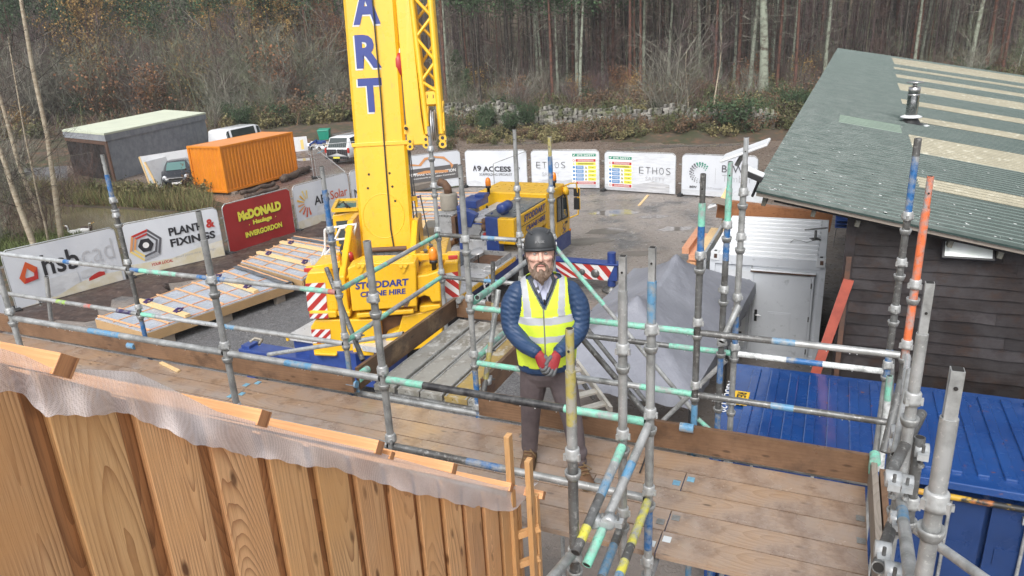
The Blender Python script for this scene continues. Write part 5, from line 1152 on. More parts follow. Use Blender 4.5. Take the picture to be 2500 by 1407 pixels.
p2.text('PLANT', (2.13,1.40), .30, 'ink', 1.15, .035); p2.text('&', (3.08,1.43), .33, 'ink_red', .33, .04); p2.text('FIXINGS', (2.36,.98), .30, 'ink', 1.65, .035); p2.text('YOUR LOCAL', (1.12,.34), .11, 'ink_red', .75, .03, .25); p2.text('small plant-hire & fixings', (2.35,.42), .11, 'ink_grey', 1.5, .0, .25)
# red haulage
p3 = Panel((-11.03,27.3), (-9.22,30.25), 'red fence banner with big yellow haulage lettering', 'mcred')
for s_, c, h, w_, b_ in (('McDONALD',(1.75,1.38),.40,2.2,.075),('Haulage',(1.80,.98),.24,.98,.06),('·',(1.12,.95),.05,.05,.06),('·',(2.48,.98),.05,.05,.06),('INVERGORDON',(1.80,.58),.23,1.9,.055)):
    p3.text(s_, (c[0]+.02,c[1]-.02), h, 'ink', w_, b_+.02, off=.042); p3.text(s_, c, h, 'ink_yellow', w_, b_, off=.05)
# AES solar
p4 = Panel((-9.19,30.5), (-7.4,33.45), 'white fence banner with orange sunray logo and solar lettering')
p4.poly([(.05,.08),(3.4,.08),(3.4,.30),(1.6,.5),(.05,.42)], 'print_beige'); p4.poly([(1.2,.45),(1.3,.85),(2.6,.95),(3.3,.7),(3.3,.35)], 'print_grey', .043)
L_ = []
for i in range(9):
    a = R(88+i*24); c, s_ = math.cos(a), math.sin(a); d = (-s_, c); r0, r1, w_ = .20, .56+.06*(i % 2), .045
    L_.append(([(.75+c*r0-d[0]*w_*.5,1.12+s_*r0-d[1]*w_*.5),(.75+c*r1-d[0]*w_,1.12+s_*r1-d[1]*w_),(.75+c*r1+d[0]*w_,1.12+s_*r1+d[1]*w_),(.75+c*r0+d[0]*w_*.5,1.12+s_*r0+d[1]*w_*.5)], ('ink_lyellow','ink_lyellow','ink_amber','ink_amber','ink_tan','ink_tan','ink_orange','ink_orange','ink_orange')[i]))
p4.logo(L_); p4.text('AES', (1.62,1.12), .40, 'ink', .95, .02); p4.text('Solar', (2.72,1.16), .40, 'ink_orange', 1.1, .005)
p5 = Panel((-7.35,33.55), (-5.35,36.4), 'white fence banner half hidden behind the crane boom')
p5.text('N', (.36,.92), .40, 'ink', .36, .0)
# O'Hare
p6 = Panel((-5.62,37.15), (-2.4,38.75), 'white fence banner with dark grey band and orange excavator outline')
a, b = p6.uv(985,422), p6.uv(1110,386); 
p6.poly([(.3,.55),(3.40,.55),(3.40,1.28),(.3,1.28)], 'oharegrey', .042)
U = lambda x, y: p6.uv(800+x*.3411, y*.3411)
p6.logo([([U(*q) for q in ((590,1175),(650,1180),(690,1130),(760,1118),(830,1120),(870,1155),(898,1180),(885,1205),(870,1165),(820,1135),(765,1130),(700,1145),(665,1190),(590,1190))],'ink_tan'),([U(*q) for q in ((640,1238),(700,1222),(860,1215),(860,1232),(720,1240),(640,1250))],'ink_tan'),([U(*q) for q in ((560,1252),(640,1240),(625,1254),(560,1262))],'ink_white')])
p6.text("O'HARE CONSTRUCTION", (1.98,.98), .17, 'ink_white', 2.55, .03); p6.text('Groundworks and Building Contractor', (2.0,.76), .10, 'ink_white', 2.45, .02)
p6.poly([(.1,.06),(3.35,.06),(3.35,.10),(.1,.12)], 'turf', .043)
# A9
p7 = Panel((-2.15,38.5), (1.13,37.35), 'white fence banner with black scaffolding lettering and a steel prop')
p7.poly([(.05,.08),(3.4,.08),(3.4,.22),(2.9,.3),(2.3,.2),(1.7,.36),(1.0,.26),(.5,.4),(.05,.3)], 'print_grey', .042)
q = MB(); c0 = (.52, 1.02)
for sgn in (1,):
    p7.poly([(.44,.90),(.53,1.18),(.58,1.18),(.50,.90)], 'ink', .046, q); p7.poly([(.58,1.18),(.66,.90),(.61,.90),(.53,1.14)], 'ink', .047, q)
q.build('logo', p7.bn)
p7.text('9', (.80,1.04), .28, 'ink', .22, .02); p7.text('ACCESS', (1.80,1.01), .28, 'ink', 1.55, .03); p7.text('P', (3.0,1.01), .22, 'ink', .16, -.01); p7.text('SCAFFOLDING SPECIALIST', (1.72,.72), .13, 'ink', 1.85, .0)
q = MB(); a = V(1204,400,36.6); q.tube(a, V(1286,369,37.3), .022, 'galv', 8); q.tube(a, np.array([a[0],a[1],.02]), .022, 'galv', 8); q.tube(np.array([a[0],a[1],.06]), G(1290,462), .022,'galv',8); q.build('stay', p7.o)
# Ethos x2
def site_sign(p, x0, x1, z0, z1):
    w_, h_ = x1-x0, z1-z0; X = lambda f: x0+w_*f; Z = lambda f: z1-h_*f
    q = MB(); r = lambda a, b, c, d, m, o=.05: p.poly([(X(a),Z(d)),(X(b),Z(d)),(X(b),Z(c)),(X(a),Z(c))], m, o, q)
    r(0,1,0,1,'ink_white',.046); r(.02,.98,.012,.105,'ink_green'); r(.16,.97,.185,.27,'ink_red'); r(.16,.97,.285,.375,'ink_yellow')
    for i in range(4):
        a = .395+i*.125; r(.16,.48,a,a+.10,'ink_blue'); r(.66,.98,a,a+.10,'ink_yellow')
        p.poly([(X(.52),Z(a+.09)),(X(.63),Z(a+.09)),(X(.575),Z(a+.01))], 'ink', .05, q); p.poly([(X(.545),Z(a+.08)),(X(.605),Z(a+.08)),(X(.575),Z(a+.035))], 'ink_yellow', .052, q)
        cx, cz = X(.08), Z(a+.05); p.poly([(cx+.04*w_*1.3*math.cos(t*.7),cz+.05*w_*math.sin(t*.7)) for t in range(9)], 'ink_blue', .05, q)
    r(.16,.97,.90,.985,'ink_red')
    for zc in (.23,.94): cx, cz = X(.08), Z(zc); p.poly([(cx+.05*w_*math.cos(t*.7),cz+.05*w_*math.sin(t*.7)) for t in range(9)], 'ink_red', .05, q); p.poly([(cx+.033*w_*math.cos(t*.7),cz+.033*w_*math.sin(t*.7)) for t in range(9)], 'ink_white', .052, q)
    p.poly([(X(.04),Z(.33+.035)),(X(.12),Z(.365)),(X(.08),Z(.285))], 'ink_yellow', .05, q)
    p.poly([(X(.05),Z(.06)),(X(.065),Z(.045)),(X(.085),Z(.065)),(X(.13),Z(.02)),(X(.145),Z(.035)),(X(.085),Z(.095))], 'ink_white', .053, q)
    put_text(q, 'SITE SAFETY', p.at(X(.57),Z(.06)), p.ex, DZ, h_*.06, 'ink_white', .02, 0, w_*.72, off=.054)
    for i in range(4): put_text(q, 'Danger', p.at(X(.82),Z(.445+i*.125)), p.ex, DZ, h_*.035, 'ink', .01, 0, w_*.2, off=.054)
    for zc, m_ in ((.213,'ink_white'),(.243,'ink_white'),(.32,'ink'),(.345,'ink'),(.928,'ink_white'),(.958,'ink_white')): r(.24,.89,zc-.006,zc+.006,m_,.054)
    for i in range(4):
        for d in (.03,.06): r(.2,.44,.395+i*.125+d-.005,.395+i*.125+d+.005,'ink_white',.054)
    return q.build('site_sign', p.o)
def ethos(a, b, label, side):
    p = Panel(a, b, label, 'banner_w2')
    p.poly([(.05,.08),(3.4,.08),(3.4,.5),(2.6,.62),(1.7,.42),(.9,.5),(.05,.34)], 'print_plank', .042)
    return p
p8 = ethos((1.32,37.25), (4.75,36.1), 'grey toned safety banner with outlined lettering left of its site sign', 0)
c = p8.uv(1343,403); 
for i, ch in enumerate('ETHOS'): p8.text(ch, (c[0]-.62+i*.33,c[1]), .32, 'ink_dgrey', .22, -.018)
p8.text('SAFETY', (p8.uv(1345,424)[0],p8.uv(1345,425)[1]), .20, 'ink_lgrey', .95, .01)
a, b = p8.uv(1396,374), p8.uv(1457,451); site_sign(p8, a[0], b[0], b[1], a[1])
p9 = ethos((4.93,35.7), (8.05,33.7), 'grey toned safety banner with outlined lettering right of its site sign', 1)
c = p9.uv(1599,417)
for i, ch in enumerate('ETHOS'): p9.text(ch, (c[0]-.68+i*.34,c[1]), .32, 'ink_dgrey', .23, -.018)
p9.text('SAFETY', (p9.uv(1600,437)[0],p9.uv(1600,437)[1]), .20, 'ink_lgrey', 1.0, .01)
a, b = p9.uv(1486,380), p9.uv(1544,459); site_sign(p9, a[0], b[0], b[1], a[1])
# BSW timber
p10 = Panel((8.28,33.6), (11.25,31.75), 'white fence banner with green dotted ring and timber lettering')
p10.poly([(.05,.08),(3.4,.08),(3.4,.28),(.05,.34)], 'print_grey', .042)
c = p10.uv(1709,422); L_ = []
for ring, (r_, n_) in enumerate(((.30,16),(.38,20),(.46,22))):
    for i in range(n_):
        a = 2*math.pi*i/n_+ring*.12+.5; f = ((a-.5) % (2*math.pi))/(2*math.pi); sz = .012+.045*(1-abs(f-.18)*1.1 if f < .6 else max(.1,1-f)); sz = max(.01, sz*(.7+.15*ring)) * (1 if f < .75 else .35)
        x, y = c[0]+r_*math.cos(a)*1.0, c[1]+r_*math.sin(a); k_, s_ = math.cos(a+.5)*sz, math.sin(a+.5)*sz
        L_.append(([(x+k_,y+s_),(x-s_,y+k_),(x-k_,y-s_),(x+s_,y-k_)], 'ink_green' if f < .25 else 'ink_dgrey'))
p10.logo(L_)
lx = p10.uv(1747,425)[0]; p10.poly([(lx,.68),(lx+.012,.68),(lx+.012,1.40),(lx,1.40)], 'ink_grey', .046)
p10.text('BSW', (p10.uv(1790,413)[0],p10.uv(1790,413)[1]), .33, 'ink_dgrey', 1.0, .0); p10.text('Timber', (p10.uv(1800,437)[0],p10.uv(1800,437)[1]), .30, 'ink_grey', 1.35, -.02)
p10.text('BSW', (p10.uv(1693,456)[0],p10.uv(1693,456)[1]), .11, 'ink', .34, .025); p10.text('GROUP member', (p10.uv(1740,459)[0],p10.uv(1740,459)[1]), .10, 'ink_lgrey', .95, .0)
# bare mesh panels by the gateway
a = G(766,437)[:2]; b = np.array(a)+np.array([3.2,1.1])
Panel(tuple(a), tuple(b), 'open wire mesh fence panel without banner standing before the white pickup', wire=True)
Panel(tuple(np.array(a)+.15), (-7.5,33.55), 'open wire mesh fence panel angled behind the solar banner', wire=True)
# ---------------- timber wall panels laid on the yard ----------------
M('membrane', (.40,.44,.50), .35, c2=(.31,.345,.39), sc1=2, lo=.4, hi=.65, rvar=.15, bump=.2, bsc=6); M('purple', (.05,.02,.12), .5); M('felt', (.15,.16,.18), .6, c2=(.09,.1,.11), sc1=5, bump=.6, bsc=9)
def wall_panel(label, cs, z, th, nl, nc, seed, sidem='osb', flap=True):
    nl_, nr, fr, fl_ = [G(x, y, z) for x, y in cs]; rr = random.Random(seed)
    o = thing('wall_panel', label, 'wall panel', (nl_+fr)/2*np.array([1,1,0]), 'timber wall panels laid on the yard')
    at = lambda a, b, dz=0.: (nl_*(1-a)+nr*a)*(1-b)+(fl_*(1-a)+fr*a)*b+DZ*dz
    q = MB(); q.hexa([at(0,0,-.03),at(1,0,-.03),at(1,1,-.03),at(0,1,-.03),at(0,0),at(1,0),at(1,1),at(0,1)], 'membrane'); q.build('membrane_sheet', o)
    q = MB(); e = .008
    for a, b in (((0,0),(1,0)),((1,0),(1,1)),((1,1),(0,1)),((0,1),(0,0))): q.beam(at(*a,-.03-th/2), at(*b,-.03-th/2), .05, th, sidem)
    q.build('frame', o)
    q = MB()
    for i in range(nl): f = .03+.94*i/(nl-1); q.beam(at(f,.005,.012), at(f,.995,.012), .038,.022,'pine_red'); 
    q.build('long_batten', o)
    for j in range(nc):
        f = .02+.96*j/(nc-1); k = j in (int(nc*.28), int(nc*.72)); q = MB(); w_ = .16 if k else .05
        q.beam(at(-.01+.02*rr.random(),f,.035+(.03 if k else 0)), at(.97+.03*rr.random(),f+.008*(rr.random()-.5),.035+(.03 if k else 0)), w_,.03+(.05 if k else 0),'pine' if k else 'pine_red'); q.build('cross_batten', o)
        if k:
            for a in (.18,.78):
                q = MB(); c = at(a,f+.01,.12); v1 = nrm(nr-nl_); v2 = nrm(fl_-nl_)
                for t in range(3): q.path([c+v1*(.10*math.cos(u*.7+t)+.03*t)+v2*(.16*math.sin(u*.7+t*.6))+DZ*(.02*math.sin(u*2+t)) for u in range(10)], .016,'purple',5)
                q.build('strap', o)
    for a in (.04,.5,.96):
        for b in (.12,.5,.9):
            c = at(a,b); zz = z-.03-th; q = MB(); q.box(np.array([c[0],c[1],zz/2]),(.18,.34,max(zz,.02)),'greywood',(nrm(nr-nl_),nrm(fl_-nl_),DZ)); q.build('packer', o)
    if flap:
        q = MB(); v2 = nrm(fl_-nl_)
        q.grid([[at(a,1.0,.02)+v2*d+DZ*(.05*math.sin(a*17)*d-h_) for d, h_ in ((-.35,-.03),(0,-.01),(.06,.02),(.12,.22))] for a in np.linspace(0,1,22)], 'felt'); q.build('flap', o)
    return o
wall_panel('timber wall panel nearest the deck with purple straps and grey felt end', [(233,777),(358,812),(713,690),(588,648)], .55, .26, 4, 9, 1)
wall_panel('timber wall panel with purple straps left of the crane cab', [(588,640),(738,684),(862,600),(722,578)], .60, .22, 4, 8, 2)
wall_panel('timber wall panel lying beyond the crane on the right of the boom', [(930,540),(1060,535),(1182,472),(1010,470)], .75, .32, 4, 8, 3, 'pine', False)
q = MB()
for k in range(4): q.beam(G(985,462,.15+.27*(k//2))+DX*.30*(k % 2), G(1058,445,.15+.27*(k//2))+DX*.3*(k % 2), .28,.25,'greywood')
q.build('sleeper_stack', None, G(1000,470), 'stack of weathered brown sleepers between boom and exhaust', 'sleepers')
q = MB(); q.box(G(1150,448,.1),(.3,.7,.12),'rubber',(nrm(DX+DY*.3),DY,DZ)); q.build('rubber_block', None, G(1150,448), 'black rubber fence foot lying loose before the scaffolding banner', 'fence foot')
# ---------------- left background: shed, container, vehicles, clutter ----------------
M('render', (.29,.305,.33), .85, c2=(.21,.225,.25), sc1=2.2, lo=.4, hi=.65, c3=(.36,.375,.39), sc3=30, lo3=.58, hi3=.72, bump=.5, bsc=40); M('cream', (.62,.66,.52), .6, c2=(.54,.58,.46), sc1=.6, lo=.4, hi=.7)
M('orange', (.72,.24,.015), .45, c2=(.64,.20,.015), sc1=.9, lo=.4, hi=.7, c3=(.35,.12,.03), sc3=6, lo3=.68, hi3=.8, rvar=.12); M('orangetop', (.74,.30,.10), .45, c2=(.72,.28,.08), sc1=1.2)
M('carblack', (.012,.014,.02), .18, coat=.6); M('carwhite', (.72,.74,.76), .2, coat=.5); M('chrome', (.6,.6,.6), .15, metal=.9); M('lampglass', (.6,.62,.65), .08, spec=.8); M('bingreen', (.015,.25,.17), .45); M('goose', (.82,.82,.80), .7); M('bark', (.07,.05,.04), .9, c2=(.12,.09,.07), sc1=8, bump=1., bsc=12)
zt = 3.1; A_, B_, C_, D_ = [G(x, y, zt) for x, y in ((150,317),(253,326),(502,275),(402,268))]   # left, near, right, far
gs = thing('render_shed', 'grey rendered shed with a flat cream roof behind the orange container', 'shed', (B_+D_)/2*np.array([1,1,0]))
flat = lambda p, z: np.array([p[0], p[1], z]); cen = (B_+D_)/2; sh = lambda p, k: p+(cen-p)*k*np.array([1,1,0])
q = MB(); q.hexa([flat(sh(p,.03),0) for p in (A_,B_,C_,D_)]+[flat(sh(p,.03),zt-.2) for p in (A_,B_,C_,D_)], 'render'); q.build('wall', gs)
q = MB(); q.hexa([flat(p,zt-.12) for p in (A_,B_,C_,D_)]+[flat(p,zt) for p in (A_,B_,C_,D_)], 'cream'); q.build('roof', gs)
q = MB(); q.hexa([flat(sh(p,.005),zt-.52) for p in (A_,B_,C_,D_)]+[flat(sh(p,.005),zt-.13) for p in (A_,B_,C_,D_)], 'render'); q.build('fascia', gs)
q = MB(); a, b = sh(A_,.03), sh(B_,.03); o_ = nrm(np.cross(b-a, DZ)); k = 0
for i in range(16): f = i/16; q.beam(flat(a+(b-a)*(f+.03),.0)+o_*.03, flat(a+(b-a)*(f+.03),zt-.55)+o_*.03, np.linalg.norm(b-a)/16-.01,.04,'darkboard', up=o_)
q.build('board_front', gs)
q = MB(); q.beam(flat(b,0)+o_*.09, flat(b,zt-.5)+o_*.09, .30,.10,'rust', up=o_); q.beam(flat(a,zt-.62)+o_*.09, flat(b,zt-.62)+o_*.09, .05,.30,'rust'); q.build('door_frame', gs)
# orange container: bottom corners left, near, right
l_, n_, r_ = G(438,462,.12), G(556,472,.12), G(727,424,.12)
ux = nrm(r_-n_); Lc = 6.06; uy = np.array([-ux[1], ux[0], 0]); Wc = 2.44
oc = thing('shipping_container', 'orange shipping container raised on sleepers beside the grey shed', 'container', n_)
def cbox(mb, x0, x1, y0, y1, z0, z1, m): mb.box(n_+ux*(x0+x1)/2+uy*(y0+y1)/2+DZ*((z0+z1)/2), (x1-x0,y1-y0,z1-z0), m, (ux,uy,DZ))
q = MB()
def corr_wall(mb, o, e, length, z0, z1, n, m, pitch=.28, d=.036):
    rows = []; x = 0; 
    while x < length-1e-6:
        for f, k in ((0,0),(.25,0),(.40,1),(.75,1),(.9,0)):
            xx = min(x+f*pitch, length); rows.append([o+e*xx-n*(d*k)+DZ*z0, o+e*xx-n*(d*k)+DZ*z1])
        x += pitch
    rows.append([o+e*length+DZ*z0, o+e*length+DZ*z1]); mb.grid(rows, m, smooth=False)
corr_wall(q, n_+ux*.1-uy*-.03, ux, Lc-.2, .12, 2.45, -uy*-1 if False else -uy, 'orange', .262)
corr_wall(q, n_+ux*.03+uy*.1, uy, Wc-.2, .12, 2.45, -ux, 'orange', .30)
cbox(q, .1, Lc-.05, .1, Wc-.05, .1, 2.44, 'orange'); q.build('body', oc)
q = MB()
for x in (.06, Lc-.06):
    for y in (.06, Wc-.06): cbox(q, x-.07, x+.07, y-.07, y+.07, 0, 2.59, 'orange')
for y in (.05, Wc-.05): cbox(q, .1, Lc-.1, y-.05, y+.05, 2.46, 2.58, 'orange'); cbox(q, .1, Lc-.1, y-.05, y+.05, 0, .14, 'orange')
for x in (.05, Lc-.05): cbox(q, x-.05, x+.05, .1, Wc-.1, 2.46, 2.58, 'orange'); cbox(q, x-.05, x+.05, .1, Wc-.1, 0, .14, 'orange')
q.build('frame', oc, bevel=.01)
q = MB(); cbox(q, .1, Lc-.1, .1, Wc-.1, 2.50, 2.57, 'orangetop'); q.build('roof', oc)
for i, (x, l) in enumerate(((.4,'dark sleeper under the near end of the orange container'),(5.3,'dark sleeper under the far end of the orange container'))):
    q = MB(); q.box(n_+ux*x+uy*Wc/2-DZ*.06, (.28,Wc+.5,.12), 'greywood', (ux,uy,DZ)); q.build('sleeper', None, n_+ux*x-DZ*.12, l, 'sleeper')
# bark slabs and logs by the container
for i, (a, b, rr, l) in enumerate((((690,447),(755,420),.20,'dark bark covered log lying right of the orange container'),((590,478),(670,455),.12,'bark slab lying along foot of the orange container'),((600,486),(680,465),.11,'lower bark slab in front of the orange container'),((250,466),(395,460),.10,'long dark pole lying before the grey shed'))):
    A, B = G(*a)+DZ*rr, G(*b)+DZ*(rr+.05); n = 9
    q = MB(); q.path([A+(B-A)*k/n+np.array([0,0,.05*math.sin(k*1.3+i)]) for k in range(n+1)], [rr*(1+.2*math.sin(k*2.1+i)) for k in range(n+1)], 'bark', 9, True); q.build('log', None, (A+B)/2*np.array([1,1,0]), l, 'log')
# white insulated panels leaning on the shed
for k in range(2):
    a, b = G(370+k*17,462+k*2), G(432,450); e = nrm(b-a); q = MB(); up_ = nrm(DZ+np.cross(DZ, e)*.35)
    nn = np.cross(e, up_); L_ = 3.6-k*.6; hgt = 1.75+(.0 if k else .25)
    q.hexa([a,a+e*L_,a+e*L_+nn*.12,a+nn*.12,a+up_*hgt,a+e*L_+up_*hgt,a+e*L_+up_*hgt+nn*.12,a+up_*hgt+nn*.12], 'white'); o = q.build('leaning_panel', None, a, ['white insulated panel leaning against the grey shed, rear one','white insulated panel leaning in front of the other by the shed'][k], 'panel')
    q = MB(); q.beam(a-e*.03+nn*.06, a-e*.03+nn*.06+up_*hgt, .05,.13,'pine', up=nn); q.build('edge', o)
# vehicles ----------------------------------------------------------------
def vehicle(name, label, cat, pos, head, Lv, Wv, prof, mat, winm='glass', rear=None, front=None, roofz=None, wheels=(.78,.2), roofrack=False, wr=.34):
    """prof: rows of (x along, sill z, belt z, roof z, belt half width, roof half width)"""
    e = nrm(np.array([*head, 0.])); s_ = np.array([-e[1], e[0], 0]); o = thing(name, label, cat, pos); pos = np.asarray(pos)
    rings = []
    for x, z0, zb, zr, hb, hr in prof:
        c = [(-hb*.96,z0),(-hb,z0+(zb-z0)*.45),(-hb*.97,zb),(-hr,zr-.03),(-hr*.7,zr),(hr*.7,zr),(hr,zr-.03),(hb*.97,zb),(hb,z0+(zb-z0)*.45),(hb*.96,z0)]
        rings.append([pos+e*x+s_*y+DZ*z for y, z in c])
    q = MB(); q.loft(rings, mat, smooth=True); body = q.build('body', o)
    k0 = [i for i, p in enumerate(prof) if p[3]-p[2] > .25]
    q = MB()
    for sg, (a, b) in ((1,(6,7)),(-1,(3,2))):
        for i in range(k0[0], k0[-1]):
            P = [rings[i][a],rings[i+1][a],rings[i+1][b],rings[i][b]]; c = sum(P)/4; P = [c+(p-c)*.86+s_*.012*sg for p in P]; nrm_ = np.cross(P[1]-P[0],P[2]-P[0]); q.add(P if nrm_@s_*sg > 0 else P[::-1], [(0,1,2,3)], winm)
    q.build('side_window', body)
    for nm, i, j in (('rear_window',k0[0]-1,k0[0]),('windscreen',k0[-1],k0[-1]+1)):
        if 0 <= i and j < len(rings):
            P = [rings[i][3],rings[i][6],rings[j][6],rings[j][3]] if prof[i][3] < prof[j][3] else [rings[i][3],rings[i][6],rings[j][6],rings[j][3]]
            c = sum(P)/4; nn = nrm(np.cross(P[1]-P[0],P[2]-P[0])); nn = nn if nn[2] > 0 else -nn; P = [c+(p-c)*.9+nn*.042 for p in P]
            q = MB(); n2 = np.cross(P[1]-P[0],P[2]-P[0]); q.add(P if n2@nn > 0 else P[::-1], [(0,1,2,3)], winm); q.build(nm, body)
    for x in (Lv*wheels[1], Lv*wheels[0]):
        for sg in (1,-1):
            q = MB(); c = pos+e*x+s_*sg*(Wv/2-.2)+DZ*wr; q.lathe(c, [(wr*.6,0),(wr*.95,0),(wr,.03),(wr,.19),(wr*.95,.22),(wr*.6,.22)], 'rubber', 22, s_*sg); w_ = q.build('wheel', o)
            q = MB(); q.lathe(c, [(.02,.2),(wr*.3,.2),(wr*.62,.19),(wr*.62,.1)], 'galv', 16, s_*sg, caps=False); q.build('rim', w_)
    return o, body, e, s_, pos
# dark hatchback nose-on between panels and container
cp_ = G(398,466); hd = nrm(np.array([*( -cp_[:2]+np.array([-7.,0]) )]))
o, body, e, s_, pos = vehicle('parked_car', 'dark hatchback parked nose out beside the orange container', 'car', cp_-np.array([*hd,0])*3.9+np.array([.75,.3,0]), hd, 3.9, 1.7,
  [(0,.45,.85,.9,.72,.6),(.12,.30,.95,1.2,.82,.58),(.5,.25,.98,1.44,.85,.56),(1.6,.25,.98,1.48,.86,.57),(2.3,.25,.97,1.42,.86,.56),(3.0,.25,.95,.99,.85,.62),(3.55,.26,.84,.86,.80,.6),(3.85,.3,.66,.68,.66,.5),(3.9,.36,.5,.52,.6,.45)], 'carblack', 'glassgreen')
fx = lambda y, z, dx=0.: pos+e*(3.88+dx)+s_*y+DZ*z
q = MB(); q.box(fx(0,.36,.03),(.52,.02,.12),'ink_white',(s_,e,DZ)); pl = q.build('number_plate', body)
q = MB(); q.box(fx(0,.60,.0),(.80,.05,.14),'chrome',(s_,e,DZ)); q.box(fx(0,.60,.02),(.70,.05,.09),'dark',(s_,e,DZ)); q.build('grille', body, bevel=.01)
for sg in (1,-1): q = MB(); q.lathe(fx(sg*.60,.68,-.15),[(.02,-.06),(.15,.0),(.13,.06),(.02,.08)],'lampglass',14,nrm(e+s_*sg*.5)); q.build('headlight', body)
# white pickup with hard top, tail to the camera
rp, fp = G(828,404), G(988,372); hd = (fp-rp)[:2]
hd = nrm(np.array([hd[0]*.75, abs(hd[1])+hd[0]*.9]))
o, body, e, s_, pos = vehicle('pickup', 'white pickup with hard top and chevron tailgate by the gateway', 'pickup', rp+np.array([-.05,.1,0]), hd, 5.3, 1.86,
  [(0,.55,1.05,1.1,.88,.8),(.06,.5,1.08,1.15,.92,.78),(.45,.48,1.12,1.80,.93,.72),(1.6,.45,1.14,1.86,.94,.74),(1.75,.45,1.14,1.84,.94,.74),(3.1,.45,1.12,1.82,.94,.72),(3.9,.45,1.1,1.14,.94,.72),(4.9,.46,1.0,1.02,.90,.7),(5.25,.5,.8,.82,.8,.6)], 'carwhite', 'glass', wheels=(.82,.21), wr=.39)
q = MB(); P = [pos-e*.02+s_*y+DZ*z for y, z in ((.78,1.08),(0,1.08),(0,.62),(.78,.62))]; 
for sg in (1,-1):
    P = [pos-e*.03+s_*y+DZ*z for y, z in ((.80*sg,1.06),(.02*sg,1.06),(.02*sg,.60),(.80*sg,.60))]
    for i in range(4):
        a, b = i/4, i/4+.13; at = lambda u, v: (P[0]*(1-u)+P[1]*u)*(1-v)+(P[3]*(1-u)+P[2]*u)*v
        L_ = [at(min(1,max(0,a+.0)),.0),at(min(1,b),.0),at(min(1,b+.35) if b+.35 < 1 else 1,1),at(min(1,a+.35),1)]
        L_ = [at(0,min(1,a+.25)),at(0,min(1,a)),at(1,max(0,a-.45)),at(1,max(0,a-.2))]
        n2 = np.cross(L_[1]-L_[0],L_[2]-L_[0]); q.add(L_ if n2@e < 0 else L_[::-1], [(0,1,2,3)], 'ink')
q.build('chevron_marking', body)
q = MB(); q.box(pos-e*.08+DZ*.50,(1.75,.12,.18),'black',(s_,e,DZ)); bp_ = q.build('bumper', body, bevel=.02)
MB().box(pos-e*.15+DZ*.52,(.5,.02,.11),'ink_yellow',(s_,e,DZ)).build('number_plate', bp_)
for sg in (1,-1): MB().box(pos+e*.02+s_*.87*sg+DZ*.98,(.14,.10,.34),'redlamp',(s_,e,DZ)).build('tail_lamp', body, bevel=.015)
q = MB()
for sg in (1,-1): q.tube(pos+e*.6+s_*.6*sg+DZ*1.93, pos+e*3.0+s_*.6*sg+DZ*1.93, .025,'galv_dark',8); 
q.tube(pos+e*.6-s_*.6+DZ*1.93, pos+e*.6+s_*.6+DZ*1.93, .025,'galv_dark',8); q.tube(pos+e*3.-s_*.6+DZ*1.93, pos+e*3.+s_*.6+DZ*1.93, .025,'galv_dark',8); q.build('roof_rail', body)
# white van behind the container
vp = G(541,390); hv = np.array([.34,.94])
vehicle('van', 'white van mostly hidden behind the orange container', 'van', vp, hv, 5.0, 1.95,
  [(0,.5,1.2,1.95,.95,.78),(.05,.45,1.25,2.1,.97,.8),(.3,.4,1.25,2.18,.98,.82),(3.4,.4,1.25,2.2,.98,.82),(3.8,.4,1.2,2.1,.98,.78),(4.4,.42,1.1,1.15,.96,.7),(4.9,.45,.9,.95,.88,.62)], 'carwhite')
# wheelie bin
bp_ = G(795,352); wb = thing('wheelie_bin', 'green wheelie bin beside the white pickup', 'bin', bp_)
q = MB(); q.hexa([bp_+np.array(k) for k in ((-.35,-.3,.08),(.35,-.3,.08),(.35,.3,.08),(-.35,.3,.08),(-.48,-.4,1.1),(.48,-.4,1.1),(.48,.4,1.1),(-.48,.4,1.1))], 'bingreen'); q.build('body', wb, bevel=.03)
q = MB(); q.hexa([bp_+np.array(k) for k in ((-.5,-.44,1.1),(.5,-.44,1.1),(.5,.44,1.12),(-.5,.44,1.12),(-.46,-.4,1.2),(.46,-.4,1.2),(.46,.42,1.26),(-.46,.42,1.26))], 'bingreen'); q.build('lid', wb, bevel=.03)
for sg in (1,-1): MB().lathe(bp_+np.array([.3*sg,.34,.12]),[(.03,0),(.12,.01),(.12,.06),(.03,.07)],'rubber',14,(sg,0,0)).build('wheel', wb)
q = MB(); q.box(G(733,352,.55),(1.1,.06,1.1),'white',(nrm(np.array([1,.3,0])),nrm(np.array([-.3,1,0])),DZ)); pb = q.build('notice_board', None, G(733,360), 'white notice board with faint yellow print right of orange container', 'board')
q = MB(); poly2(q,[(-.1,-.4),(.12,-.4),(.12,.35),(-.1,.3)],G(737,352,.6)-np.array([-.02,.05,0]),nrm(np.array([1,.3,0])),DZ,'ink_lyellow',.004); q.build('print', pb)
def heap(name, label, cat, c, n, rad, mats, sz=.5, hgt=.5, seed=1):
    rr = random.Random(seed); c = np.asarray(c)
    q = MB()
    for i in range(n):
        d = rr.random()**.7*rad; a = rr.random()*6.28; z = (1-d/rad)*hgt*rr.random()+.04; p = c+np.array([d*math.cos(a),d*math.sin(a)*.7,z])
        ax = nrm(np.array([rr.gauss(0,1),rr.gauss(0,1),rr.gauss(0,.3)])); b = nrm(np.cross(ax,(0,0,1))); q.box(p,(sz*(.3+rr.random()),sz*(.15+.5*rr.random()),.04+.1*rr.random()),rr.choice(mats),(ax,b,np.cross(ax,b)))
    return q.build(name, None, c, label, cat)
heap('rubble_heap', 'heap of white sheets and timber scraps by green bin', 'rubbish', G(770,362), 46, 1.5, ['white','pine','greywood','white','cblue'], .8, .6, 3)
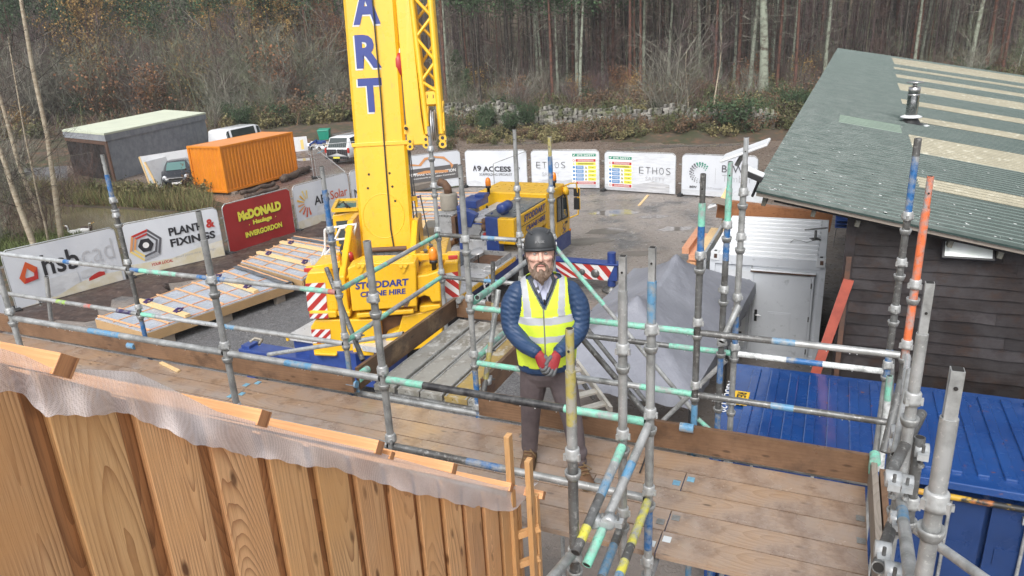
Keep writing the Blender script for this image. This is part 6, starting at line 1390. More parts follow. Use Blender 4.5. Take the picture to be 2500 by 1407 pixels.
heap('rubble_heap', 'heap of pale sheets and scraps at the far left edge', 'rubbish', G(60,345), 60, 3.2, ['white','greywood','silver','galv_dark','render'], 1.2, .9, 4)
heap('rubble_heap', 'white and grey scrap pile by the birches at left', 'rubbish', G(20,372), 40, 2.4, ['white','silver','greywood'], 1.0, .6, 6)
heap('rubble_heap', 'low pile of stones and timber beside the green bin', 'rubbish', G(770,336), 30, 1.6, ['greywood','render','bark'], .6, .6, 9)
q = MB(); q.path([G(775,375,.3),G(790,368,.7),G(803,372,.4),G(800,384,.05)], .04,'hoopblue',6); q.build('hose', None, G(775,380), 'blue water hose looping by the scrap heap', 'hose')
hut = G(-10,318); hb = thing('hut', 'dark open hut with pale sheet roof at far left edge', 'hut', hut)
MB().box(hut+DZ*1.2,(5.,3.4,2.4),'darkboard' if False else 'dark',(nrm(np.array([1,.2,0])),nrm(np.array([-.2,1,0])),DZ)).build('wall', hb); MB().box(hut+DZ*2.5,(5.6,4.2,.12),'silver',(nrm(np.array([1,.2,-.03])),nrm(np.array([-.2,1,0])),DZ)).build('roof', hb)
q = MB(); q.box(G(85,330,.5),(2.6,.1,.9),'white',(nrm(np.array([1,.3,0])),nrm(np.array([-.3,1,0])),DZ)); q.build('sheet', None, G(85,338), 'white sheet standing among scrap left of grey shed', 'sheet')
# water birds on the pond
def bird(name, label, p, d, m, sc_=1.):
    o = thing(name, label, 'bird', p, 'birds on the pond'); e = nrm(np.array([*d,0.])); s_ = np.array([-e[1],e[0],0]); p = np.asarray(p)
    rings = []
    for x, w_, z0, z1 in ((-.42,.02,.16,.2),(-.34,.09,.06,.24),(-.15,.16,-.02,.28),(.08,.17,-.03,.29),(.25,.12,.0,.26),(.34,.07,.06,.24),(.37,.055,.16,.30),(.36,.045,.3,.38),(.37,.042,.42,.46),(.40,.055,.47,.53),(.46,.045,.48,.54),(.52,.02,.49,.52)):
        rings.append([p+(e*(x)+s_*w_*math.cos(a*.785)+DZ*((z0+z1)/2+(z1-z0)/2*math.sin(a*.785)))*sc_ for a in range(8)])
    MB().loft(rings, m).build('body', o)
    MB().lathe(p+(e*.51+DZ*.505)*sc_,[(.02*sc_,0),(.012*sc_,.06*sc_),(.002,.09*sc_)],'ink_amber',8,e).build('beak', o)
bird('goose', 'white goose at left of the pair swimming on the pond', G(184,574,.012), (-1,.2), 'goose', .85); bird('goose', 'white goose at right of the pair swimming on the pond', G(202,570,.012), (1,.25), 'goose', .85)
bird('duck', 'small dark duck swimming behind the white geese', G(213,562,.012), (1,0), 'bark', .7); bird('duck', 'small dark duck near the birch trunks on the pond', G(157,561,.012), (-1,0), 'bark', .6)
# ---------------- the person on the deck ----------------
M('skin', (.70,.43,.34), .5, c2=(.64,.34,.27), sc1=14, lo=.45, hi=.7); M('beard', (.185,.12,.085), .8, c2=(.31,.235,.185), sc1=60, lo=.42, hi=.65, bump=.9, bsc=120, stretch=(1,1,.35)); M('helmet', (.035,.038,.042), .42, c2=(.05,.053,.058), sc1=6, rvar=.1)
M('hivis', (.72,.88,.07), .55, c2=(.62,.80,.05), sc1=5, lo=.45, hi=.7, bump=.25, bsc=11, emit=None); M('reflect', (.52,.54,.57), .4, c2=(.44,.46,.5), sc1=9, bump=.2, bsc=14); M('trousers', (.125,.10,.105), .8, c2=(.095,.075,.08), sc1=9, bump=.4, bsc=16); M('shirt', (.55,.57,.72), .7); M('collar', (.10,.105,.115), .8); M('glove_red', (.29,.022,.028), .6, bump=.3, bsc=60); M('glove_grey', (.11,.115,.12), .65, bump=.3, bsc=60); M('boot', (.17,.085,.04), .5, c2=(.10,.055,.03), sc1=12); M('sole', (.12,.08,.04), .8); M('lace', (.20,.13,.06), .6); M('eyewhite', (.46,.42,.40), .25); M('iris', (.05,.06,.06), .15); M('lip', (.48,.21,.18), .45); M('vestedge', (.20,.21,.16), .7)
M('kask', (.14,.145,.15), .5); M('browhair', (.40,.26,.19), .8)
m, nt, b, vec = base('quilt')
b.inputs['Roughness'].default_value = .5
wv = _n(nt, 'ShaderNodeTexWave', i_Scale=13., i_Distortion=1.2); wv.wave_type = 'BANDS'; wv.bands_direction = 'DIAGONAL'; wv.inputs['Detail'].default_value = 1; nt.links.new(vec, wv.inputs['Vector'])
wv2 = _n(nt, 'ShaderNodeTexWave', i_Scale=9., i_Distortion=2.5); wv2.bands_direction = 'Z'; nt.links.new(vec, wv2.inputs['Vector'])
nt.links.new(_mix(nt, (.016,.042,.105), (.026,.062,.145), _noise(nt, vec, 7, 4)), b.inputs['Base Color'])
bp = nt.nodes.new('ShaderNodeBump'); bp.inputs['Strength'].default_value = .35; bp.inputs['Distance'].default_value = .007; nt.links.new(_math(nt, 'ADD', wv.outputs['Fac'], wv2.outputs['Fac']), bp.inputs['Height']); nt.links.new(bp.outputs[0], b.inputs['Normal'])
B0 = np.array([.215, 4.55, 0.])
man = thing('person', 'bearded person in black helmet, yellow hi-vis vest and navy jacket on the deck', 'person', (.23, 4.56, DK))
def limb(mb, pts, rad, m, n=14, sub=5):
    pts = np.asarray(pts, float); k = len(pts); u = np.arange(k); uu = np.linspace(0, k-1, (k-1)*sub+1)
    # smooth through the joints
    P = np.stack([np.interp(uu, u, pts[:,i]) for i in range(3)], 1); Rr = np.interp(uu, u, rad)
    for _ in range(3):
        P[1:-1] = (P[:-2]+2*P[1:-1]+P[2:])/4; Rr[1:-1] = (Rr[:-2]+2*Rr[1:-1]+Rr[2:])/4
    a = nrm(P[0]-P[1]); e = nrm(P[-1]-P[-2])
    P = np.vstack([P[0]+a*Rr[0]*.8, P[0]+a*Rr[0]*.5, P, P[-1]+e*Rr[-1]*.5, P[-1]+e*Rr[-1]*.8]); Rr = np.concatenate([[Rr[0]*.45, Rr[0]*.85], Rr, [Rr[-1]*.85, Rr[-1]*.45]])
    mb.path(list(P), list(Rr), m, n, True)
def ring(z, hw, f, bk, c=B0, n=28, p=2.4):
    out = []
    for i in range(n):
        a = 2*math.pi*i/n; x, y = math.cos(a), math.sin(a); s_ = (abs(x)**p+abs(y)**p)**(-1/p)
        out.append(np.array([c[0]+x*s_*hw, c[1]+y*s_*(bk if y > 0 else f), z]))
    return out
def remesh(o, vox, sm=2):
    r_ = o.modifiers.new('remesh', 'REMESH'); r_.mode = 'VOXEL'; r_.voxel_size = vox; r_.use_smooth_shade = True
    if sm: s_ = o.modifiers.new('smooth', 'SMOOTH'); s_.iterations = sm; s_.factor = .6
    return o
TOR = [(5.30,.165,.115,.115),(5.42,.178,.125,.118),(5.55,.186,.135,.12),(5.68,.195,.138,.122),(5.80,.203,.130,.124),(5.88,.200,.115,.118),(5.94,.165,.098,.105),(5.975,.115,.082,.09),(6.0,.08,.07,.08)]
def torso(mb, off, m, z0=5.30, z1=6.01): 
    rows = [ring(z, hw+off, f+off, bk+off) for z, hw, f, bk in TOR if z0-1e-6 <= z <= z1]
    mb.loft(rows, m)
ARML = [(.05,4.565,5.885),(-.012,4.545,5.80),(-.018,4.50,5.65),(.05,4.39,5.575),(.128,4.295,5.555)]; ARMR = [(.382,4.56,5.87),(.447,4.535,5.775),(.442,4.495,5.62),(.37,4.385,5.565),(.292,4.29,5.552)]
LEGL = [(.130,4.56,5.32),(.112,4.575,5.15),(.090,4.60,4.97),(.078,4.64,4.78),(.070,4.665,4.60)]; LEGR = [(.300,4.53,5.32),(.335,4.50,5.14),(.372,4.46,4.96),(.395,4.44,4.77),(.408,4.43,4.60)]
hc = np.array([.194,4.475,6.150]); hf = nrm(np.array([-.02,-1,.24])); hr = nrm(np.cross(hf, DZ)); hr = hr if hr[0] > 0 else -hr; hu = np.cross(hr, hf)*1.; hu = hu if hu[2] > 0 else -hu
HP = lambda x, f, h: hc+hr*x*1.10+hf*f*1.02+hu*h*1.03
# body: one continuous skin
q = MB()
HD = [(-.122,.026,.076,.045),(-.108,.044,.088,.02),(-.08,.058,.091,-.03),(-.045,.066,.092,-.065),(-.01,.071,.090,-.083),(.02,.073,.083,-.09),(.045,.075,.089,-.094),(.075,.074,.085,-.092),(.10,.062,.066,-.076),(.118,.034,.036,-.042)]
rows = []
for h, w_, f, bk in HD:
    c_ = (f+bk)/2; d = (f-bk)/2; rows.append([HP(w_*math.cos(a)*(1 if math.sin(a) < .3 else .96), c_+d*math.sin(a), h) for a in np.arange(24)*math.pi/12])
q.loft(rows, 'skin')
limb(q, [HP(0,.082,.045),HP(0,.100,.012),HP(0,.116,-.018)], [.010,.012,.016], 'skin', 10, 3)
for sg in (1,-1):
    limb(q, [HP(.012*sg,.094,-.02),HP(.022*sg,.088,-.016)], [.010,.006], 'skin', 8, 2)
    limb(q, [HP(.012*sg,.088,.046),HP(.045*sg,.080,.048),HP(.066*sg,.055,.04)], [.006,.007,.006], 'skin', 8, 3)   # brow
    limb(q, [HP(.040*sg,.076,-.012),HP(.058*sg,.052,-.008)], [.020,.018], 'skin', 8, 3)                         # cheek
    limb(q, [HP(.076*sg,-.012,.028),HP(.084*sg,-.020,.01),HP(.076*sg,-.008,-.022)], [.012,.014,.009], 'skin', 8, 3)   # ear
limb(q, [HP(0,-.03,-.06),(.205,4.53,6.0),(.21,4.55,5.92)], [.058,.060,.075], 'skin', 16)
torso(q, -.022, 'skin')
for A in (ARML, ARMR): limb(q, A, [.05,.048,.042,.036,.028], 'skin')
for A in (LEGL, LEGR): limb(q, A, [.085,.075,.055,.052,.038], 'skin')
for A, kn in ((ARML[-1],(.178,4.262,5.485)),(ARMR[-1],(.240,4.255,5.485))): limb(q, [A, kn], [.027,.024], 'skin')
body = remesh(q.build('body', man), .0065, 2)
for sg in (1,-1):
    q = MB(); c = HP(.0315*sg,.0785,.021); q.lathe(c-hf*.011, [(.002,0),(.009,.003),(.0125,.010),(.010,.017),(.003,.021)], 'eyewhite', 12, hf); e_ = q.build('eye', body)
    q = MB(); q.lathe(c+hf*.0085+hu*.001, [(.0066,-.004),(.0072,.0005),(.0005,.001)], 'iris', 10, hf); q.build('iris', e_)
    q = MB(); limb(q, [HP(.016*sg,.086,.029),HP(.032*sg,.088,.0325),HP(.048*sg,.079,.026)], [.0022,.0034,.0022], 'skin', 8, 3); q.build('eyelid', body)
    q = MB(); limb(q, [HP(.014*sg,.098,.050),HP(.034*sg,.094,.056),HP(.056*sg,.076,.048)], [.002,.003,.0015], 'browhair', 6, 3); q.build('eyebrow', body)
q = MB(); limb(q, [HP(-.024,.091,-.056),HP(-.01,.099,-.052),HP(.01,.099,-.052),HP(.024,.091,-.056)], [.003,.006,.006,.003], 'lip', 8, 3); q.build('mouth', body)
q = MB()
for sg in (1,-1):
    limb(q, [HP(.074*sg,.004,.0),HP(.068*sg,.026,-.05),HP(.056*sg,.052,-.094),HP(.028*sg,.078,-.124),HP(0,.084,-.130)], [.005,.010,.017,.024,.027], 'beard', 10, 4)
    limb(q, [HP(.0,.103,-.036),HP(.022*sg,.098,-.042),HP(.036*sg,.086,-.062),HP(.034*sg,.084,-.085)], [.007,.009,.010,.012], 'beard', 8, 4)
    limb(q, [HP(.046*sg,.064,-.085),HP(.025*sg,.084,-.105)], [.013,.016], 'beard', 8, 3)
limb(q, [HP(0,.092,-.083),HP(0,.094,-.12),HP(0,.080,-.152),HP(.004,.074,-.172)], [.014,.026,.022,.010], 'beard', 12, 4)
bd_ = remesh(q.build('beard', man), .005, 1)
tx = bpy.data.textures.new('hair', 'CLOUDS'); tx.noise_scale = .012
dm = bd_.modifiers.new('tufts', 'DISPLACE'); dm.texture = tx; dm.strength = .010; dm.mid_level = .5
# helmet
q = MB(); rows = []
hm = lambda x, f, h: HP(x*.90, f-.014, h+.066)
for k in range(9):
    a = k/8*math.pi/2; r_ = math.cos(a)**.75 if k < 8 else .06; rows.append([hm(.104*r_*math.cos(t), (.124 if math.sin(t) > 0 else .128)*r_*math.sin(t), .118*math.sin(a)) for t in np.arange(28)*2*math.pi/28])
rows = [[hm(.102*math.cos(t), (.124 if math.sin(t) > 0 else .128)*math.sin(t), -.032-.012*(math.sin(t) < -.2)) for t in np.arange(28)*2*math.pi/28]]+rows
q.loft(rows, 'helmet'); hl = q.build('helmet', man)
q = MB(); rr = []
for i in range(13):
    t = R(18+144*i/12); c, s_ = math.cos(t), math.sin(t)
    rr.append([hm(.103*c,.123*s_,-.014), hm(.105*c,.134*s_,-.021), hm(.105*c,.134*s_,-.026), hm(.102*c,.122*s_,-.028)])
q.grid(rr, 'helmet'); q.build('peak', hl)
for sg in (1,-1):
    q = MB(); limb(q, [hm(.050*sg,.082,.078),hm(.066*sg,.045,.092),hm(.070*sg,-.02,.096)], [.006,.010,.008], 'helmet', 8, 3); q.build('vent_ridge', hl)
    q = MB(); q.box(hm(.103*sg,.01,-.012),(.012,.06,.034),'black',(hr,hf,hu)); q.box(hm(.109*sg,.015,.005),(.006,.022,.03),'white',(hr,hf,hu)); cl = q.build('side_clip', hl)
    q = MB(); q.path([hm(.100*sg,.0,-.03),HP(.082*sg,.015,-.02),HP(.070*sg,.04,-.075)], .004,'black',6); q.build('chin_strap', hl)
q = MB(); th = nrm(hf+hu*.35); tu = nrm(np.cross(hr, th)*1.); tu = tu if tu[2] > 0 else -tu
put_text(q, 'KASK', hm(0,.116,.026)+th*.004, hr, tu, .018, 'kask', .03, .15, .062, off=.004); q.build('lettering', hl)
q = MB(); q.lathe(hm(0,.098,.068),[(.012,0),(.012,.004),(.009,.005)],'helmet',12,nrm(hf+hu*.8)); q.build('badge', hl)
# jacket
q = MB(); torso(q, .006, 'quilt', 5.3, 5.98); 
for A in (ARML, ARMR): limb(q, A, [.078,.077,.072,.058,.047], 'quilt', 16)
limb(q, [(.205,4.545,5.93),(.203,4.52,6.015)], [.088,.078], 'quilt', 16)
jk = remesh(q.build('jacket', man), .0085, 3)
for A in (ARML, ARMR):
    q = MB(); a, b_ = np.array(A[-2]), np.array(A[-1]); d = nrm(b_-a); q.tube(b_-d*.012, b_+d*.018, .046, 'quilt', 16, .043); q.build('cuff', jk)
q = MB()
for sg in (1,-1):
    P = [np.array(p) for p in ((.205+.052*sg,4.478,6.035),(.205+.085*sg,4.500,5.985),(.205+.062*sg,4.428,5.945),(.205+.012*sg,4.408,5.865),(.205+.030*sg,4.420,5.955))]
    c = sum(P)/5; q.prism(P, np.array([0,.012,0]), 'collar')
q.build('collar', jk)
q = MB(); q.prism([np.array(p) for p in ((.160,4.455,6.02),(.245,4.455,6.02),(.232,4.418,5.93),(.207,4.405,5.835),(.180,4.418,5.93))], np.array([0,.012,0]), 'shirt'); sh_ = q.build('shirt', man)
q = MB()
for sg in (1,-1): q.prism([np.array(p) for p in ((.203+.048*sg,4.462,6.03),(.203+.004*sg,4.425,5.955),(.203+.030*sg,4.410,5.915),(.203+.062*sg,4.445,5.985))], np.array([0,.008,0]), 'shirt')
q.build('shirt_collar', sh_)
q = MB(); limb(q, [(.207,4.398,5.845),(.212,4.394,5.862),(.205,4.396,5.875)], [.007,.009,.006], 'black', 8, 2); q.build('microphone', man)
# hi-vis vest, open at the neck and arms
q = MB(); NA, NZ = 260, 150; zs = np.linspace(5.375, 5.985, NZ); tz = np.array(TOR)
def vp(a, z):
    hw, f, bk = [np.interp(z, tz[:,0], tz[:,i]) for i in (1,2,3)]; p = 2.4; x, y = math.cos(a), math.sin(a); s_ = (abs(x)**p+abs(y)**p)**(-1/p); o_ = .020+.005*math.sin(a*9+z*20)*(z < 5.75)+.012*max(0,(5.5-z)*4)
    return np.array([B0[0]+x*s_*(hw+o_), B0[1]+y*s_*((bk if y > 0 else f)+o_), z])
grid = [[vp(2*math.pi*i/NA, z) for i in range(NA)] for z in zs]
fm = {}
vv = np.array(grid).reshape(-1,3); ff = []; mm_ = []
for k in range(NZ-1):
    for i in range(NA):
        ids = [k*NA+i, k*NA+(i+1) % NA, (k+1)*NA+(i+1) % NA, (k+1)*NA+i]; c = vv[ids].mean(0); x = c[0]-.205; z = c[2]; front = c[1] < B0[1]
        lim = .196 if z < 5.64 else np.interp(z, [5.64,5.72,5.80,5.92,6.], [.215,.178,.160,.150,.158])
        if z > 5.64 and abs(c[0]-B0[0]) > lim: continue
        if front and z > 5.80 and abs(x) < (z-5.80)*.48: continue
        if not front and z > 5.955 and abs(x) < .06: continue
        m_ = 'hivis'
        zz = z-.03*abs(x) if front else z
        if 5.695 < zz < 5.748 or 5.565 < zz < 5.612: m_ = 'reflect'
        elif zz >= 5.748 and .088+.10*max(0,z-5.80) < abs(x) < .135+.06*max(0,z-5.80): m_ = 'reflect'
        if front and abs(x+.005) < .0045: m_ = 'vestedge'
        if front and z > 5.80 and abs(x) < (z-5.80)*.48+.010: m_ = 'vestedge'
        if z < 5.386: m_ = 'hivis'
        ff.append(ids); mm_.append(m_)
for f_, m_ in zip(ff, mm_): pass
q.v.append(vv); q.n = len(vv); q.f = ff; q.m = mm_; q.sm = [True]*len(ff); q.uv = [None]*len(ff)
vs = q.build('vest', man); so = vs.modifiers.new('solid', 'SOLIDIFY'); so.thickness = .006; so.offset = 0
q = MB(); hem = [ring(z, .186+o_, .132+o_, .124+o_) for z, o_ in ((5.335,.014),(5.385,.016))]; q.loft(hem, 'quilt', caps=False); q.build('jacket_hem', jk)
# trousers and boots
q = MB(); q.loft([ring(z, hw, f, bk) for z, hw, f, bk in ((5.20,.12,.09,.10),(5.27,.168,.118,.12),(5.36,.176,.122,.12),(5.43,.172,.12,.118))], 'trousers')
for A in (LEGL, LEGR): limb(q, A, [.104,.096,.073,.066,.058], 'trousers', 16, 6)
for A in (LEGL, LEGR):
    a = np.array(A[-1]); limb(q, [a+DZ*.10+DX*.008, a+DZ*.06-DX*.008, a+DZ*.02], [.062,.057,.064], 'trousers', 14, 3)
remesh(q.build('trousers', man), .0085, 2)
for A, d in ((LEGL,(-.22,-1)),(LEGR,(.32,-1))):
    e = nrm(np.array([*d,0.])); s_ = np.array([-e[1],e[0],0]); a = np.array([A[-1][0],A[-1][1],DK]); rows = []
    for x, w_, h in ((-.085,.03,.05),(-.07,.040,.11),(-.02,.045,.145),(.04,.047,.135),(.09,.050,.092),(.14,.052,.075),(.185,.044,.062),(.21,.026,.045)):
        rows.append([a+e*x+s_*w_*math.cos(t)+DZ*max(.014,(h*.5+h*.5*math.sin(t))) for t in np.arange(16)*math.pi/8])
    q = MB(); q.loft(rows, 'boot'); q.tube(a+DZ*.10, a+DZ*.155, .052,'boot',14,.055); bo = q.build('boot', man)
    q = MB(); q.prism([a+e*x+s_*y for x, y in ((-.09,-.03),(-.06,-.042),(.12,-.055),(.19,-.045),(.215,0),(.19,.045),(.12,.055),(-.06,.042),(-.09,.03))], DZ*.018, 'sole'); q.build('sole', bo)
    q = MB()
    for k in range(4): c = a+e*(.045+.024*k)+DZ*(.137-.016*k); q.tube(c-s_*.028, c+s_*.028+e*.012, .003,'lace',6); q.tube(c+s_*.028, c-s_*.028+e*.012, .003,'lace',6)
    q.path([a+e*.05+DZ*.14, a+e*.10+s_*.06+DZ*.10, a+e*.06+s_*.05+DZ*.06], .004,'lace',5); q.build('lace', bo)
# gloved hands, one folded over the other
def hand(name, wr, kn, side, fold):
    wr, kn = np.array(wr), np.array(kn); d = nrm(kn-wr); out = np.array([0,-1.,0]); sd = nrm(np.cross(d, out)); 
    q = MB(); pal = []
    for f, w_, t_ in ((-.25,.030,.027),(.1,.033,.024),(.45,.042,.019),(.85,.045,.016),(1.05,.041,.014)):
        c = wr+(kn-wr)*f; pal.append([c+sd*w_*math.cos(a)+out*t_*math.sin(a) for a in np.arange(16)*math.pi/8])
    q.loft(pal, 'glove_red'); g_ = q.build(name, man); s2 = g_.modifiers.new('sub','SUBSURF'); s2.levels = s2.render_levels = 1
    for k, (y, L_) in enumerate(((-.032,.062),(-.011,.074),(.011,.070),(.031,.055))):
        b_ = kn+sd*y*1.0; d1 = nrm(d+sd*(.10*y/.03)+out*(.18 if fold else .05)); d2 = nrm(d1*.55-out*.75+np.array([-side*.35,0,0])); d3 = nrm(d2*.5-out*.8+np.array([-side*.5,0,0]))
        p1 = b_+d1*L_*.50; p2 = p1+d2*L_*.33; p3 = p2+d3*L_*.26
        q = MB(); limb(q, [b_-d*.012, b_+d1*.01, p1, p2, p3], [.0115,.0115,.011,.010,.0085], 'glove_grey', 10, 3); q.build('finger', g_)
    tb = wr+(kn-wr)*.35+sd*(-side*.030 if True else 0)*np.sign(sd[0] or 1); dt = nrm(d*.8+np.array([-side*.45,-.35,0]))
    q = MB(); limb(q, [tb, tb+dt*.032, tb+dt*.032+nrm(dt+d)*.030], [.015,.013,.010], 'glove_grey', 10, 3); q.build('thumb', g_)
    return g_
hand('glove', (.150,4.270,5.545), (.192,4.235,5.470), -1, False)
hand('glove', (.270,4.262,5.542), (.224,4.205,5.472), 1, True)
# ---------------- woodland, scrub, stone wall ----------------
M('twig_brown', (.125,.083,.07), .9, isl=.35); M('twig_plum', (.115,.08,.08), .9, isl=.35); M('twig_grey', (.20,.19,.155), .9, isl=.35); M('twig_green', (.155,.165,.105), .9, isl=.35); M('twig_dark', (.05,.04,.035), .9, isl=.4)
M('leaf_orange', (.22,.105,.05), .8, isl=.45); M('leaf_gold', (.34,.215,.07), .8, isl=.4); M('bracken', (.155,.095,.055), .9, isl=.45); M('evergreen', (.045,.085,.035), .8, isl=.5); M('bramble', (.10,.11,.045), .85, isl=.55); M('grassblade', (.21,.185,.085), .9, isl=.5); M('grassgreen', (.12,.15,.05), .9, isl=.5)
M('trunk_lichen', (.27,.30,.235), .9, c2=(.10,.085,.065), sc1=2.5, lo=.46, hi=.64, c3=(.42,.46,.37), sc3=9, lo3=.6, hi3=.7, bump=.6, bsc=9); M('trunk_red', (.15,.066,.045), .9, c2=(.06,.035,.028), sc1=3, lo=.4, hi=.62, c3=(.25,.15,.10), sc3=8, lo3=.6, hi3=.72, bump=.6, bsc=9); M('trunk_dark', (.032,.026,.023), .9, c2=(.085,.075,.06), sc1=3, bump=.6, bsc=9); M('birchbark', (.46,.40,.30), .8, c2=(.30,.24,.17), sc1=3.5, lo=.42, hi=.62, c3=(.07,.06,.05), sc3=9, lo3=.62, hi3=.68, bump=.4, bsc=14, stretch=(1,1,2.2))
def ribs(A, B, w0, w1, rg):
    """thin tapering ribbons from A to B (n,3)"""
    n = len(A); d = B-A; d /= np.linalg.norm(d, axis=1, keepdims=True)+1e-9
    r_ = rg.normal(size=(n,3)); s_ = np.cross(d, r_); s_ /= np.linalg.norm(s_, axis=1, keepdims=True)+1e-9
    w0 = np.broadcast_to(w0, n)[:,None]; w1 = np.broadcast_to(w1, n)[:,None]
    return np.stack([A-s_*w0, A+s_*w0, B+s_*w1, B-s_*w1], 1).reshape(-1,3)
def add_quads(mb, v, m):
    n = len(v)//4; mb.add(v, np.arange(n*4).reshape(-1,4).tolist(), m)
def leaves(C, size, rg):
    n = len(C); a = rg.normal(size=(n,3)); a /= np.linalg.norm(a,axis=1,keepdims=True); b = np.cross(a, rg.normal(size=(n,3))); b /= np.linalg.norm(b,axis=1,keepdims=True)
    s_ = (size*(.6+.8*rg.random(n)))[:,None]; a = a*s_; b = b*s_*.7
    return np.stack([C-a, C-b*.9, C+a, C+b*.9],1).reshape(-1,3)
def twigs(rg, base, dirs, L, w, spread, levels, kids, up=.25, droop=0.):
    """recursive ribbons; returns list of (A,B,w0,w1) and the tip points"""
    out = []; A = base; D = dirs; ln = np.broadcast_to(L, len(A)).astype(float); wd = np.broadcast_to(w, len(A)).astype(float); tips = None
    for lv in range(levels):
        # two bent pieces per shoot
        mid = A+D*ln[:,None]*.5+rg.normal(size=A.shape)*ln[:,None]*.05
        D2 = D+rg.normal(size=A.shape)*.22+np.array([0,0,up-droop*lv])*.4; D2 /= np.linalg.norm(D2,axis=1,keepdims=True)
        end = mid+D2*ln[:,None]*.55
        out.append((A,mid,wd,wd*.75)); out.append((mid,end,wd*.75,wd*.45)); tips = end
        if lv == levels-1: break
        f = rg.random((len(A),kids)); st_ = np.where(f[...,None] < .5, A[:,None]+(mid-A)[:,None]*(f[...,None]*2), mid[:,None]+(end-mid)[:,None]*(f[...,None]*2-1))
        nd = np.repeat(D2[:,None],kids,1)+rg.normal(size=(len(A),kids,3))*spread+np.array([0,0,up-droop*lv]); nd /= np.linalg.norm(nd,axis=2,keepdims=True)
        A = st_.reshape(-1,3); D = nd.reshape(-1,3); ln = np.repeat(ln*.55,kids)*(.6+.7*rg.random(len(A))); wd = np.repeat(wd*.5,kids)
    return out, tips
def put(mb, out, m, rg):
    for A,B,a,b in out: add_quads(mb, ribs(A,B,a,b,rg), m)
def shrub_mesh(name, seed, m, stems=11, h=2.2, w=.020, kids=7, spread=.85, leaf=None, nleaf=0, lsize=.06, up=.3, rad=.5, droop=0., lv=3):
    rg = np.random.default_rng(seed); n = stems; ang = rg.random(n)*6.28; base_ = np.stack([np.cos(ang)*rad*rg.random(n),np.sin(ang)*rad*rg.random(n),np.zeros(n)-.05],1)
    d = np.stack([np.cos(ang)*.45*rg.random(n),np.sin(ang)*.45*rg.random(n),np.ones(n)],1); d /= np.linalg.norm(d,axis=1,keepdims=True)
    o, t = twigs(rg, base_, d, h*(.7+.5*rg.random(n)), w, spread, lv, kids, up, droop); q = MB(); put(q, o, m, rg)
    if leaf:
        pts = np.vstack([B for A,B,a,b in o[2:]]); k = rg.integers(0,len(pts),nleaf); C = pts[k]+rg.normal(size=(nleaf,3))*.12*h/2
        add_quads(q, leaves(C, lsize, rg), leaf)
    return q.mesh(name)
def trunk_mesh(name, m, h, r, seed, bend=.25):
    rg = np.random.default_rng(seed); q = MB(); n = 9; bx_, by_ = rg.normal(size=2)*bend
    q.path([np.array([bx_*math.sin(i/n*2.2)*i/n, by_*math.sin(i/n*2.6)*i/n, h*i/n-.1]) for i in range(n+1)], [r*(1.25 if i == 0 else 1-.72*i/n) for i in range(n+1)], m, 9); return q.mesh(name), (lambda z: np.array([bx_*math.sin(z/h*2.2)*z/h, by_*math.sin(z/h*2.6)*z/h, z]))
def pine(kind, m, h, r, seed):
    rg = np.random.default_rng(seed); tm, at = trunk_mesh('trunk', m, h, r, seed); q = MB()
    n = 46; z = h*(.18+.8*rg.random(n)**.7); A = np.stack([at(k) for k in z]); an = rg.random(n)*6.28; L = np.where(z < h*.55, .5+1.3*rg.random(n), 1.4+1.2*rg.random(n))
    d = np.stack([np.cos(an),np.sin(an),.15*rg.normal(size=n)-.1],1); o, t = twigs(rg, A, d, L, .022, .5, 2, 5, .0); put(q, o, 'twig_grey' if kind != 'dark' else 'twig_dark', rg)
    hi = A[z > h*.62]; 
    if len(hi):
        k = rg.integers(0,len(hi),1100); C = hi[k]+np.stack([rg.normal(size=1100)*1.1,rg.normal(size=1100)*1.1,rg.normal(size=1100)*.7],1); add_quads(q, leaves(C,.15,rg),'evergreen')
    return tm, q.mesh('crown')
def bare(m, mt, h, r, seed, leaf=None, nl=0, spread=.5, lsz=.07, start=.2):
    rg = np.random.default_rng(seed); tm, at = trunk_mesh('trunk', mt, h, r, seed, .6); q = MB(); n = 26
    z = h*(start+(.97-start)*rg.random(n)); A = np.stack([at(k) for k in z]); an = rg.random(n)*6.28; d = np.stack([np.cos(an)*.8,np.sin(an)*.8,.55+.3*rg.random(n)],1); d /= np.linalg.norm(d,axis=1,keepdims=True)
    o, t = twigs(rg, A, d, (1-.6*z/h)*h*.34*(.7+.5*rg.random(n)), .022, spread, 3, 6, .22); put(q, o, m, rg)
    if leaf: C = t[rg.integers(0,len(t),nl)]+rg.normal(size=(nl,3))*.2; add_quads(q, leaves(C,lsz,rg), leaf)
    return tm, q.mesh('crown')
def spruce(seed, h=9):
    rg = np.random.default_rng(seed); tm, at = trunk_mesh('trunk','trunk_dark',h,.12,seed,.1); q = MB(); n = 150
    z = h*(.06+.92*rg.random(n)); A = np.stack([at(k) for k in z]); an = rg.random(n)*6.28; L = (1-z/h)*2.3+.25; d = np.stack([np.cos(an),np.sin(an),-.15-.25*rg.random(n)],1)
    o, t = twigs(rg, A, d, L, .02, .35, 2, 7, -.15); put(q, o, 'twig_green', rg); pts = np.vstack([B for _,B,_,_ in o]); k = rg.integers(0,len(pts),2600); add_quads(q, leaves(pts[k]+rg.normal(size=(2600,3))*.09,.075,rg),'evergreen')
    return tm, q.mesh('crown')
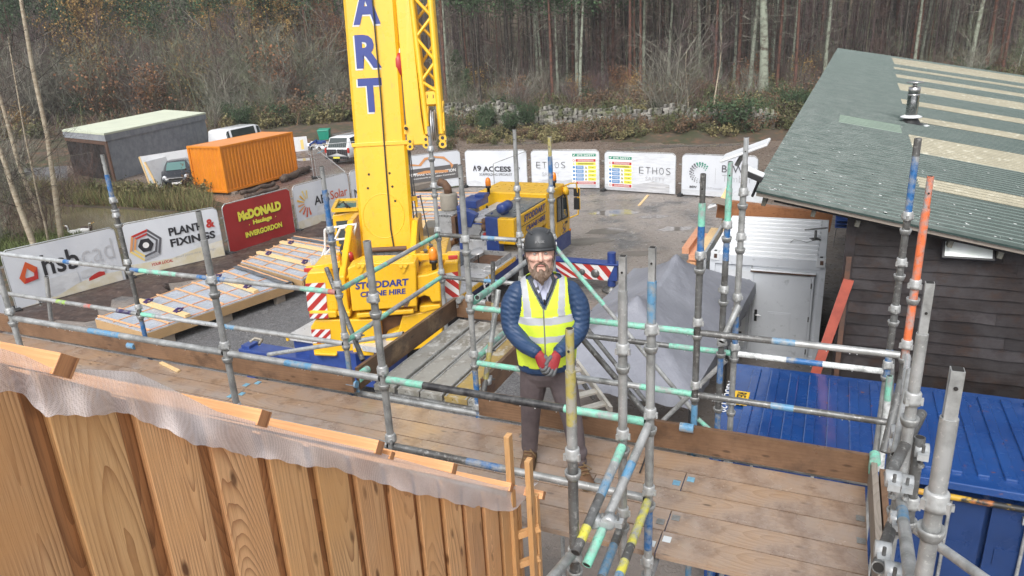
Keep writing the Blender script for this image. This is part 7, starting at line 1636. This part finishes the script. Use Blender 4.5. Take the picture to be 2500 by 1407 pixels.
KINDS = {
 'pine_l': ('pine_tree','tall straight pine with grey green lichen on its trunk in the wood','pine tree','lichen covered pines in the wood',[pine('l','trunk_lichen',17,.20,k) for k in (1,2,3)]),
 'pine_r': ('pine_tree','tall straight pine with reddish brown bark in the wood','pine tree','red barked pines in the wood',[pine('r','trunk_red',18,.17,k) for k in (4,5)]),
 'pine_d': ('pine_tree','tall thin pine with dark bark deep in the wood','pine tree','dark pines in the wood',[pine('dark','trunk_dark',18,.14,k) for k in (6,7)]),
 'bare_b': ('bare_tree','leafless brown twiggy tree in the woodland edge','tree','leafless brown trees in the wood',[bare('twig_brown','trunk_dark',9,.09,k) for k in (11,12)]+[bare('twig_plum','trunk_dark',10,.09,k) for k in (13,14)]),
 'bare_g': ('bare_tree','leafless grey lichened tree in the woodland edge','tree','leafless grey trees in the wood',[bare('twig_grey','trunk_lichen',7,.08,k) for k in (15,16)]+[bare('twig_green','trunk_lichen',7,.08,17)]),
 'birch': ('birch_tree','slender pale barked birch with bare twigs at the wood edge','birch tree','slender birches at the wood edge',[bare('twig_plum','birchbark',8,.10,k,None,0,.4,.06,.35) for k in (18,19)]),
 'larch': ('larch_tree','larch with golden orange autumn needles in the wood','larch tree','golden larches in the wood',[bare('twig_brown','trunk_red',12,.11,k,'leaf_gold' if k % 2 else 'leaf_orange',3600,.45,.10,.12) for k in (21,22)]),
 'spruce': ('spruce_tree','dark green drooping spruce at the wood edge','spruce tree','spruces at the wood edge',[spruce(31),spruce(32,7)]),
 'sh_b': ('bare_shrub','leafless brown shrub in the undergrowth','shrub','brown shrubs in the undergrowth',[shrub_mesh('bare_shrub',41,'twig_brown'),shrub_mesh('bare_shrub',42,'twig_plum',13,2.8),shrub_mesh('bare_shrub',43,'twig_brown',9,2.5,.02,8,.75)]),
 'sh_g': ('bare_shrub','leafless grey green shrub in the undergrowth','shrub','grey green shrubs in the undergrowth',[shrub_mesh('bare_shrub',44,'twig_grey',12,2.6),shrub_mesh('bare_shrub',45,'twig_green',12,2.8),shrub_mesh('bare_shrub',46,'twig_grey',8,3.2,.03,8,.7)]),
 'sh_o': ('autumn_shrub','shrub holding orange brown autumn leaves','shrub','orange leaved shrubs',[shrub_mesh('autumn_shrub',47,'twig_brown',10,2.4,.02,6,.6,'leaf_orange',1100,.085),shrub_mesh('autumn_shrub',48,'twig_brown',9,2.0,.02,6,.6,'leaf_gold',800,.08)]),
 'sh_e': ('evergreen_shrub','dark evergreen bush at the foot of the wood','shrub','evergreen bushes',[shrub_mesh('evergreen_shrub',49,'twig_dark',12,1.7,.02,7,.7,'evergreen',3600,.055),shrub_mesh('evergreen_shrub',50,'twig_green',12,1.4,.02,7,.8,'evergreen',2600,.05)]),
 'bram': ('bramble','low tangle of brambles and dead bracken on the bank','bramble','brambles on the bank',[shrub_mesh('bramble',51,'twig_brown',14,.75,.012,7,.9,'bramble',900,.06,.0,.9,.2),shrub_mesh('bramble',52,'twig_grey',14,.8,.012,7,.9,'bracken',900,.07,.0,.9,.2),shrub_mesh('bramble',53,'twig_brown',12,.6,.012,6,.9,'grassblade',900,.07,.0,.9,.2)]),
}
yhor = lambda px: 94-(px-1250)*.0533
def hillv(x, y):
    d = y-np.where(x > -12, 62-.62*np.minimum(x, 14.), 62+.1*(x+12)); u_ = np.clip((d+4.5)/4.5, 0, 1)
    return .75*u_*u_*(3-2*u_)+np.clip(d, 0, 45)*.03+np.clip(d-45, 0, None)*.30
_YS = np.linspace(30, 150, 241)
def onground(px, py):
    """first point of the terrain met by the sight line"""
    d = _ray(px, max(py, yhor(px)+60)); k = _YS/d[1]; X = d[0]*k; Z = H+d[2]*k; hit = np.nonzero(Z <= hillv(X, _YS))[0]
    i = hit[0] if len(hit) else 130
    return np.array([X[i], _YS[i], float(hillv(X[i:i+1], _YS[i:i+1])[0])])
def plant(kind, p, k=1., rot=None, var=None, lean=0., label=None, sxy=None):
    nm, lb, ct, gr, ms = KINDS[kind]; me = ms[random.randrange(len(ms)) if var is None else var]; rz = random.random()*6.28 if rot is None else rot
    if isinstance(me, tuple):
        o = thing(nm, label or lb, ct, p, None if label else gr)
        for n_, m_ in zip(('trunk','crown'), me): c = bpy.data.objects.new(n_, m_); col.objects.link(c); c.parent = o
    else:
        o = bpy.data.objects.new(nm, me); col.objects.link(o); o.location = [float(c) for c in p]; tag(o, label or lb, ct, None if label else gr)
    o.rotation_euler = (lean*random.gauss(0,1) if abs(lean) < .2 else 0, lean, rz if abs(lean) < .2 else 0); s_ = sxy or k; o.scale = (s_, s_, k); return o
# trees one can pick out
for px, py, kd, k, ln in ((1862,240,'pine_l',1.25,.0),(1800,222,'pine_r',.9,.0),(1562,196,'pine_d',.9,.0),(1657,190,'pine_l',1.0,0),(1350,200,'pine_r',1.0,0),(1243,165,'pine_l',1.0,0),(1157,165,'pine_d',1.,0),(1450,206,'pine_d',.7,0),(1530,186,'pine_r',1.,0),(2013,170,'pine_l',1.05,0),(1905,180,'pine_l',.9,0),(1700,182,'pine_l',.9,0),(2312,150,'pine_l',1.1,0),(2352,140,'pine_d',1.,0),(1985,150,'pine_d',1.,0),(1130,200,'pine_d',.9,-.12),(1300,176,'pine_r',.8,0),(1395,180,'pine_d',.9,0),(1620,176,'pine_d',.9,0),(1750,176,'pine_r',.8,0),(2230,150,'pine_d',.9,0),(2440,140,'pine_r',.9,0),
                          (215,130,'pine_r',.9,-.1),(645,200,'pine_r',1.,-.04),(785,205,'pine_r',1.1,-.03),(748,215,'pine_l',1.,-.03),(330,170,'pine_r',.9,0),(440,150,'pine_d',.9,-.1),(560,190,'pine_d',.9,-.25),(60,170,'pine_d',.9,0),(700,180,'pine_d',.9,0)):
    plant(kd, onground(px, py), k, None, None, ln, None, k*(1.75 if px == 1862 else 1.35))
for px, py, kd, k in ((370,265,'birch',.9),(465,268,'birch',.8),(560,255,'birch',1.05),(575,262,'birch',.9),(612,258,'birch',1.0),(640,270,'birch',.7),(1740,292,'birch',.8),(1680,270,'birch',.6),(1610,282,'sh_g',1.5),(1640,285,'sh_g',1.7),(1120,250,'spruce',.8),(1145,262,'spruce',.55),(830,230,'spruce',.8),(1650,120,'spruce',1.3),(2490,180,'spruce',.6),(130,240,'spruce',.7),(190,190,'spruce',1.0)):
    plant(kd, onground(px, py), k)
plant('sh_o', onground(425,215), 2.3, var=0, label='big orange leaved shrub above the grey shed roof'); plant('larch', onground(455,262), .55, .3, 0); plant('larch', onground(245,150), 1.1, 1., 1, label='golden yellow larch top at upper left of the wood')
plant('larch', onground(340,170), 1.15, 2., 1, label='golden larch standing right of the leaning red trunk'); plant('larch', onground(700,170), 1.1, 1.5, 0, label='orange larch left of the crane boom'); plant('larch', onground(390,288), .30, .5, 0, label='small orange larch sapling behind the grey shed'); plant('sh_e', onground(470,265), 1.9, var=0)
e_ = G(1790,332); plant('sh_e', e_+DZ*.1, 1.15, var=0, sxy=1.7, label='large dark green bush beside the road left of the green roof'); plant('sh_e', G(1850,328)+DZ*.1, 1.0, var=1, sxy=1.3, label='smaller dark green bush tucked against the green roof edge')
# random fill: rows are counted down from the horizon
def scatter(kd, n, x0, x1, o0, o1, k0, k1, pw=1.):
    for _ in range(n):
        px = x0+(x1-x0)*random.random(); o = o0+(o1-o0)*random.random()**pw
        if 110 < px < 700:
            if kd == 'bram' and px < 560: continue
            o = min(o, 146 if px < 505 else 186)
        plant(kd, onground(px, yhor(px)+o), k0+(k1-k0)*random.random())
for kd, n, k0, k1 in (('pine_l',44,.8,1.15),('pine_r',46,.85,1.15),('pine_d',50,.75,1.05)): scatter(kd, n//2, 1080, 2560, 84, 140, k0, k1, .8); scatter(kd, n//2, 1080, 2560, 100, 172, k0, k1)
for kd, n, k0, k1 in (('pine_l',14,.7,1.),('pine_r',24,.8,1.),('pine_d',26,.7,1.)): scatter(kd, n, -80, 840, 84, 130, k0, k1)
scatter('bare_b', 30, 1080, 2560, 95, 165, .7, 1.1); scatter('bare_g', 14, 1080, 2560, 100, 170, .6, 1.)
scatter('bare_b', 40, -80, 845, 92, 158, .7, 1.2); scatter('bare_g', 34, -80, 845, 95, 160, .8, 1.25); scatter('larch', 13, -40, 840, 88, 130, .7, 1.15)
scatter('sh_b', 56, 1080, 2300, 105, 196, .4, 1.0); scatter('sh_g', 44, 1080, 2450, 105, 196, .4, 1.1); scatter('bram', 90, 1080, 2500, 110, 198, .8, 1.7); scatter('sh_o', 12, 1080, 2500, 105, 180, .5, 1.1); scatter('sh_e', 26, 1080, 2500, 120, 196, .35, .85)
scatter('sh_b', 62, -60, 850, 100, 166, 1., 2.2); scatter('sh_g', 78, -60, 850, 105, 170, 1., 2.3); scatter('sh_o', 26, -40, 850, 100, 168, .7, 1.9); scatter('birch', 12, -40, 850, 100, 150, .7, 1.1); scatter('spruce', 12, -60, 850, 95, 130, .6, 1.); scatter('sh_e', 24, -60, 850, 110, 178, .6, 1.3)
scatter('bram', 75, 1085, 1940, 243, 263, .55, 1.0); scatter('bram', 30, 1085, 1940, 232, 245, .7, 1.1); scatter('bram', 70, -60, 850, 150, 185, 1., 2.); scatter('bram', 46, 520, 870, 158, 186, 1., 1.9); scatter('sh_g', 14, 520, 850, 150, 180, .7, 1.2); scatter('sh_e', 8, 540, 850, 160, 184, .6, 1.1); scatter('bram', 26, 1740, 1990, 196, 240, .8, 1.5); scatter('sh_e', 7, 1760, 1960, 190, 225, .5, .9); scatter('bram', 22, 1085, 1900, 192, 214, .8, 1.3); scatter('sh_e', 16, 1100, 1760, 192, 244, .35, .8)
# the far wood reads as one mass
rg = np.random.default_rng(77); q = MB()
for m_, n in (('twig_brown',1500),('twig_plum',1500),('twig_grey',500),('trunk_dark',700),('twig_green',800)):
    x = rg.uniform(-150,150,n); d = np.where(x < -12, rg.uniform(44,75,n), rg.uniform(28,66,n)); y = np.where(x > -12, 62-.62*np.minimum(x,14), 62+.1*(x+12))+d; z = np.array([hill(a,b) for a,b in zip(x,y)]); A = np.stack([x,y,z-.2],1)
    h = rg.uniform(9,17,n); ls_ = np.where(x < -12, 1.7, .5); B = A+np.stack([rg.normal(size=n)*ls_,rg.normal(size=n)*ls_,h],1); wv_ = np.where(m_ == 'trunk_dark', .16, .055)*rg.uniform(.5,1.2,n); add_quads(q, ribs(A,B,wv_,wv_*.4,rg), m_)
    k = 9; f = rg.random((n,k,1)); A2 = (A[:,None]+(B-A)[:,None]*f).reshape(-1,3); D = rg.normal(size=(n*k,3))*np.array([1,1,.5])+np.array([0,0,.8]); B2 = A2+D*rg.uniform(.6,1.9,(n*k,1)); add_quads(q, ribs(A2,B2,.032,.012,rg), m_ if m_ != 'trunk_dark' else 'twig_plum')
q.build('far_wood', kind='stuff')
# brash and litter layer through the whole wood: uncountable
q = MB(); n = 16000; px = rg.uniform(-100,2600,n); py = 94-(px-1250)*.0533+np.where(px < 860, rg.uniform(82,186,n), rg.uniform(82,200,n)); ok = ~((px > 860) & (px < 1070)); px, py = px[ok], py[ok]
A = np.stack([onground(a,b) for a,b in zip(px,py)]); D = rg.normal(size=A.shape)*np.array([.5,.5,.3])+np.array([0,0,.75]); L = rg.uniform(.4,1.9,(len(A),1)); c = rg.random(len(A))
for lo_, hi_, m_ in ((0,.26,'twig_brown'),(.26,.38,'twig_plum'),(.38,.48,'twig_grey'),(.48,.66,'bracken'),(.66,.78,'twig_green'),(.78,1.,'bramble')):
    k = (c >= lo_) & (c < hi_); a, b_ = A[k], (A+D*L)[k]; w_ = .022 if m_ not in ('bracken','bramble') else .05; add_quads(q, ribs(a,b_,w_,.008,rg), m_)
    for t in range(2): s_ = a+(b_-a)*rg.uniform(.2,.9,(len(a),1)); add_quads(q, ribs(s_, s_+(rg.normal(size=a.shape)*.4+np.array([0,0,.3]))*rg.uniform(.3,.9,(len(a),1)), w_*.7,.006,rg), m_)
q.build('undergrowth', kind='stuff')
# dry stone wall on the bank
M('wallstone', (.27,.26,.235), .9, c2=(.15,.14,.12), sc1=4, lo=.42, hi=.62, c3=(.09,.10,.045), sc3=1.2, lo3=.46, hi3=.6, isl=.45, bump=.7, bsc=9)
wp = [onground(x, y) for x, y in ((1070,300),(1180,301),(1300,303),(1420,304),(1550,306),(1680,309),(1760,312),(1900,318))]
q = MB(); rr = random.Random(5); seg = []
for i in range(len(wp)-1):
    a, b_ = wp[i], wp[i+1]; L = np.linalg.norm((b_-a)[:2]); n = max(1, int(L/.40))
    for k in range(n): seg.append((a+(b_-a)*(k/n), nrm((b_-a)*np.array([1,1,0]))))
for i, (p, e) in enumerate(seg):
    u_ = i/len(seg); hgt = 1.35+.25*math.sin(i*.13)+.15*math.sin(i*.51); hgt *= (.62 if .28 < u_ < .36 else 1.)*(.8 if u_ > .75 else 1); nn = np.array([-e[1],e[0],0]); z = 0.
    while z < hgt:
        h = rr.uniform(.14,.26); last = z+h >= hgt; w_ = rr.uniform(.28,.52)
        ax = nrm(e+DZ*rr.gauss(0,.08)); bb = nn; c = p+e*rr.uniform(-.08,.08)+nn*rr.uniform(-.05,.05)+DZ*(z+h/2-.1)
        if last: w_, h = .22, h*1.5
        q.box(c, (w_,.5+rr.uniform(-.05,.05),h), 'wallstone', (ax, bb, nrm(np.cross(ax,bb)))); z += h*.96
sw = q.build('stone_wall', None, wp[0], 'broken dry stone wall with moss on the bank below the wood', 'wall', bevel=.04)
# left foreground: three big birches and scrub round the pond
def big_birch(pix, r0, label, seed, twig='twig_dark', nb=24):
    b0 = G(*pix[0]); Y0 = b0[1]; P = [b0]+[V(x, y, Y0) for x, y in pix[1:]]; P.append(P[-1]+(P[-1]-P[-2])*1.2+np.array([.3,0,2.]))
    o = thing('birch_tree', label, 'birch tree', b0, 'big birches by the pond'); q = MB(); n = len(P); q.path(P, [r0*(1-.6*i/n) for i in range(n)], 'birchbark', 10); q.build('trunk', o)
    rg = np.random.default_rng(seed); u = rg.uniform(.15,1.,nb)*(n-1.001); A = np.stack([P[int(k)]+(P[int(k)+1]-P[int(k)])*(k-int(k)) for k in u]); an = rg.random(nb)*6.28; d = np.stack([np.cos(an)*.9,np.sin(an)*.9,.35+.4*rg.random(nb)],1); d /= np.linalg.norm(d,axis=1,keepdims=True)
    t_, tp = twigs(rg, A, d, 1.5+1.2*rg.random(nb), .012, .55, 3, 6, .1); q = MB(); put(q, t_, twig, rg); q.build('crown', o); return o
big_birch([(150,590),(140,510),(132,455),(116,334),(80,170),(51,0)], .125, 'tall birch with the straightest pale trunk right of the left-edge group', 61)
big_birch([(100,556),(88,500),(72,470),(45,400),(10,270),(-20,180)], .125, 'middle birch leaning left beside the pond', 62)
big_birch([(88,612),(60,540),(34,470),(12,400),(-10,340)], .13, 'birch nearest the pale hoarding leaning out at left edge', 63)
big_birch([(120,598),(108,540),(92,480),(80,420),(60,330)], .05, 'thin dark birch sapling between the pale birch trunks', 64, 'twig_dark', 16)
for px, py, k in ((20,590,1.),(60,600,.8),(110,560,.9),(0,540,1.2),(170,520,.8),(40,500,1.2),(210,480,.8),(-30,600,1.3)): plant('sh_b' if k < 1 else 'sh_g', G(px,py), k, label=None)
for px, py, k in ((520,462,.9),(540,470,.7),(500,470,.8),(475,478,.7),(560,462,.6),(420,490,.7),(350,488,.8),(300,485,.9),(240,480,.8)): plant('bram', G(px,py), k*1.25)
q = MB(); n = 9000; u = rg.random(n); edge = [(-40,480),(60,488),(160,497),(300,504),(420,512),(520,522)]; ex_ = np.interp(u,np.linspace(0,1,6),[e[0] for e in edge]); ey_ = np.interp(u,np.linspace(0,1,6),[e[1] for e in edge])-rg.random(n)**1.3*48*np.interp(u,[0,.3,1],[1,.9,.8])+2
A = np.stack([G(a,b) for a,b in zip(ex_,ey_)]); B = A+np.stack([rg.normal(size=n)*.22,rg.normal(size=n)*.22,rg.uniform(.25,.85,n)],1); c = rg.random(n)
for lo_, hi_, m_ in ((0,.5,'grassblade'),(.5,.72,'bracken'),(.72,1,'grassgreen')): k = (c >= lo_) & (c < hi_); add_quads(q, ribs(A[k],B[k],.016,.003,rg), m_)
n = 5000; ex_ = rg.uniform(-60,200,n); ey_ = rg.uniform(575,650,n); A = np.stack([G(a,b) for a,b in zip(ex_,ey_)]); B = A+np.stack([rg.normal(size=n)*.15,rg.normal(size=n)*.15,rg.uniform(.1,.45,n)],1); add_quads(q, ribs(A,B,.014,.003,rg),'grassgreen')
q.build('rough_grass', kind='stuff')

# ---------------- damp air ----------------
HAZE = .0005
hz = bpy.data.materials.new('haze'); hz.use_nodes = True; ht = hz.node_tree
for n_ in list(ht.nodes):
    if n_.type == 'BSDF_PRINCIPLED': ht.nodes.remove(n_)
pv = ht.nodes.new('ShaderNodeVolumePrincipled'); pv.inputs['Color'].default_value = (.92,.94,.97,1); pv.inputs['Density'].default_value = HAZE
ht.links.new(pv.outputs[0], ht.nodes['Material Output'].inputs['Volume']); MATS['haze'] = hz
MB().box((0,105,36),(540,470,74.4),'haze').build('haze', kind='stuff')
